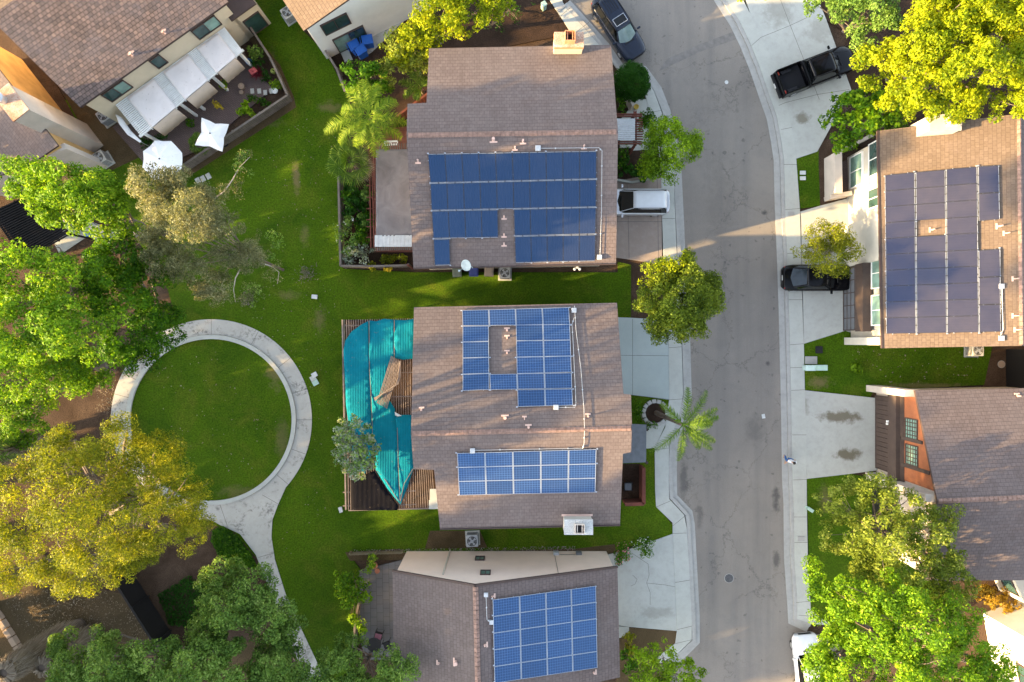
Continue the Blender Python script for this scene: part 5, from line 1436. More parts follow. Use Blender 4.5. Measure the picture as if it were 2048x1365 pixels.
def ac_unit(label, u, v, s, h, rz, mat):
    p = P(u, v, h); r = thing('air_conditioner', label, 'air conditioner', (p.x, p.y, 0), 'outdoor air conditioner units')
    r0 = r.location.copy(); r.location = (0, 0, 0)
    mb = MB(); mb.box((0, 0, h / 2), (s, s, h - .02)); mb.build('cabinet', mat, r, bevel=.05)
    lv = MB()
    for k in range(7):
        z = .12 + (h - .24) * k / 6
        for sx, sy, w, d in ((0, -1, s * .86, .02), (0, 1, s * .86, .02), (-1, 0, .02, s * .86), (1, 0, .02, s * .86)):
            lv.box((sx * (s / 2 + .004), sy * (s / 2 + .004), z), (w, d, .03))
    lv.build('louvre', M['bin_grey'], r)
    MB().lathe((0, 0, h - .008), [(s * .42, 0), (s * .42, .012)], 26).build('fan_well', M['black'], r)
    g = MB()
    for rr in (.14, .24, .33, .42):
        n = 26
        g.tube([(s * rr * math.cos(2 * math.pi * k / n), s * rr * math.sin(2 * math.pi * k / n), h + .05 + (.05 * (1 - rr / .42))) for k in range(n + 1)], .007, 4)
    for k in range(8):
        a = 2 * math.pi * k / 8
        g.tube([(0, 0, h + .1), (s * .42 * math.cos(a), s * .42 * math.sin(a), h + .04)], .006, 4)
    g.build('fan_guard', mat, r)
    f = MB(); f.lathe((0, 0, h + .008), [(.11, 0), (.11, .05), (.02, .06)], 12)
    for k in range(4):
        a = 2 * math.pi * k / 4 + .3; c, s_ = math.cos(a), math.sin(a); c2, s2 = math.cos(a + .6), math.sin(a + .6); R = s * .38
        f.face([(.08 * c, .08 * s_, h + .02), (R * c, R * s_, h + .015), (R * c2, R * s2, h + .045), (.08 * c2, .08 * s2, h + .04)])
    f.build('fan', M['unit_grey'], r)
    pd_ = MB(); pd_.box((0, 0, .03), (s + .2, s + .2, .09)); pd_.build('pad', M['concrete'], r)
    r.location = r0; r.rotation_euler = (0, 0, rz)
ac_unit('beige air conditioner beside the tan wheelie bin', 1009.5, 546, .75, .8, 0, M['unit_beige'])
ac_unit('grey air conditioner on the grass by the pale pink wall', 944, 1083, .82, .85, .05, M['unit_grey'])
ac_unit('pale air conditioner at the eave of the sunlit roof above the lawn', 574, 24, .78, .8, .58, M['unit_beige'])
ac_unit('pale air conditioner by the end of the tall pale chimney wall', 196, 315, .82, .9, .55, M['unit_beige'])
ac_unit('grey air conditioner against the cream wall near the pale sail', 205, 231, .8, .8, .6, M['unit_grey'])
ac_unit('white air conditioner under the sunlit eave by the black fence', 1957, 701, .8, .8, 0, M['unit_beige'])

def flat_box(name, label, cat, u, v, w, d, h, rz, mat, lid=None, group=None):
    p = P(u, v, h); r = thing(name, label, cat, (p.x, p.y, 0), group)
    MB().box((p.x, p.y, h / 2 - .03), (w, d, h + .06), rz).build('box_body', mat, r, bevel=.03)
    MB().box((p.x, p.y, h + .02), (w + .05, d + .05, .04), rz).build('lid', lid or mat, r, bevel=.015)
    return r
flat_box('utility_cabinet', 'mint green utility cabinet on the lawn, in front of its twin half', 'utility box', 1643, 736, .78, .34, .7, 0, M['box_green'])
flat_box('utility_cabinet', 'paler green utility box beside the sidewalk next to the cabinet', 'utility box', 1621, 736.5, .66, .34, .6, 0, plain('paler_green_box', (.45, .58, .53), .55))
flat_box('vault_lid', 'grey concrete vault lid beside the mint green cabinet', 'lid', 1622, 721, .8, .5, .06, 0, M['kerb'])
flat_box('valve_box', 'small dark box with two lids on the lawn nearest the dark sedan drive', 'valve box', 1638, 700, .45, .45, .1, 0, M['black'])
flat_box('valve_box', 'pale valve box in the roadside lawn strip, north of its twin', 'valve box', 1605.5, 346, .36, .22, .05, 0, M['white_sheet'])
flat_box('valve_box', 'pale valve box in the roadside lawn strip, south of its twin', 'valve box', 1605.5, 357, .36, .22, .05, 0, M['white_sheet'])
flat_box('valve_box', 'pale green valve lid on the lawn by the ring path', 'valve box', 631, 766, .38, .3, .06, .5, M['box_green'])
flat_box('valve_box', 'beige valve lid in the middle of the three beside the ring path', 'valve box', 626, 757, .36, .3, .06, .5, M['concrete'])
flat_box('valve_box', 'white valve lid with open dark hole beside the ring path', 'valve box', 629, 750, .34, .28, .08, .5, M['white_sheet'])
flat_box('valve_box', 'small white valve box alone on the lawn beside fallen branches', 'valve box', 629, 594, .36, .24, .1, -.1, M['white_sheet'])
flat_box('valve_box', 'small white box on the lawn at the corner of the patio cover', 'valve box', 681, 1020, .2, .34, .2, .3, M['white_sheet'])
flat_box('meter_lid', 'rectangular water meter lid in the sidewalk by the navy car', 'lid', 1120, 14, .62, .42, .075, .7, M['kerb'])
flat_box('meter_lid', 'small rectangular meter lid in the sidewalk at the sunlit strip', 'lid', 1582, 428, .42, .26, .065, 0, M['kerb'])
flat_box('meter_lid', 'small meter lid in the sidewalk beside the light olive tree', 'lid', 1602, 1078, .44, .3, .065, 0, M['kerb'])
flat_box('roadside_box', 'pale slanted box on the grass edge under the olive tree', 'utility box', 1621, 1020, .42, .18, .5, -.6, M['box_green'])
flat_box('roadside_box', 'pale green post box on the sidewalk corner by the bare dirt', 'utility box', 1088, 8, .3, .3, .7, .6, M['box_green'])
def disc(name, label, u, v, r, z, mat):
    o = thing(name, label, 'cover', P(u, v, z)); p = P(u, v, z)
    MB().lathe(p, [(r, -.03), (r, .012)], 28).build('rim', M['kerb'] if mat is not M['white_sheet'] else mat, o)
    MB().lathe(p, [(r * .9, 0), (r * .9, .018), (r * .86, .022)], 28).build('lid', mat, o)
M['iron'] = plain('cast_iron', (.085, .085, .09), .7, .3, var=.3, scale=12)
disc('manhole_cover', 'dark iron manhole cover in the middle of the road', 1458, 1157, .33, -.075, M['iron'])
disc('manhole_cover', 'small bright white round cover on the road near the black pickup', 1453, 165, .13, -.075, M['white_sheet'])
disc('drain_cover', 'round tan cover on bare earth beside the black fence', 2003, 729, .26, .03, M['stone'])

# satellite dish
DP = aS.hit(945, 536); DR = thing('satellite_dish', 'pale grey satellite dish on the eave above the dark blue bin', 'satellite dish', DP)
dm = MB(); ax = Vector((-.55, -.45, .6)).normalized(); u_ = ax.cross(Vector((0, 0, 1))).normalized(); w_ = u_.cross(ax)
dc = P(934, 530, 6.0); rings = []
for r in (0, .15, .3, .42):
    rings.append([dc + (u_ * math.cos(2 * math.pi * k / 24) * r * .85 + w_ * math.sin(2 * math.pi * k / 24) * r * 1.08) + ax * (r * r * .5) for k in range(24)])
for a, b in zip(rings, rings[1:]):
    for k in range(24): dm.face([a[k], b[k], b[(k + 1) % 24], a[(k + 1) % 24]])
do = dm.build('dish', M['dish'], DR, smooth=True); md = do.modifiers.new('t', 'SOLIDIFY'); md.thickness = .02
MB().tube([DP - Vector((0, 0, .1)), DP + Vector((0, 0, .35)), dc - ax * .05], .03, 8).build('mast', M['dish'], DR)
am = MB(); am.tube([dc - w_ * .42, dc - w_ * .3 + ax * .55], .015, 6); am.box(dc - w_ * .28 + ax * .56, (.12, .1, .1)); am.build('feed_arm', M['dish'], DR)
# flood lamps under the eave
FL = thing('flood_light', 'pair of beige flood lights under the eave over the lawn', 'lamp', aS.hit(1155, 531) - Vector((0, 0, .3)))
fp = aS.hit(1155, 531) - Vector((0, .12, .25)); MB().box(fp, (.16, .12, .12)).build('bracket', M['unit_beige'], FL)
for s in (-1, 1): MB().lathe(fp + Vector((s * .16, -.1, -.1)), [(.05, 0), (.09, .14), (.04, .16)], 12).build('lamp_head', M['unit_beige'], FL)

# patio furniture
def chair(label, u, v, rz, cloth, frame):
    r = thing('patio_chair', label, 'chair', (0, 0, 0))
    MB().box((0, 0, .45), (.5, .5, .07)).build('seat', cloth, r, bevel=.025)
    MB().hexa([Vector((-.25, .24, .5)), Vector((.25, .24, .5)), Vector((.25, .29, .5)), Vector((-.25, .29, .5))], [Vector((-.25, .34, .95)), Vector((.25, .34, .95)), Vector((.25, .39, .95)), Vector((-.25, .39, .95))]).build('backrest', frame, r, bevel=.01)
    for x in (-.25, .25):
        MB().tube([(x, -.27, .66), (x, .3, .68)], .022, 6).build('armrest', frame, r)
        for y in (-.25, .27): MB().tube([(x, y, .02), (x, y, .66 if y < 0 else .5)], .02, 6).build('leg', frame, r)
    p = P(u, v, .5); r.location = (p.x, p.y, .02); r.rotation_euler = (0, 0, rz)
chair('black patio chair with a pink cushion on grey pavers', 757, 1272, -.25, M['cushion'], M['black'])
chair('all black patio chair beside the table on grey pavers', 774, 1291, -1.2, M['black'], M['black'])
chair('dark chair inside the red brown walled yard', 1256, 974, 0, M['bin_grey'], M['black'])
tb_ = thing('patio_table', 'round black patio table half under leaves on grey pavers', 'table', P(748, 1290, 0))
tp = P(748, 1290, .72); MB().lathe(tp, [(.5, 0), (.5, .03)], 24).build('table_top', M['black'], tb_); MB().tube([(tp.x, tp.y, 0), tp], .04, 8).build('leg', M['black'], tb_)
# pots and patio bits
def pot(label, u, v, r, h, mat, plantm=None):
    p = P(u, v, 0); root = thing('flower_pot', label, 'pot', p)
    MB().lathe((p.x, p.y, .02), [(r * .7, 0), (r, h), (r * 1.08, h), (r * 1.08, h + .03), (r * .9, h + .03), (r * .9, h - .03)], 16).build('pot_body', mat, root)
    MB().lathe((p.x, p.y, .02), [(r * .9, h - .06), (r * .88, h - .04)], 16).build('soil', M['mulch_and_shade'], root)
pot('tan round pot on the brown patio', 486, 176, .2, .3, M['stone']); pot('small tan pot beside the tan round pot', 485, 187, .14, .2, M['stone'])
pot('terracotta pot by the pale pink wall corner', 751, 1129, .2, .3, M['terracotta']); pot('small terracotta pot at the roof corner on pavers', 756, 1140, .16, .25, M['terracotta'])
pot('white round bowl in the planted patio corner', 552, 184, .2, .2, M['white_paint']); pot('yellow green glazed pot beside the patio fence corner', 549, 146, .16, .3, plain('lime_glaze', (.45, .5, .1), .4))
pot('blue glazed pot by a white pergola post', 502, 128, .22, .35, plain('blue_glaze', (.05, .15, .42), .35)); pot('yellow pot beside the entry pergola', 1271, 217, .17, .3, plain('yellow_glaze', (.55, .38, .06), .4))
tag(MB().box(P(508, 144, .45), (.5, .4, .5), .6).build('garden_crate', plain('coral_plastic', (.45, .09, .09), .6), bevel=.03), 'coral red plastic crate on the brown patio', 'crate')
tag(MB().box(P(1300, 878, .02), (.01, .01, .01)).build('pebble', M['stone']), 'tiny pale pebble on the porch path', 'stone')
bpy.data.objects.remove(bpy.data.objects['pebble'])
tag(MB().box(P(176, 470, .02), (.36, .3, .3), .4).build('storage_box', M['bin_blue'], bevel=.02), 'small blue box on the concrete beside the black pergola', 'box')
tag(MB().box(P(222, 474, .1), (.25, .22, .25), .3).build('cool_box', plain('royal_blue', (.02, .06, .4), .5), bevel=.02), 'small royal blue box on the pale patio edge', 'box')
tag(MB().box(P(1527, 833, -.06), (.22, .3, .02), .2).build('paper_scrap', M['white_sheet']), 'white scrap of paper on the road', 'litter')

M['rear_glass'] = glass_mat('sky_reflection_rear_glass', (.022, .032, .042), .1)  # paler than the other car glass: sky reflection put into its colour
# ------------------------------------------------------------------ vehicles, built along +x, then placed
def loft(sections, name, mat, parent, close=True, smooth=True, sub=0, mirror=True):
    """sections: lists of 3D points (same count) of the right half (y <= 0 side mirrored)"""
    mb = MB()
    full = []
    for s in sections:
        half = [Vector(p) for p in s]
        full.append(half + [Vector((p.x, -p.y, p.z)) for p in half[::-1] if abs(p.y) > 1e-6])
    for a, b in zip(full, full[1:]):
        n = len(a)
        for k in range(n - 1): mb.face([a[k], b[k], b[k + 1], a[k + 1]])
        mb.face([a[n - 1], b[n - 1], b[0], a[0]])
    mb.face(full[0]); mb.face(full[-1][::-1])
    o = mb.build(name, mat, parent, smooth=smooth)
    b = bmesh.new(); b.from_mesh(o.data); bmesh.ops.recalc_face_normals(b, faces=b.faces[:]); b.to_mesh(o.data); b.free()
    if sub:
        md = o.modifiers.new('sub', 'SUBSURF'); md.levels = md.render_levels = sub
    return o

def vehicle(label, cat, name, L, W, H, paint, kind, loc, rz, hood=1.1, rear=.9, belt=.95, glass=None, roofm=None, rails=False, sunroof=False):
    r = thing(name, label, cat, (0, 0, 0))
    h, w = L / 2, W / 2
    gl = glass or M['car_glass']
    # lower body: x stations with plan taper, shoulder height and crown
    if kind == 'pickup': bed = 1.65
    xs = [-h, -h + .04, -h + .12, -h + .28, -h + .6, -h + 1.1, -.6, 0, .6, h - hood - .25, h - hood + .25, h - .55, h - .28, h - .12, h - .04, h]
    def half(x):
        f = (x + h) / L
        e = 1.0
        df, dr = h - x, x + h
        if df < .8: e = .70 + .30 * math.sqrt(max(0, 1 - ((.8 - df) / .8) ** 2.3))
        if dr < .8: e = min(e, .66 + .34 * math.sqrt(max(0, 1 - ((.8 - dr) / .8) ** 2.4)))
        return w * e
    def deck(x):
        df, dr = h - x, x + h
        z = belt
        if df < hood + .25: z = belt - .02 - .17 * (1 - df / (hood + .25)) ** 1.6
        if kind == 'sedan' and dr < rear: z = belt - .02 - .05 * (1 - dr / rear)
        return z
    secs = []
    for x in xs:
        y = half(x); z = deck(x); zb = .28 if h - abs(x) > .25 else .36
        zc = z + (.05 if True else 0)
        endf = 1 - .12 * (1 if h - abs(x) < .02 else 0)
        secs.append([(x, 0, zb), (x, -y * .9, zb), (x, -y * endf, zb + .16), (x, -y, z * .72), (x, -y * .985, z - .08), (x, -y * .90, z), (x, -y * .5, zc), (x, 0, zc + .012)])
    if kind != 'pickup':
        body = loft(secs, 'body', paint, r)
    else:
        cut = -h + .12 + bed
        front = [s for s, x in zip(secs, xs) if x > cut]
        s0 = [(cut, p[1] * 1.0, p[2]) for p in secs[6]]
        body = loft([s0] + front, 'body', paint, r)
        bb = MB(); t = .09; zf_ = .62
        bb.hexa([Vector(p) for p in ((-h + .05, -w * .93, .4), (cut, -w * .97, .4), (cut, w * .97, .4), (-h + .05, w * .93, .4))], [Vector(p) for p in ((-h + .05, -w * .93, zf_), (cut, -w * .97, zf_), (cut, w * .97, zf_), (-h + .05, w * .93, zf_))])
        bb.build('bed_floor', M['bed_liner'], r)
        for s in (-1, 1):
            MB().hexa([Vector((-h + .04, s * w * .99, .36)), Vector((cut, s * w, .36)), Vector((cut, s * (w - t), .36)), Vector((-h + .04, s * (w * .99 - t), .36))][::s], [Vector((-h + .04, s * w * .96, belt + .1)), Vector((cut, s * w * .97, belt + .1)), Vector((cut, s * (w * .97 - t), belt + .1)), Vector((-h + .04, s * (w * .96 - t), belt + .1))][::s]).build('bed_side', paint, r, bevel=.02)
            MB().box((-h + bed * .45, s * (w - .28), .74), (.75, .22, .24)).build('wheel_arch', M['bed_liner'], r, bevel=.05)
        rb = MB()
        for k in range(13): rb.box((-h + .1 + bed / 2, (k - 6) * .1, zf_ + .012), (bed - .15, .04, .02))
        rb.build('bed_rib', M['bed_liner'], r)
        MB().box((-h + .02, 0, .7), (.09, W * .9, .68)).build('tailgate', paint, r, bevel=.02)
        MB().box((-h - .09, 0, .5), (.2, W * .92, .18)).build('rear_bumper', M['black'], r, bevel=.04)
        MB().box((-h - .195, .05, .52), (.012, .34, .15)).build('number_plate', M['white_sheet'], r)
        cr = MB(); cr.beam((cut - .03, -w * .9, belt + .16), (cut - .03, w * .9, belt + .16), .12, .08); cr.build('bed_rail', paint, r, bevel=.02)
    # greenhouse: dark glass block, painted roof and pillars
    xw0 = h - hood; 
    if kind == 'sedan': xr0 = -h + .5; wr, rr = .85, .95
    elif kind == 'pickup': xr0 = cut + .1; wr, rr = .62, .12
    else: xr0 = -h + (.06 if roofm else .16); wr, rr = (1.05 if roofm else .78), .30
    zr0 = H - .05; yb, yt = w * .90, w * .70
    g = [[(xr0 - .06, 0, belt - .05), (xr0 + .1, -yb * .78, belt - .05), (xr0 + .12, -yb * .78, belt + .02), (xr0 + rr * .96, -yt * .80, zr0 - .04), (xr0 + rr, 0, zr0)],
         [(xr0 + rr * .5, 0, belt - .05), (xr0 + rr * .5, -yb, belt - .05), (xr0 + rr * .5 + .02, -yb, belt + .02), (xr0 + rr + .12, -yt, zr0 - .02), (xr0 + rr + .12, 0, zr0 + .01)],
         [(xw0 - .45, 0, belt - .05), (xw0 - .45, -yb, belt - .05), (xw0 - .45, -yb, belt + .02), (xw0 - wr - .1, -yt, zr0 - .02), (xw0 - wr - .1, 0, zr0 + .01)],
         [(xw0 + .16, 0, belt - .05), (xw0 - .14, -yb * .84, belt - .05), (xw0 - .16, -yb * .84, belt + .02), (xw0 - wr - .02, -yt * .84, zr0 - .05), (xw0 - wr + .06, 0, zr0 - .01)]]
    cabin = loft(g, 'cabin_glass', gl if kind != 'x' else gl, r, smooth=False)
    if glass:
        ws = MB(); e = .012
        q = [Vector(g[3][2]), Vector((xw0 + .14, 0, belt + .02)), Vector(g[3][4]), Vector(g[3][3])]
        for s in (1, -1):
            ws.face([Vector((p.x + e, p.y * s * .96, p.z + e)) for p in (q if s == 1 else q[::-1])])
        cabin.data.materials.clear(); cabin.data.materials.append(M['car_glass'])
        ws.build('windscreen', glass, r)
    x0, x1 = xr0 + rr - .04, xw0 - wr + .04
    if kind == 'sedan':
        q = [Vector(g[0][2]), Vector((xr0 - .05, 0, belt + .0)), Vector(g[0][4]), Vector(g[0][3])]; rwm = MB()
        for s in (1, -1): rwm.face([Vector((p.x - .012, p.y * s * .96, p.z + .014)) for p in (q if s == 1 else q[::-1])])
        rwm.build('rear_window', M['rear_glass'], r)
    nx = 8; rs = []
    for k in range(nx + 1):
        x = x0 + (x1 - x0) * k / nx; e = 1 - .17 * (abs(k / nx - .5) * 2) ** 4; zz = zr0 + .01 + .035 * (1 - (k / nx * 2 - 1) ** 2)
        rs.append([(x, 0, zz - .03), (x, -yt * 1.03 * e, zz - .05), (x, -yt * 1.05 * e, zz - .01), (x, -yt * .95 * e, zz + .025), (x, -yt * .5, zz + .045), (x, 0, zz + .05)])
    roof = loft(rs, 'roof', roofm or paint, r)
    pl = MB()
    for s in (-1, 1):
        pl.tube([(xw0 - .20, s * yb * .88, belt), (xw0 - wr - .02, s * yt * .90, zr0)], .028, 6)
        pl.tube([(xr0 + .16, s * yb * .84, belt), (xr0 + rr, s * yt * .86, zr0)], .05, 6)
        mid = (xw0 - .45 + xr0 + rr * .5) / 2
        pl.tube([(mid, s * yb * .96, belt), (mid - .04, s * yt * .96, zr0)], .022, 6)
    pl.build('pillar', paint, r)
    if rails:
        rl = MB()
        for s in (-1, 1): rl.tube([(x0 + .1, s * yt * .97, zr0 + .03), (x0 + .25, s * yt * .97, zr0 + .1), (x1 - .3, s * yt * .97, zr0 + .1), (x1 - .12, s * yt * .97, zr0 + .03)], .022, 6)
        rl.build('roof_rail', M['black'], r)
    if rails == 'ribs':
        rl = MB()
        for k in range(5): rl.box(((x0 * .75 + x1 * .25), (k - 2) * .17, zr0 + .10), ((x1 - x0) * .5, .03, .02))
        rl.build('roof_rib', M['black'], r)
    if sunroof:
        so = MB(); c = x1 - .55; so.box((c, 0, zr0 + .088), (.52, .86, .02)); s1 = so.build('sunroof', M['car_glass'], r, bevel=.01)
        sf = MB()
        for (a, b, sx, sy) in ((c, .44, .56, .035), (c, -.44, .56, .035), (c + .275, 0, .035, .9), (c - .275, 0, .035, .9)): sf.box((a, b, zr0 + .094), (sx, sy, .024))
        sf.build('seal', M['alu'], s1)
    for x in (h - .85, -h + .9):
        for s in (-1, 1):
            t = MB(); t.tube([(x, s * (w - .22), .33), (x, s * (w - .015), .33)], .335, 22); to = t.build('wheel', M['rubber'], r)
            m_ = MB(); m_.tube([(x, s * (w - .02), .33), (x, s * (w + .004), .33)], .2, 14); m_.build('rim', M['rim'], to)
    for s in (-1, 1):
        m_ = MB(); m_.box((xw0 - .32, s * (w + .12), belt + .08), (.13, .24, .15)); m_.build('wing_mirror', paint, r, bevel=.03)
        yl = half(h - .1) * .74
        m_ = MB(); m_.hexa([Vector((h - .34, s * (yl + .16), .62)), Vector((h - .05, s * yl, .6)), Vector((h - .05, s * (yl - .3), .6)), Vector((h - .3, s * (yl - .2), .62))][::s], [Vector((h - .38, s * (yl + .14), .79)), Vector((h - .12, s * yl, .765)), Vector((h - .12, s * (yl - .3), .775)), Vector((h - .3, s * (yl - .2), .8))][::s]); m_.build('headlight', M['lamp_clear'], r, bevel=.015)
        yl = half(-h + .12) * .97
        m_ = MB(); zt_ = .8 if kind != 'sedan' else .80; m_.box((-h + .13, s * (yl - .11), zt_), (.14, .24, .14 if kind == 'sedan' else .3)); m_.build('tail_light', M['lamp_red'], r, bevel=.03)
    MB().box((h - .02, 0, .60), (.1, W * .5, .2)).build('grille', M['black'], r, bevel=.02)
    if kind != 'pickup': MB().box((-h + .0, 0, .68), (.03, .36, .13)).build('number_plate', M['white_sheet'], r)
    ln = MB()
    for s in (-1, 1): ln.tube([(h - .25, s * w * .42, deck(h - .25) + .05), (h - hood, s * w * .62, belt + .02)], .012, 4)
    ln.build('hood_crease', paint, r)
    MB().box((xw0 + .12, 0, belt + .052), (.07, W * .4, .03)).build('wiper_cowl', M['black'], r, bevel=.01)
    r.location = loc; r.rotation_euler = (0, 0, rz)
    return r
ZR = -.075
vehicle('dark navy wagon with ribbed roof and sunroof parked along the kerb', 'car', 'parked_car', 4.85, 1.78, 1.62, M['paint_navy'], 'suv', P(1234, 63, 0) + Vector((0, 0, ZR)), math.radians(-57), 1.2, .8, 1.0, M['car_glass_pale'], rails='ribs', sunroof=True)
vehicle('shiny black pickup truck with an empty bed on the concrete drive', 'pickup truck', 'pickup_truck', 5.35, 1.9, 1.78, M['paint_black'], 'pickup', P(1620, 151, 0) + Vector((0, 0, .05)), math.radians(21), 1.15, .9, 1.08, rails=True)
vehicle('silver car with pale roof and dark windscreen nosed in under the eave', 'car', 'parked_car', 4.6, 1.8, 1.62, M['paint_silver'], 'suv', P(1267, 409, 0) + Vector((0, 0, .045)), math.pi, 1.0, .8, 1.0, roofm=M['paint_white'], rails=True)
vehicle('black sedan under the small yellow green tree by the dark garage door', 'car', 'parked_car', 4.75, 1.82, 1.45, M['paint_black'], 'sedan', P(1624, 558, 0) + Vector((0, 0, .05)), 0.0, 1.2, 1.0, .98)
vehicle('white car half covered by bright green leaves at the road corner', 'car', 'parked_car', 4.5, 1.8, 1.5, M['paint_white'], 'sedan', P(1609, 1325, 0) + Vector((0, 0, ZR)), math.radians(96), 1.15, 1.0, .95)

# ------------------------------------------------------------------ the person walking on the pavement
def skin_body(name, verts, edges, radii, mat, parent, sub=2):
    me = bpy.data.meshes.new(name); off = world_of(parent)
    me.from_pydata([tuple(v) for v in verts], edges, [])
    o = bpy.data.objects.new(name, me); COL.objects.link(o); o.parent = parent
    o.modifiers.new('skin', 'SKIN')
    for sv, r in zip(me.skin_vertices[0].data, radii): sv.radius = (r, r) if not isinstance(r, tuple) else r
    me.skin_vertices[0].data[0].use_root = True
    md = o.modifiers.new('sub', 'SUBSURF'); md.levels = md.render_levels = sub
    me.materials.append(mat)
    return o
PR = thing('person', 'person in white shirt and blue trousers walking on the sidewalk', 'person', (0, 0, 0))
V, E, R = [], [], []
def pv(p, r, par=None):
    V.append(Vector(p)); R.append(r)
    if par is not None: E.append((par, len(V) - 1))
    return len(V) - 1
pel = pv((0, 0, .95), (.15, .11)); ch = pv((.01, 0, 1.15), (.14, .10), pel); sh = pv((.02, 0, 1.38), (.17, .105), ch); nk = pv((.03, 0, 1.50), .055, sh); hd = pv((.05, 0, 1.60), .085, nk); ht = pv((.045, 0, 1.72), .075, hd)
ns = pv((.155, 0, 1.62), .018, hd)
legs = {}
for s, kx, fx, kz in ((1, .10, .17, .50), (-1, .02, -.16, .49)):
    hp = pv((0, .09 * s, .90), .09, pel); kn = pv((kx, .10 * s, kz), .06, hp); an = pv((fx - .04, .10 * s, .09 if s > 0 else .15), .042, kn); to = pv((fx + .14, .105 * s, .035 if s > 0 else .06), .036, an)
hands = []
for s, ex, hx in ((1, -.14, -.10), (-1, .12, .26)):
    sd_ = pv((.02, .19 * s, 1.40), .06, sh); el = pv((ex, .24 * s, 1.13), .042, sd_); wr_ = pv((hx, .25 * s, .90), .03, el); pm = pv((hx + .03, .25 * s, .82), (.038, .02), wr_)
    hands.append((hx + .03, .25 * s, .82, s))
skin_body('body', V, E, R, M['skin'], PR)
for hx, hy, hz, s in hands:
    for k, (dx, ln) in enumerate(((-.028, .06), (-.01, .072), (.010, .076), (.028, .068))):
        skin_body('finger', [(hx + dx, hy, hz - .01), (hx + dx, hy, hz - .05), (hx + dx + .012, hy - s * .008, hz - .05 - ln * .5), (hx + dx + .02, hy - s * .022, hz - .05 - ln)], [(0, 1), (1, 2), (2, 3)], [.01, .009, .0085, .007], M['skin'], PR, 1)
    skin_body('thumb', [(hx + .02, hy, hz + .01), (hx + .055, hy - s * .015, hz - .02), (hx + .065, hy - s * .025, hz - .055)], [(0, 1), (1, 2)], [.012, .010, .008], M['skin'], PR, 1)
sv, se, sr = [], [], []
def tv(p, r, par=None):
    sv.append(Vector(p)); sr.append(r)
    if par is not None: se.append((par, len(sv) - 1))
    return len(sv) - 1
a0 = tv((0, 0, .93), (.185, .14)); a1 = tv((.01, 0, 1.15), (.185, .14), a0); a2 = tv((.02, 0, 1.38), (.20, .135), a1); tv((.025, 0, 1.46), (.09, .08), a2)
for s, ex in ((1, -.09), (-1, .08)):
    b1 = tv((.02, .20 * s, 1.41), .085, a2); tv((ex, .24 * s, 1.18), .066, b1)
skin_body('shirt', sv, se, sr, M['shirt'], PR)
tv_, te, tr = [(0, 0, .96)], [], [(.165, .13)]
for s, kx, fx, kz in ((1, .10, .17, .50), (-1, .02, -.16, .49)):
    n = len(tv_); tv_ += [(0, .09 * s, .88), (kx, .10 * s, kz), (fx - .04, .10 * s, .13 if s > 0 else .19)]; te += [(0, n), (n, n + 1), (n + 1, n + 2)]; tr += [.105, .078, .06]
skin_body('trousers', tv_, te, tr, M['jeans'], PR)
for s, fx, z in ((1, .17, .05), (-1, -.16, .09)):
    skin_body('shoe', [(fx - .08, .10 * s, z), (fx + .05, .103 * s, z - .005), (fx + .15, .106 * s, z - .012)], [(0, 1), (1, 2)], [(.05, .045), (.055, .04), (.045, .03)], M['shoe'], PR, 1)
hb = MB(); hb.lathe((.035, 0, 1.62), [(.088, 0), (.098, .05), (.092, .10), (.06, .14), (.01, .155)], 16); hb.build('hair', M['hair'], PR, smooth=True)
pp = P(1569, 917, .06); PR.location = (pp.x, pp.y, .06); PR.rotation_euler = (0, 0, math.radians(255)); PR.scale = (1.02,) * 3

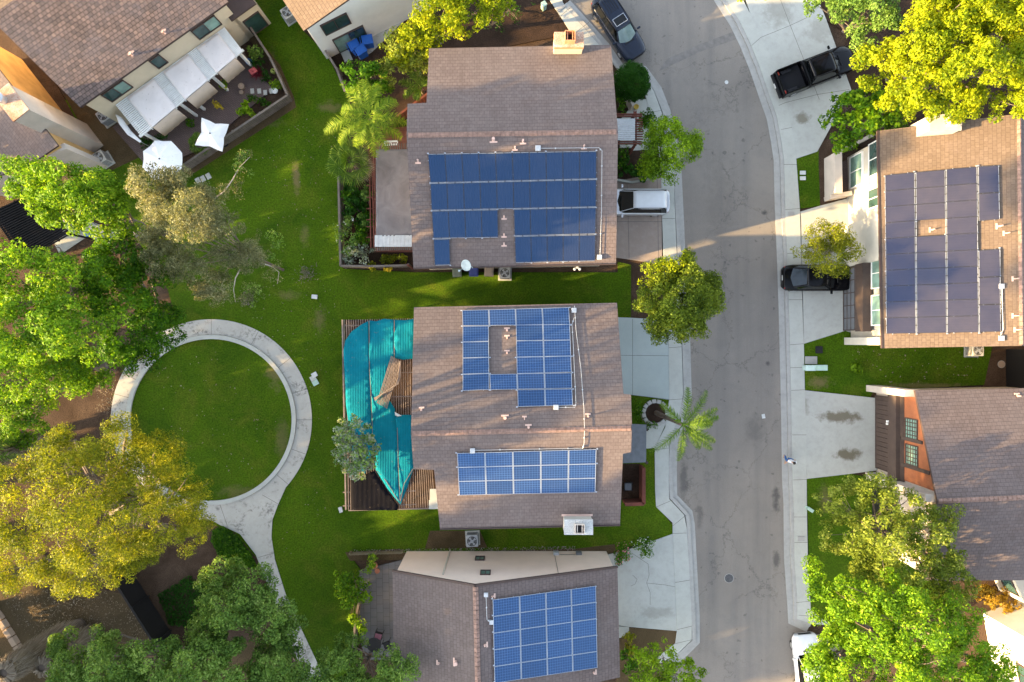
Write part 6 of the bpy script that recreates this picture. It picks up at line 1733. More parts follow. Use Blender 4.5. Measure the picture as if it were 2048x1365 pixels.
# ------------------------------------------------------------------ trees, shrubs, palms
LEAF = {
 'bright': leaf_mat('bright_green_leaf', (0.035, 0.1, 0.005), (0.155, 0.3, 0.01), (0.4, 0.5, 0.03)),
 'deep': leaf_mat('deep_green_leaf', (0.012, 0.05, 0.002), (0.06, 0.165, 0.004), (0.17, 0.29, 0.008)),
 'olive': leaf_mat('grey_olive_leaf', (0.045, 0.055, 0.022), (0.19, 0.2, 0.095), (0.44, 0.42, 0.25)),
 'yolive': leaf_mat('yellow_olive_leaf', (0.05, 0.075, 0.004), (0.21, 0.235, 0.01), (0.52, 0.48, 0.03)),
 'mid': leaf_mat('mid_green_leaf', (0.038, 0.09, 0.016), (0.155, 0.27, 0.045), (0.33, 0.43, 0.12)),
 'yellow': leaf_mat('yellow_green_leaf', (0.07, 0.13, 0.003), (0.27, 0.33, 0.006), (0.55, 0.53, 0.012)),
 'silver': leaf_mat('silver_green_leaf', (0.13, 0.18, 0.11), (0.34, 0.4, 0.32), (0.6, 0.66, 0.57)),
 'dark': leaf_mat('dark_hedge_leaf', (0.011, 0.048, 0.003), (0.023, 0.090, 0.006), (0.045, 0.144, 0.010)),
 'lime': leaf_mat('lime_leaf', (0.05, 0.11, 0.003), (0.17, 0.3, 0.008), (0.33, 0.46, 0.02)),
 'lightolive': leaf_mat('light_olive_leaf', (0.05, 0.085, 0.008), (0.2, 0.26, 0.03), (0.42, 0.44, 0.1)),
 'palm_warm': leaf_mat('warm_palm_leaf', (0.05, 0.11, 0.006), (0.14, 0.23, 0.012), (0.33, 0.4, 0.04)),
 'street': leaf_mat('street_tree_leaf', (.030, .060, .005), (.14, .20, .014), (.33, .39, .045)),
 'gold': leaf_mat('gold_leaf', (.30, .24, .02), (.50, .40, .03), (.70, .55, .06)),
 'palm': leaf_mat('palm_frond_leaf', (0.028, 0.065, 0.006), (0.085, 0.165, 0.014), (0.23, 0.32, 0.04)),
 'dry': leaf_mat('dry_frond_leaf', (.12, .09, .06), (.22, .18, .13), (.34, .29, .23), .15),
 'grey': leaf_mat('grey_twig_leaf', (.13, .11, .10), (.24, .20, .19), (.36, .31, .30), .15),
 'orange': leaf_mat('rusty_leaf', (.16, .12, .01), (.32, .20, .02), (.50, .30, .03)),
 'red': leaf_mat('red_spike_leaf', (.12, .015, .03), (.28, .05, .08), (.42, .14, .16)),
 'flower_white': leaf_mat('white_petal', (.65, .65, .62), (.75, .75, .72), (.82, .82, .8), .3),
 'flower_pink': leaf_mat('pink_petal', (.5, .14, .18), (.62, .22, .26), (.72, .34, .36), .3),
}

def leaf_cloud(name, centers, normals, size, mat, parent, aspect=1.9, fold=.22):
    """a crown of many leaf blades: one mesh"""
    n = len(centers)
    off = np.array(world_of(parent)) if parent else np.zeros(3)
    nr = normals / (np.linalg.norm(normals, axis=1, keepdims=True) + 1e-9)
    rnd = rng.normal(size=(n, 3))
    t = np.cross(nr, rnd); t /= (np.linalg.norm(t, axis=1, keepdims=True) + 1e-9)
    b = np.cross(nr, t)
    L = (size * rng.uniform(.4, 1.65, n))[:, None]; Wd = L / aspect
    v = np.empty((n, 4, 3))
    v[:, 0] = centers - t * L / 2
    v[:, 1] = centers + b * Wd / 2 + nr * Wd * fold
    v[:, 2] = centers + t * L / 2
    v[:, 3] = centers - b * Wd / 2 + nr * Wd * fold
    v = (v - off).reshape(-1, 3)
    me = bpy.data.meshes.new(name)
    me.vertices.add(4 * n); me.loops.add(4 * n); me.polygons.add(n)
    me.vertices.foreach_set('co', v.ravel().astype(np.float32))
    me.loops.foreach_set('vertex_index', np.arange(4 * n, dtype=np.int32))
    me.polygons.foreach_set('loop_start', np.arange(0, 4 * n, 4, dtype=np.int32))
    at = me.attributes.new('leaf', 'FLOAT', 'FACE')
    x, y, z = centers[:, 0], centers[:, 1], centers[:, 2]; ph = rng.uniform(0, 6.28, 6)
    clump_shade = (np.sin(2.1 * x + 1.3 * y + ph[0]) + np.sin(1.7 * y - 2.3 * z + ph[1]) + np.sin(2.9 * z + 1.1 * x + ph[2]) + np.sin(4.3 * x - 3.1 * y + ph[3]) * .7) / 3.7  # clump noise darkens leaves in place of shade within the crown
    at.data.foreach_set('value', np.clip(.42 + .30 * clump_shade + rng.normal(0, .17, n), 0, 1).astype(np.float32))
    me.materials.append(mat); me.update(calc_edges=True); me.validate()
    o = bpy.data.objects.new(name, me); COL.objects.link(o)
    if parent: o.parent = parent
    return o

def clumps_of(lumps, per, csize, shell=(.55, 1.0)):
    """lumps: (center Vector, (rx, ry, rz)); returns clump centres with radii"""
    out = []
    for c, r in lumps:
        n = max(3, int(per * (r[0] * r[1]) ** .75))
        for _ in range(n):
            d = rng.normal(size=3); d /= np.linalg.norm(d)
            if d[2] < -.35: d[2] *= -1
            f = rng.uniform(*shell)
            out.append((np.array(c) + d * np.array(r) * f, csize * rng.uniform(.55, 1.35), d))
    return out

def leaves_of(clumps, dens, flat=.7):
    P_, N_ = [], []
    for c, r, d in clumps:
        n = int(dens * r * r)
        q = rng.normal(size=(n, 3)); q /= np.linalg.norm(q, axis=1, keepdims=True)
        rad = r * rng.uniform(.35, 1.0, (n, 1)) ** .6
        P_.append(c + q * rad * np.array([1, 1, flat]))
        N_.append(q * .8 + np.array([0, 0, .35]) + d * .25 + rng.normal(size=(n, 3)) * .6)
    return np.concatenate(P_), np.concatenate(N_)

def limb(mb, a, b, r0, r1, sag=.15, n=5):
    a, b = Vector(a), Vector(b); L = (b - a).length
    side = Vector((random.uniform(-1, 1), random.uniform(-1, 1), 0)) * L * .1
    path = []
    for k in range(n + 1):
        t = k / n
        path.append(a.lerp(b, t) + side * math.sin(math.pi * t) + Vector((0, 0, L * sag * math.sin(math.pi * t) * .5)))
    mb.tube(path, [r0 + (r1 - r0) * k / n for k in range(n + 1)], 6)
    return path

def lumps_px(ls):
    """(u, v, z, ru, rv, rz) in photo units to metres"""
    out = []
    for u, v, z, ru, rv, rz in ls:
        k = (CAM_H - z) / FPX
        out.append((P(u, v, z), (ru * k, rv * k, rz * 1.35)))
    return out

def tree(label, base, lumps, leaf, size=.17, per=9, csize=.62, dens=330, trunk=.2, bark='bark', name='tree', cat='tree', group=None, aspect=1.9, twigs=26, flat=.7, split=None, shell=(.55, 1.0), fork=.45, extra=None):
    bx, by = PXY(*base); root = thing(name, label, cat, (bx, by, 0), group)
    lm = lumps_px(lumps)
    cl = clumps_of(lm, per, csize, shell)
    pos, nrm = leaves_of(cl, dens, flat)
    keep = pos[:, 2] > .08
    pos, nrm = pos[keep], nrm[keep]
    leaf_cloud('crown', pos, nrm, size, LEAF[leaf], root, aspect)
    if extra:
        for nm, lf, frac, sz in extra:
            k = rng.random(len(pos)) < frac
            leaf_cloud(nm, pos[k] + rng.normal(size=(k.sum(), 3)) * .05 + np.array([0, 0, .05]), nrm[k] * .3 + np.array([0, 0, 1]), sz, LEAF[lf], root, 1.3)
    if trunk:
        mb = MB()
        top = sum((c for c, r in lm), Vector((0, 0, 0))) / len(lm)
        zf = max(.3, top.z * fork)
        fk = Vector((bx, by, 0)).lerp(Vector((top.x, top.y, zf)), .6); fk.z = zf
        mb.tube([(bx, by, -.1), (bx, by, .15), Vector((bx, by, 0)).lerp(fk, .5), fk], [trunk * 1.5, trunk * 1.1, trunk, trunk * .9], 9)
        for c, r in lm:
            ph = limb(mb, fk, c, trunk * .6, trunk * .22)
            near = [q for q in cl if (Vector(q[0]) - c).length < max(r) * 1.3]
            for q in random.sample(near, min(len(near), max(3, twigs // len(lm)))):
                limb(mb, ph[random.choice((2, 3, 4))], q[0], trunk * .16, .012, .1, 4)
        mb.build('trunk', M[bark], root, smooth=False)
    return root

def shrub(label, lumps, leaf, size=.12, per=10, csize=.3, dens=700, name='shrub', group=None, extra=None, flat=.8):
    u, v = lumps[0][0], lumps[0][1]
    p = P(u, v, lumps[0][2]); b = (CU + p.x * FPX / CAM_H, CV - p.y * FPX / CAM_H)
    return tree(label, b, lumps, leaf, size, per, csize, dens, .035, 'bark', name, 'plant', group, 1.9, 10, flat, extra=extra, fork=.2, shell=(.3, 1.0))

# bright green trees by the left edge
tree('bright green maple like tree over the black pergola', (335, 470), [(60, 355, 11.5, 62, 40, 1.3), (135, 372, 12.1, 65, 52, 1.6), (205, 395, 11.9, 62, 55, 1.5), (255, 420, 11.1, 48, 58, 1.5), (200, 450, 11, 60, 36, 1.3), (95, 400, 11.5, 40, 30, 1.2), (120, 430, 11, 40, 25, 1.2)],
     'bright', .135, 16, .46, 740, .2)
tree('tall sunlit green tree on the left edge, south of the black pergola', (203, 735), [(40, 560, 13.7, 75, 70, 2.0), (130, 570, 13.2, 70, 60, 2.0), (60, 660, 14.7, 80, 65, 2.2), (150, 660, 14.2, 75, 65, 2.2), (40, 745, 10.2, 65, 55, 2.0), (125, 745, 8.6, 75, 50, 2.0), (65, 820, 6.5, 55, 45, 1.6), (185, 735, 7.5, 40, 48, 1.6), (40, 870, 5.5, 40, 25, 1.2)],
     'bright', .135, 17, .5, 700, .3)
tree('deep green tree overhanging the ring path', (322, 640), [(245, 520, 10.5, 55, 45, 1.6), (300, 555, 10, 50, 55, 1.6), (245, 600, 11.5, 60, 60, 1.8), (305, 640, 9.5, 45, 50, 1.5), (250, 680, 10, 45, 40, 1.4), (205, 560, 11.5, 45, 45, 1.5), (300, 700, 6.0, 38, 24, 1.0), (325, 665, 7.5, 30, 34, 1.1), (275, 715, 6.5, 34, 30, 1.0)],
     'deep', .135, 15, .5, 720, .22)
# grey olive gum tree with white branches
gum = tree('grey olive gum tree with white bare branches by the white umbrella', (566, 540), [(310, 372, 12.6, 34, 40, 1.4), (335, 425, 12.6, 36, 40, 1.5), (365, 365, 12.6, 30, 28, 1.2), (395, 425, 13.6, 44, 36, 1.7), (445, 450, 13.1, 38, 38, 1.6), (400, 465, 13.6, 40, 32, 1.5), (325, 480, 11.6, 34, 24, 1.3), (340, 520, 11.6, 38, 34, 1.4), (380, 535, 11.1, 30, 34, 1.4), (430, 575, 9.6, 32, 36, 1.3), (495, 520, 9.6, 28, 34, 1.2), (450, 510, 10.6, 22, 22, 1.0), (420, 395, 12.1, 30, 24, 1.1)],
     'olive', .10, 34, .38, 1150, .08, 'bark', aspect=2.6, twigs=40, flat=1.0)
br = MB()
t0 = P(560, 538, 3.5)
for path in ([(428, 398, 8.2), (448, 384, 8.2), (465, 360, 8.3), (478, 336, 8.5), (500, 314, 8.6)], [(480, 540, 5.6), (471, 556, 6), (467, 580, 6.2), (471, 605, 6.2)], [(520, 525, 5), (545, 534, 4.4), (558, 545, 4), (555, 568, 3.6)]):
    pth_ = [P(*q) for q in path]
    br = MB(); br.tube(pth_, [.045 - .03 * k / (len(pth_) - 1) for k in range(len(pth_))], 7); br.build('bare_branch', M['bark_pale'], gum)

lp = lumps_px([(492, 330, 8.2, 16, 30, .6), (530, 490, 5, 26, 36, .8), (550, 545, 4.2, 20, 20, .6), (510, 585, 5, 26, 24, .7), (478, 600, 6, 20, 16, .6), (470, 380, 7.5, 28, 22, .7)])
p_, n_2 = leaves_of(clumps_of(lp, 16, .28), 520)
leaf_cloud('thin_foliage', p_, n_2, .10, LEAF['olive'], gum, 3.0)
p_, n_2 = leaves_of(clumps_of(lumps_px([(492, 330, 8.2, 18, 34, .6), (545, 490, 5, 24, 36, .7), (500, 590, 5, 36, 24, .7)]), 10, .28), 420)
leaf_cloud('sparse_foliage', p_, n_2, .12, LEAF['mid'], gum, 2.4)
# fallen twigs on the lawn
for k, (u, v) in enumerate(((612, 548), (496, 598))):
    pts_ = []; c = P(u, v, .05); q = np.array(c) + rng.normal(size=(240, 3)) * np.array([.30, .30, .05]) + np.array([0, 0, .1]); q[:, 2] = np.abs(q[:, 2])
    tag(leaf_cloud('dead_twigs', q, rng.normal(size=(240, 3)), .16, LEAF['grey'], None, 5), 'grey pile of dead twigs lying on the lawn', 'twigs', 'dead twigs on the lawn', 'stuff')
# feathery yellow olive tree, lower left
tree('tall feathery yellow olive tree over the dry bank', (300, 990), [(40, 960, 15, 60, 50, 1.8), (130, 930, 15, 65, 45, 2.0), (215, 905, 14, 60, 38, 1.8), (150, 880, 13, 40, 30, 1.4), (290, 935, 12.5, 55, 45, 1.7), (350, 985, 11, 55, 55, 1.6), (60, 1050, 15, 65, 50, 2.0), (160, 1010, 16, 75, 55, 2.2), (250, 1010, 14.5, 65, 55, 2.0), (330, 1060, 11, 50, 40, 1.5), (110, 1120, 11, 60, 42, 1.7), (200, 1090, 14, 65, 45, 1.8), (40, 1140, 10, 45, 38, 1.4), (380, 1060, 9.5, 26, 55, 1.2), (270, 1080, 12, 50, 32, 1.4), (160, 1165, 12, 50, 20, 1.2), (255, 865, 9, 34, 36, 1.2), (310, 900, 8.5, 40, 34, 1.3), (385, 990, 7.5, 36, 40, 1.2), (395, 1035, 7, 26, 30, 1.0), (350, 935, 8, 36, 30, 1.2), (240, 1140, 9, 44, 24, 1.1), (290, 1110, 8.5, 36, 24, 1.0)],
     'yolive', .11, 17, .46, 1000, .28, 'bark', aspect=2.8, twigs=70, flat=.9)
# mid green trees and shrubs along the bottom
tree('mid green small leaved tree beside the path tail', (520, 1190), [(440, 1150, 4.5, 40, 42, 1.1), (500, 1180, 5, 55, 50, 1.3), (460, 1215, 5.5, 60, 45, 1.4), (545, 1230, 5, 55, 48, 1.3), (420, 1260, 5, 45, 40, 1.2), (580, 1260, 4, 30, 40, 1.0)],
     'mid', .13, 20, .44, 860, .13)
tree('broad mid green tree in the bottom corner, left of the path tail', (430, 1300), [(150, 1335, 6.5, 55, 40, 1.4), (230, 1320, 7, 60, 45, 1.5), (310, 1310, 7, 60, 48, 1.5), (385, 1320, 7, 60, 48, 1.5), (300, 1370, 7, 80, 45, 1.5), (180, 1385, 7, 80, 40, 1.5), (460, 1350, 6, 55, 50, 1.4), (440, 1290, 6, 50, 36, 1.3), (130, 1280, 5, 22, 36, .8), (220, 1262, 5.5, 26, 22, .8)],
     'mid', .13, 18, .46, 860, .2)
tree('mid green tree at the bottom edge covering the path tail end', (612, 1330), [(540, 1330, 5, 60, 50, 1.3), (610, 1350, 5, 60, 48, 1.3), (540, 1390, 5, 60, 40, 1.3), (560, 1290, 4.5, 36, 30, 1.0)],
     'mid', .13, 20, .44, 860, .14)
tree('dark grey green tree at the bottom edge touching the gabled roof', (740, 1310), [(690, 1330, 5, 50, 40, 1.3), (745, 1345, 5.6, 50, 36, 1.3), (800, 1330, 6.2, 42, 34, 1.1), (700, 1290, 4, 34, 30, 1.0), (720, 1385, 5, 70, 40, 1.3)],
     'mid', .13, 18, .42, 860, .13)
# top: golden shrubs and grey green hedge tree behind the chimney house
tree('yellow green sunlit tree at the top edge behind the chimney house', (900, 70), [(880, 30, 5.5, 55, 40, 1.4), (945, 25, 5.5, 55, 40, 1.3), (850, 65, 5, 40, 30, 1.1), (990, 10, 5, 40, 22, 1.0), (915, 60, 5, 45, 24, 1.1), (830, 85, 4.6, 36, 30, 1.0), (860, 100, 4.2, 30, 26, .9), (800, 118, 4.0, 30, 22, .9)],
     'yellow', .15, 14, .42, 560, .13)
tree('grey green bushy tree beside the blue bins', (840, 150), [(800, 105, 4, 40, 32, 1.2), (840, 95, 4, 38, 32, 1.1), (790, 145, 3.5, 36, 30, 1.1), (835, 130, 3.5, 34, 30, 1.0)],
     'lightolive', .13, 17, .36, 700, .12)
tree('rounded green tree between the bins and the feathery palm', (735, 185), [(715, 155, 4.5, 36, 32, 1.2), (752, 160, 4.2, 30, 34, 1.2), (735, 190, 3.6, 42, 30, 1.1), (765, 190, 3, 22, 28, .8)],
     'deep', .16, 15, .36, 600, .13)
tree('dark bare twiggy shrub at the top edge beside the dirt', (1020, 20), [(1020, 18, 1.5, 50, 30, .6), (980, 55, 1.0, 30, 16, .4)], 'dark', .1, 12, .3, 260, .05, name='shrub', cat='plant')
# in front of the chimney house
tree('airy light green tree by the kerb beside the red entry pergola', (1318, 320), [(1330, 260, 4.4, 36, 26, 1.1), (1345, 295, 4.8, 48, 34, 1.3), (1310, 300, 4.2, 28, 40, 1.1), (1330, 338, 4, 40, 28, 1.1), (1382, 295, 4.2, 26, 28, .9), (1300, 335, 3.4, 26, 24, .8)],
     'lime', .13, 28, .36, 700, .09, aspect=2.4, twigs=30)
tree('dark round clipped hedge bush beside the curved kerb', (1260, 170), [(1262, 165, 1.4, 33, 35, .9), (1262, 168, 1.0, 33, 36, .8)], 'dark', .09, 120, .26, 1300, .06, name='round_bush', cat='bush', shell=(.8, 1.0), twigs=8)
street_tree = tree('yellow topped green street tree casting leaves over driveway and road', (1300, 585), [(1330, 550, 4.6, 48, 30, 1.2), (1370, 560, 5, 44, 36, 1.2), (1310, 600, 5, 42, 40, 1.3), (1360, 615, 5.6, 55, 48, 1.5), (1400, 600, 4.6, 44, 40, 1.2), (1330, 650, 4.6, 46, 36, 1.2), (1375, 655, 4.5, 36, 32, 1.0), (1372, 520, 4.6, 8, 18, .5), (1420, 570, 4.2, 24, 26, .8)],
     'street', .125, 30, .40, 820, .12, aspect=2.0, twigs=60)
p_, n_2 = leaves_of(clumps_of(lumps_px([(1318, 545, 5.2, 34, 22, .7), (1350, 530, 5.4, 30, 18, .7), (1372, 512, 5.0, 9, 18, .5), (1295, 570, 5, 20, 18, .6)]), 26, .26), 420)
leaf_cloud('yellow_spray', p_, n_2, .12, LEAF['yellow'], street_tree, 1.9)
# over the teal cloth
tree('silver leaved small tree leaning over the teal cloth', (760, 850), [(690, 870, 4.4, 26, 34, .9), (715, 865, 4.8, 36, 38, 1.1), (705, 905, 4.6, 38, 36, 1.1), (735, 895, 4.4, 30, 34, .9), (715, 935, 4, 30, 26, .8)],
     'silver', .14, 24, .27, 640, .08, 'bark', aspect=2.4, twigs=34, extra=[('green_leaf', 'mid', .25, .13)])
# by the sunlit house
tree('small airy yellow green tree over the rear of the black sedan', (1650, 505), [(1640, 470, 3.8, 36, 28, 1.0), (1670, 480, 4, 34, 34, 1.1), (1620, 500, 3.8, 32, 34, 1.0), (1655, 515, 4.2, 42, 34, 1.1), (1690, 500, 3.8, 26, 32, .9), (1668, 545, 3.4, 26, 16, .7)],
     'yolive', .10, 32, .32, 720, .08, 'bark_pale', aspect=2.0, twigs=70)
tree('large bright yellow green tree filling the upper corner', (1780, 160), [(1760, 130, 8, 48, 42, 1.6), (1840, 90, 9.5, 65, 48, 1.9), (1920, 60, 10, 65, 50, 2.0), (2000, 50, 10, 60, 48, 2.0), (1850, 170, 9, 65, 45, 1.8), (1930, 140, 10.5, 65, 50, 2.0), (2010, 130, 10, 55, 50, 2.0), (1900, 210, 8, 60, 30, 1.5), (1800, 210, 6, 45, 30, 1.3), (2020, 210, 8.5, 40, 28, 1.5), (1960, 5, 10, 80, 35, 1.8), (1860, 25, 9, 50, 32, 1.6), (2070, 110, 10, 60, 90, 2.0)],
     'yellow', .14, 22, .46, 760, .28, 'bark', twigs=70)
tree('olive dark tree at the top edge above the pickup truck', (1690, 60), [(1640, 15, 5, 40, 24, 1.2), (1690, 30, 6, 50, 34, 1.4), (1740, 15, 6.5, 50, 34, 1.4), (1770, 60, 6, 40, 34, 1.3), (1720, 62, 5.4, 34, 24, 1.1)],
     'mid', .15, 14, .42, 560, .15)
tree('deep green whorled leaf tree beside the white chimney wall', (1725, 262), [(1690, 215, 3.8, 32, 30, 1.1), (1725, 200, 4, 36, 28, 1.1), (1680, 255, 3.6, 34, 32, 1.1), (1720, 250, 4, 38, 34, 1.2), (1765, 225, 4.2, 36, 34, 1.2), (1690, 288, 3, 24, 18, .8), (1790, 250, 4, 24, 20, .9)],
     'deep', .24, 16, .34, 430, .12, aspect=3.4, extra=[('pale_leaf_tip', 'lime', .22, .2)])
tree('light olive green tree on the lawn strip by the rust orange front', (1770, 1060), [(1680, 1000, 6.5, 50, 44, 1.5), (1740, 975, 7, 55, 28, 1.5), (1790, 1010, 7.5, 65, 45, 1.8), (1690, 1070, 7, 55, 45, 1.6), (1760, 1070, 8.5, 65, 50, 2.0), (1835, 1060, 8, 60, 50, 1.8), (1790, 1130, 8, 65, 45, 1.8), (1865, 1110, 7.5, 50, 44, 1.6), (1900, 1150, 7, 46, 40, 1.4), (1870, 1170, 7, 50, 32, 1.4), (1725, 1120, 7, 40, 34, 1.3), (1890, 1030, 7, 22, 24, .9)],
     'lightolive', .125, 18, .38, 760, .2, 'bark', aspect=1.8, twigs=80)
tree('large bright green tree at the lower corner hiding the white car', (1800, 1270), [(1640, 1160, 7, 42, 40, 1.3), (1700, 1190, 8.5, 58, 45, 1.7), (1660, 1250, 7, 45, 36, 1.4), (1770, 1190, 9.5, 60, 45, 1.9), (1740, 1260, 9.5, 65, 50, 2.0), (1830, 1250, 10.5, 65, 50, 2.2), (1900, 1240, 9, 50, 50, 1.7), (1680, 1310, 8, 58, 45, 1.6), (1640, 1320, 6.5, 34, 40, 1.2), (1636, 1360, 6.5, 34, 34, 1.2), (1770, 1330, 10, 70, 50, 2.0), (1860, 1320, 10, 65, 50, 2.0), (1935, 1310, 9, 55, 50, 1.8), (1980, 1340, 8, 40, 36, 1.3), (1720, 1390, 9, 70, 45, 1.8), (1830, 1400, 10, 80, 45, 2.0), (1930, 1400, 9, 70, 45, 1.8)],
     'bright', .135, 16, .44, 760, .26, 'bark', twigs=80)
tree('small green tree at the bottom edge by the driveway corner', (1325, 1330), [(1290, 1310, 3, 34, 26, .9), (1325, 1310, 3.4, 38, 28, 1.0), (1360, 1335, 3.2, 36, 30, .9), (1300, 1350, 3, 50, 30, .9), (1385, 1355, 3, 24, 24, .7), (1345, 1380, 3, 50, 30, .9)],
     'lime', .14, 17, .34, 560, .09, twigs=40)
tree('yellow tree tip reaching in at the top over the sidewalk', (1500, -60), [(1490, -12, 4, 40, 12, .9), (1515, -5, 4, 18, 14, .6)], 'yellow', .16, 14, .3, 520, .08)
# shrubs
shrub('pink and green rose bush beside the pale pink wall corner', [(1248, 1098, .8, 20, 24, .4), (1240, 1115, .9, 14, 20, .4)], 'deep', .1, 34, .26, 760, 'rose_bush', None, [('blossom', 'flower_pink', .05, .09)])
shrub('white flowered rose bush at the driveway corner', [(1285, 1088, .9, 20, 20, .45), (1292, 1105, .8, 14, 16, .4)], 'deep', .1, 34, .26, 760, 'rose_bush', None, [('blossom', 'flower_white', .05, .08)])
shrub('bright green climbing vine spreading over the lawn side of the screen', [(690, 1160, 1.6, 26, 34, .5), (700, 1195, 1.8, 26, 30, .5), (720, 1175, 1.6, 22, 36, .5), (705, 1230, 1.4, 14, 24, .4), (722, 1250, 1.2, 14, 26, .4), (740, 1130, 1.2, 16, 14, .3)], 'bright', .17, 15, .3, 430, 'vine')
shrub('green bush with white flowers at the fence by the planted bed', [(685, 465, 1.2, 22, 22, .5), (700, 450, 1.2, 18, 16, .4)], 'mid', .12, 18, .28, 520, 'shrub', None, [('blossom', 'flower_white', .015, .14)])
shrub('grey green twiggy bush at the corner of the planted bed', [(715, 510, 1.3, 28, 24, .5), (735, 500, 1.1, 22, 18, .4), (700, 525, .9, 16, 12, .3)], 'silver', .13, 15, .26, 420)
shrub('dark leafy shrub between the fence and the grey tarp', [(710, 400, .9, 22, 26, .5), (700, 425, .8, 16, 22, .4), (722, 430, .8, 14, 30, .4)], 'dark', .2, 18, .26, 420)
shrub('dark ferny plant below the wide fan palm by the fence', [(710, 378, .7, 24, 18, .4)], 'dark', .22, 18, .26, 360)
shrub('olive green plants in the small yard under the white corrugated end', [(785, 518, .7, 26, 10, .3), (770, 522, .6, 20, 9, .3), (806, 516, .7, 14, 10, .3)], 'yolive', .16, 24, .22, 480)
shrub('dark green strappy plant at the middle of the planted bed', [(735, 392, .8, 14, 20, .4), (728, 440, .9, 14, 24, .4)], 'mid', .24, 22, .26, 420)
shrub('glossy green shrub at the fence below the fan palm', [(700, 400, 1.0, 16, 22, .45)], 'deep', .17, 26, .26, 520)
shrub('leafy green shrub filling the bed beside the red beams', [(725, 470, 1.1, 16, 24, .5), (738, 440, 1.0, 10, 20, .4)], 'deep', .15, 30, .26, 560)
shrub('tall mixed shrub at the corner of the fenced bed', [(698, 498, 1.2, 14, 18, .5), (712, 485, 1.2, 14, 14, .4)], 'mid', .14, 30, .26, 560)
shrub('golden tuft outside the small yard', [(776, 538, .3, 9, 8, .2)], 'gold', .14, 60, .15, 900)
shrub('olive tuft at the fence corner of the small yard', [(747, 533, .4, 11, 8, .25)], 'yolive', .14, 60, .15, 900)
shrub('green rounded shrub in front of the red pergola', [(1296, 232, 1.0, 16, 14, .5), (1292, 250, .9, 14, 14, .4)], 'deep', .13, 40, .22, 700)
shrub('dark leafy shrub in the planter beside the silver car', [(1250, 335, .6, 20, 22, .35), (1278, 345, .6, 24, 18, .35), (1300, 352, .5, 16, 10, .3)], 'dark', .2, 24, .22, 460)
shrub('narrow dark shrub in the planter under the roof edge', [(1244, 312, .7, 14, 22, .4)], 'deep', .16, 30, .22, 520)
shrub('low dark shrub behind the slanting pale wall', [(1240, 210, .8, 10, 30, .4)], 'deep', .14, 30, .2, 480)
shrub('green shrubs by the palm foot against the house', [(1276, 820, .5, 12, 24, .3), (1295, 850, .3, 22, 8, .2)], 'deep', .13, 30, .18, 560)
shrub('yellow green grassy tuft with a stone in the side lawn', [(1711, 737, .3, 13, 14, .25)], 'lime', .22, 60, .14, 900)
shrub('small reddish green bush at the dirt corner by the gabled roof', [(1258, 1275, .4, 12, 14, .3), (1262, 1300, .4, 12, 16, .3)], 'yolive', .14, 40, .18, 700)
shrub('dark succulent shrub at the house wall under the green tree', [(1256, 1320, .6, 18, 26, .35)], 'deep', .2, 22, .24, 420)
shrub('rust and gold ground plant by the white bay', [(1985, 1190, .7, 36, 22, .45), (2010, 1215, .6, 26, 18, .35), (1965, 1175, .7, 20, 14, .4)], 'orange', .16, 26, .24, 560)
shrub('low green plant at the entry of the pink walled house', [(746, 1115, .5, 14, 10, .3), (735, 1140, .3, 10, 8, .25)], 'mid', .15, 30, .18, 420)
shrub('golden yellow plant beside a white pergola post', [(437, 212, .6, 8, 8, .35)], 'gold', .15, 70, .15, 700)
shrub('green bush beside the end of the white pergola', [(510, 105, .9, 16, 15, .5)], 'mid', .13, 60, .2, 760)
shrub('dark green bush along the planted patio corner', [(520, 130, .5, 22, 12, .3), (535, 150, .4, 16, 14, .3)], 'dark', .13, 36, .18, 560)
shrub('light green bush at the patio fence corner', [(555, 172, .7, 12, 14, .4)], 'lime', .13, 60, .18, 700)
shrub('low green plants by the stepping stones in the patio corner', [(520, 202, .3, 20, 8, .25), (505, 195, .4, 10, 10, .25), (535, 210, .35, 10, 8, .25)], 'deep', .13, 40, .16, 560)
shrub('fresh green spiky plant by the patio fence', [(494, 222, .7, 14, 16, .4)], 'lime', .26, 40, .18, 420)
shrub('dark plants under the sail at the patio edge', [(292, 283, .5, 20, 14, .3), (325, 275, .4, 16, 10, .3)], 'dark', .15, 40, .18, 560)
shrub('small leafy plant between two pergola posts', [(380, 250, .4, 14, 10, .3)], 'deep', .15, 40, .18, 560)
shrub('yellow flowering plant by the second pergola post', [(450, 168, .5, 10, 9, .3)], 'lime', .15, 50, .16, 640, extra=[('blossom', 'gold', .1, .09)])
shrub('feathery light green plant beside the black pergola', [(85, 495, 2, 22, 22, .6), (100, 478, 1.6, 14, 14, .4)], 'mid', .13, 26, .24, 480)
shrub('dark agave and rock bed under the bright green tree', [(180, 508, .5, 18, 8, .3)], 'dark', .22, 40, .18, 460)
shrub('brown dry shrub under the gum tree by the pale patio', [(283, 475, 1.0, 14, 14, .5)], 'grey', .2, 40, .2, 420)
spk = thing('spiky_plant', 'red spiky cordyline on the brown patio', 'plant', P(515, 148, 0))
n_ = 200; a_ = rng.uniform(0, 2 * np.pi, n_); e_ = rng.uniform(.1, 1.1, n_)
d_3 = np.stack([np.cos(a_) * np.cos(e_), np.sin(a_) * np.cos(e_), np.sin(e_)], 1); c_ = np.array(P(515, 148, .45))
bl = MB()
for k in range(0, n_, 2):
    p, q = c_ + d_3[k] * .06, c_ + d_3[k] * .62; s = np.cross(d_3[k], [0, 0, 1]); s = s / (np.linalg.norm(s) + 1e-6) * .028
    bl.face([Vector(p - s), Vector(p + s), Vector(q + [0, 0, -.06])])
bl.build('blades', LEAF['red'], spk); MB().tube([P(515, 148, -.05), Vector(c_)], .05, 7).build('stem', M['bark'], spk)

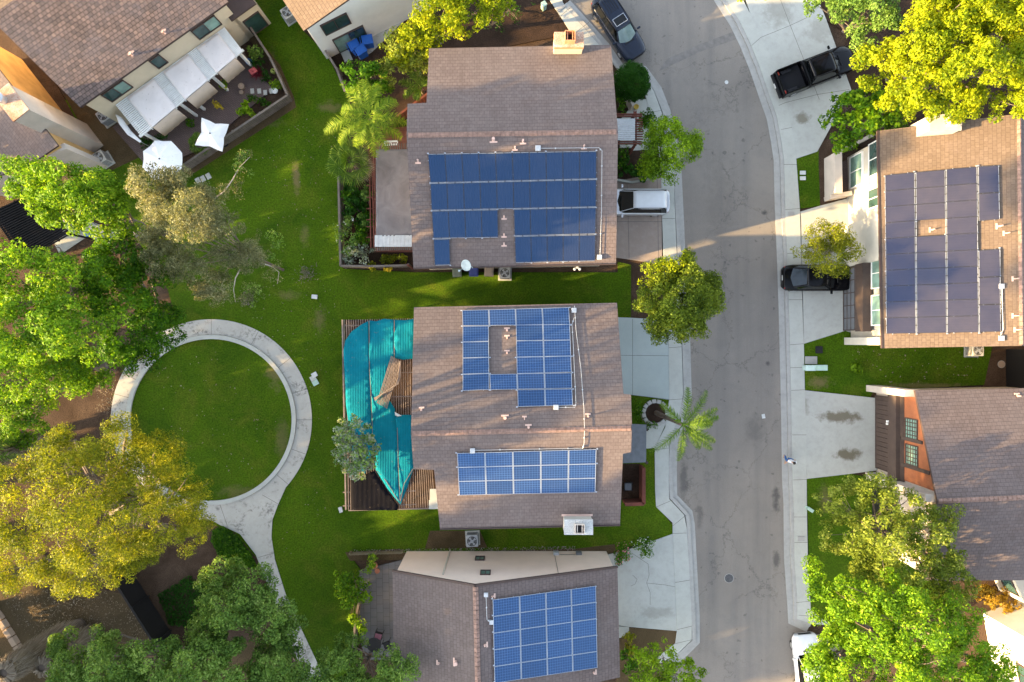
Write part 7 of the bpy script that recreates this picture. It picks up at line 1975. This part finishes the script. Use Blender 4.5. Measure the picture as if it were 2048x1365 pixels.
def ground_cover(name, label, px, leaf, n, size, h, structure=False):
    poly = pts(px); xs = [p[0] for p in poly]; ys = [p[1] for p in poly]
    out = []
    while len(out) < n:
        m = 4000; q = np.stack([rng.uniform(min(xs), max(xs), m), rng.uniform(min(ys), max(ys), m)], 1)
        ins = np.zeros(m, bool); j = len(poly) - 1
        for i in range(len(poly)):
            xi, yi = poly[i]; xj, yj = poly[j]
            c = ((yi > q[:, 1]) != (yj > q[:, 1])) & (q[:, 0] < (xj - xi) * (q[:, 1] - yi) / (yj - yi + 1e-12) + xi)
            ins ^= c; j = i
        out.extend(q[ins].tolist())
    q = np.array(out[:n]); z = rng.uniform(.02, h, n)
    o = leaf_cloud(name, np.column_stack([q, z]), rng.normal(size=(n, 3)) * .5 + np.array([0, 0, 1]), size, LEAF[leaf], None)
    return tag(o, label, 'ground cover', kind='stuff')
ground_cover('ivy_cover', 'green ivy bed at the bend of the path tail', [(428, 1060), (448, 1052), (476, 1072), (505, 1110), (515, 1135), (480, 1130), (440, 1110), (425, 1080)], 'deep', 5200, .15, .3)
ground_cover('ivy_cover', 'dark sparse ground cover below the black fence', [(315, 1190), (380, 1150), (420, 1190), (420, 1260), (340, 1250)], 'dark', 3000, .13, .12)
ground_cover('leaf_litter', 'brown fallen leaves on the bank', [(0, 1180), (210, 1180), (330, 1270), (300, 1330), (120, 1300), (40, 1260)], 'dry', 2600, .08, .05)
ground_cover('leaf_litter', 'brown fallen leaves beside the ring path', [(205, 690), (250, 690), (232, 760), (222, 830), (190, 820)], 'dry', 500, .09, .03)
ground_cover('leaf_litter', 'brown leaves on the side lawn', [(1700, 690), (1960, 700), (1950, 760), (1720, 775)], 'dry', 90, .12, .03)
ground_cover('leaf_litter', 'grey fallen leaves along the pink wall', [(700, 1100), (1150, 1092), (1150, 1100), (700, 1108)], 'grey', 700, .08, .04)
ground_cover('leaf_litter', 'small fallen leaves scattered over the lawn', [(480, 300), (680, 200), (680, 600), (680, 1000), (560, 1150), (560, 960), (640, 800), (500, 640), (380, 600)], 'dry', 420, .09, .02)
ground_cover('leaf_litter', 'fallen leaves inside the ring lawn', [(300, 740), (420, 690), (560, 780), (560, 900), (430, 990), (300, 930)], 'dry', 130, .09, .02)

# ------------------------------------------------------------------ palms
def frond_mesh(base, az, length, droop, rise, nleaf, leaf_len, leaf, parent, name='frond', ruffle=.4, width=.05):
    """a feather frond: an arching rib with two rows of narrow leaflets"""
    base = Vector(base); d = Vector((math.cos(az), math.sin(az), 0)); mb = MB(); rib = []
    for k in range(15):
        t = k / 14
        rib.append(base + d * length * (t * (1 - .12 * t)) + Vector((0, 0, rise * math.sin(min(1, t * 1.3) * math.pi / 2) - droop * t ** 2.3)))
    mb.tube(rib, [.035 - .027 * k / 14 for k in range(15)], 5, m=0)
    side0 = Vector((-d.y, d.x, 0))
    for k in range(nleaf):
        t = .12 + .88 * k / (nleaf - 1); i = min(13, int(t * 14)); f = t * 14 - i
        p = rib[i].lerp(rib[i + 1], f); tan = (rib[i + 1] - rib[i]).normalized(); sd = tan.cross(Vector((0, 0, 1))).normalized()
        for s in (-1, 1):
            L = leaf_len * (math.sin(math.pi * (.12 + .82 * t)) ** .6) * random.uniform(.8, 1.1)
            o = (sd * s * random.uniform(.65, .95) + tan * random.uniform(.35, .75) + Vector((0, 0, random.uniform(-.25, ruffle)))).normalized()
            w = tan * width * .5
            m = p + o * L * .5; e = p + o * L + Vector((0, 0, -L * .28))
            mb.face([p - w, p + w, m + w * .9, m - w * .9], m=0); mb.face([m - w * .9, m + w * .9, e], m=0)
    me_o = mb.build(name, LEAF[leaf], parent)
    at = me_o.data.attributes.new('leaf', 'FLOAT', 'FACE')
    at.data.foreach_set('value', np.clip(rng.normal(.5, .22, len(me_o.data.polygons)), 0, 1).astype(np.float32))
    return me_o

def feather_palm(label, base, crown, z, fronds, leaf='palm', trunk=.16, nleaf=46, leaf_len=.6, wid=.05):
    bx, by = PXY(*base); c = P(crown[0], crown[1], z); root = thing('palm_tree', label, 'palm', (bx, by, 0))
    path = [Vector((bx, by, -.1)), Vector((bx, by, .6)), Vector((bx, by, 0)).lerp(c, .5) + Vector((0, 0, z * .08)), c]
    mb = MB(); n = 22; pp_ = []
    for k in range(n + 1):
        t = k / n; a = path[0].lerp(path[1], min(1, t * 3)) if t < .1 else None
        q = Vector((bx + (c.x - bx) * t ** 1.4, by + (c.y - by) * t ** 1.4, -.1 + (z + .1) * t)); pp_.append(q)
    mb.tube(pp_, [trunk * (1.35 - .5 * k / n) * (1 + .06 * (k % 2)) for k in range(n + 1)], 10)
    mb.build('trunk', M['bark_palm'], root)
    for az, L, dr, ri in fronds:
        frond_mesh(c, math.radians(az), L, dr, ri, nleaf, leaf_len, leaf, root, width=wid)
    return root

feather_palm('curved feather palm leaning over the kerb from its stone ring', (1312, 826), (1366, 850), 6.0,
             [(80, 2.6, .9, .5), (50, 3.0, 1.3, .5), (26, 2.6, .6, .7), (14, 2.4, .5, .9), (4, 1.9, .4, .9), (-28, 2.7, .9, .5), (-40, 2.9, 1.0, .4), (-52, 2.3, 1.0, .3), (-92, 2.7, 1.3, .4), (135, 2.0, .9, .4), (228, 3.0, 1.8, .2)], trunk=.13, leaf_len=.42, nleaf=54, wid=.035)
feather_palm('wide feathery queen palm at the north west corner of the chimney house', (760, 262), (737, 232), 6.2,
             [(195, 3.4, 1.3, .6), (215, 2.8, 1.4, .5), (165, 2.0, .8, .6), (98, 2.6, .9, .8), (75, 2.4, .9, .6), (125, 2.6, 1.1, .6), (30, 2.2, .9, .6), (-5, 2.6, 1.4, .5), (-30, 2.4, 1.4, .4), (-62, 2.4, 1.3, .5), (-85, 2.5, 1.5, .3), (-110, 2.0, 1.0, .5), (240, 2.2, 1.2, .4)], leaf='palm_warm', trunk=.17, leaf_len=.62, nleaf=60, wid=.04)
feather_palm('small feather palm in the dirt beside the chimney house wall', (846, 186), (843, 178), 3.2,
             [(160, 1.9, .8, .4), (125, 2.0, .5, .6), (100, 2.2, .5, .6), (195, 1.5, .8, .3), (60, 1.0, .4, .4), (-120, .9, .4, .4)], trunk=.09, leaf_len=.45, nleaf=36)

def fan_palm(label, base, crown, z, fans, trunk=.14, leaf='palm'):
    bx, by = PXY(*base); c = P(crown[0], crown[1], z); root = thing('fan_palm', label, 'palm', (bx, by, 0))
    mb = MB(); mb.tube([(bx, by, -.1), (bx, by, .4), c], [trunk * 1.3, trunk, trunk * .9], 9); mb.build('trunk', M['bark_palm'], root)
    for az, L, r, el, lf in fans:
        a = math.radians(az); d = Vector((math.cos(a) * math.cos(el), math.sin(a) * math.cos(el), math.sin(el)))
        h = c + d * L; fb_ = MB(); fb_.tube([c, c.lerp(h, .5) + Vector((0, 0, .08)), h], .02, 5)
        s = d.cross(Vector((0, 0, 1))).normalized(); n = s.cross(d).normalized()
        for k in range(24):
            b = math.radians(-120 + 240 * k / 23); o = (d * math.cos(b) + s * math.sin(b)); w = (s * math.cos(b) - d * math.sin(b)) * .03
            m = h + o * r * .62 + n * .05 * (k % 2); e = h + o * r * random.uniform(.85, 1.05) + Vector((0, 0, -r * .3))
            fb_.face([h, m - w, e, m + w])
        o_ = fb_.build('fan_leaf', LEAF[lf], root)
        at = o_.data.attributes.new('leaf', 'FLOAT', 'FACE'); at.data.foreach_set('value', np.clip(rng.normal(.5, .2, len(o_.data.polygons)), 0, 1).astype(np.float32))
    return root
fan_palm('broad fan palm at the fence corner by the grey tarp', (722, 345), (702, 322), 3.6, [(150, .8, .9, .2, 'palm'), (200, .9, .95, .1, 'palm'), (245, .9, .9, 0, 'palm'), (285, .9, .95, -.1, 'palm'), (320, .8, .8, 0, 'palm'), (20, .7, .8, .3, 'palm'), (90, .8, .8, .3, 'palm'), (-15, .9, .75, -.3, 'dry'), (-45, 1.0, .7, -.4, 'dry'), (120, .6, .7, .6, 'palm'), (60, .35, .8, .9, 'palm'), (180, .35, .8, .9, 'palm'), (300, .35, .8, .9, 'palm'), (0, .3, .7, 1.1, 'palm')])
fan_palm('low fan plant beside the small white umbrella', (402, 285), (400, 287), .9, [(170, .4, .5, .3, 'palm'), (220, .4, .55, .1, 'palm'), (110, .4, .5, .3, 'palm'), (40, .3, .5, .4, 'palm'), (-60, .4, .5, .1, 'palm')], .08)
# tall palm trunks with skirts of dead fronds on the bank
def skirt_palm(label, base, top, z, r, shag):
    b, t = P(*base), P(top[0], top[1], z); root = thing('palm_tree', label, 'palm', b)
    n = 30; mb = MB(); path = [b.lerp(t, k / n) for k in range(n + 1)]
    mb.tube(path, [r * (1.15 - .2 * k / n) * (1 + .10 * (k % 2)) for k in range(n + 1)], 12); mb.build('trunk', M['bark_palm'], root)
    bl = MB()
    for k in range(shag):
        f = random.uniform(.3, 1.03); a = random.uniform(0, 2 * math.pi); p = b.lerp(t, f); o = Vector((math.cos(a), math.sin(a), 0))
        L = random.uniform(.4, 1.5); q = p + o * (r + random.uniform(.1, .35)) + Vector((0, 0, -.1)); e = p + o * (r + random.uniform(.2, .6)) + Vector((random.uniform(-.1, .1), random.uniform(-.1, .1), -L)); s = o.cross(Vector((0, 0, 1))) * .035
        bl.face([p + o * r * .7 - s, p + o * r * .7 + s, q + s, q - s]); bl.face([q - s, q + s, e])
    if shag:
        o_ = bl.build('dead_fronds', LEAF['dry'], root); at = o_.data.attributes.new('leaf', 'FLOAT', 'FACE'); at.data.foreach_set('value', np.clip(rng.normal(.45, .25, len(o_.data.polygons)), 0, 1).astype(np.float32))
    return root
skirt_palm('leaning palm trunk between the two tall left edge trees', (140, 889), (-40, 914), 8.0, .32, 900)
for az in range(0, 360, 30): frond_mesh(P(-40, 914, 8.0), math.radians(az), 2.2, 1.0, .5, 30, .5, 'palm', bpy.data.objects['palm_tree'].parent or [o for o in bpy.data.objects if o.name.startswith('palm_tree')][-1])
skirt_palm('palm with a shaggy grey skirt in the bottom left corner', (160, 1250), (10, 1345), 6.5, .4, 5200)
skirt_palm('shorter shaggy palm trunk nearer the mid green tree in the bottom corner', (190, 1265), (85, 1335), 5.0, .36, 3800)

# unseen trees added beyond the left edge to shade houses, lawn and drive
def shade_tree(label, x, y, h, r, leaf, low=.42, thin=1.0):
    root = thing('added_shade_tree', label, 'tree', (x, y, 0), 'added shade trees west of the houses')
    lm = [(Vector((x + random.uniform(-.5, .5) * r, y + random.uniform(-.6, .6) * r, h * random.uniform(low, .9))), (r * random.uniform(.45, .7), r * random.uniform(.45, .7), r * .5)) for _ in range(9)]
    lm.append((Vector((x, y, h - r * .3)), (r * .5, r * .5, r * .4)))
    cl = clumps_of(lm, 3.2 * thin, .95); pos, nrm = leaves_of(cl, 90)
    leaf_cloud('crown', pos, nrm, .42, LEAF[leaf], root, 1.7)
    mb = MB(); mb.tube([(x, y, -.1), (x, y, h * .45), (x, y, h * .8)], [.45, .32, .1], 9)
    for c, rr in lm: limb(mb, (x, y, h * low), c, .14, .04)
    mb.build('trunk', M['bark'], root)

SHADE_TREES = []
for q, x, h, r in [(-27, -40, 16, 4), (-24, -43, 17, 4.2), (-21.5, -40, 17.5, 4), (-18, -44, 22, 4.2), (-15, -41, 23.5, 4.4), (-12, -45, 23, 4.0), (-31, -42, 15, 4), (-13.3, -37, 19, 3.6), (-19.8, -48, 21, 4.0), (-23.0, -37, 17, 4.0)]:
    SHADE_TREES.append((x, q + 0.2586 * x, h, r))
for q in np.arange(-38, 24, 3.1):  # low row added to keep sun off the ring lawn and tarp
    SHADE_TREES.append((-44.5 + random.uniform(-1.5, 1.5), float(q) + 0.2586 * -44.5 + random.uniform(-.6, .6), (14.2 if 6.5 < q < 15 else 9.0) + random.uniform(-.8, .8), 2.9))
HIGH_SHADE_TREES = [(-4.0, -57, 34, 1.7), (0.9, -54, 33, 1.7)]  # added with raised crowns, to dapple only the sunlit array with shade
for k, (x, y, h, r) in enumerate(SHADE_TREES):
    shade_tree('unseen tree added west of the houses to block the sun', x, y, h, r, ('deep', 'mid', 'bright')[k % 3])

for q, x, h, r in HIGH_SHADE_TREES:
    shade_tree('unseen slender tree added west of the houses, its high crown shading one roof', x, q + 0.2586 * x, h, r, 'mid', .88, 1.6)
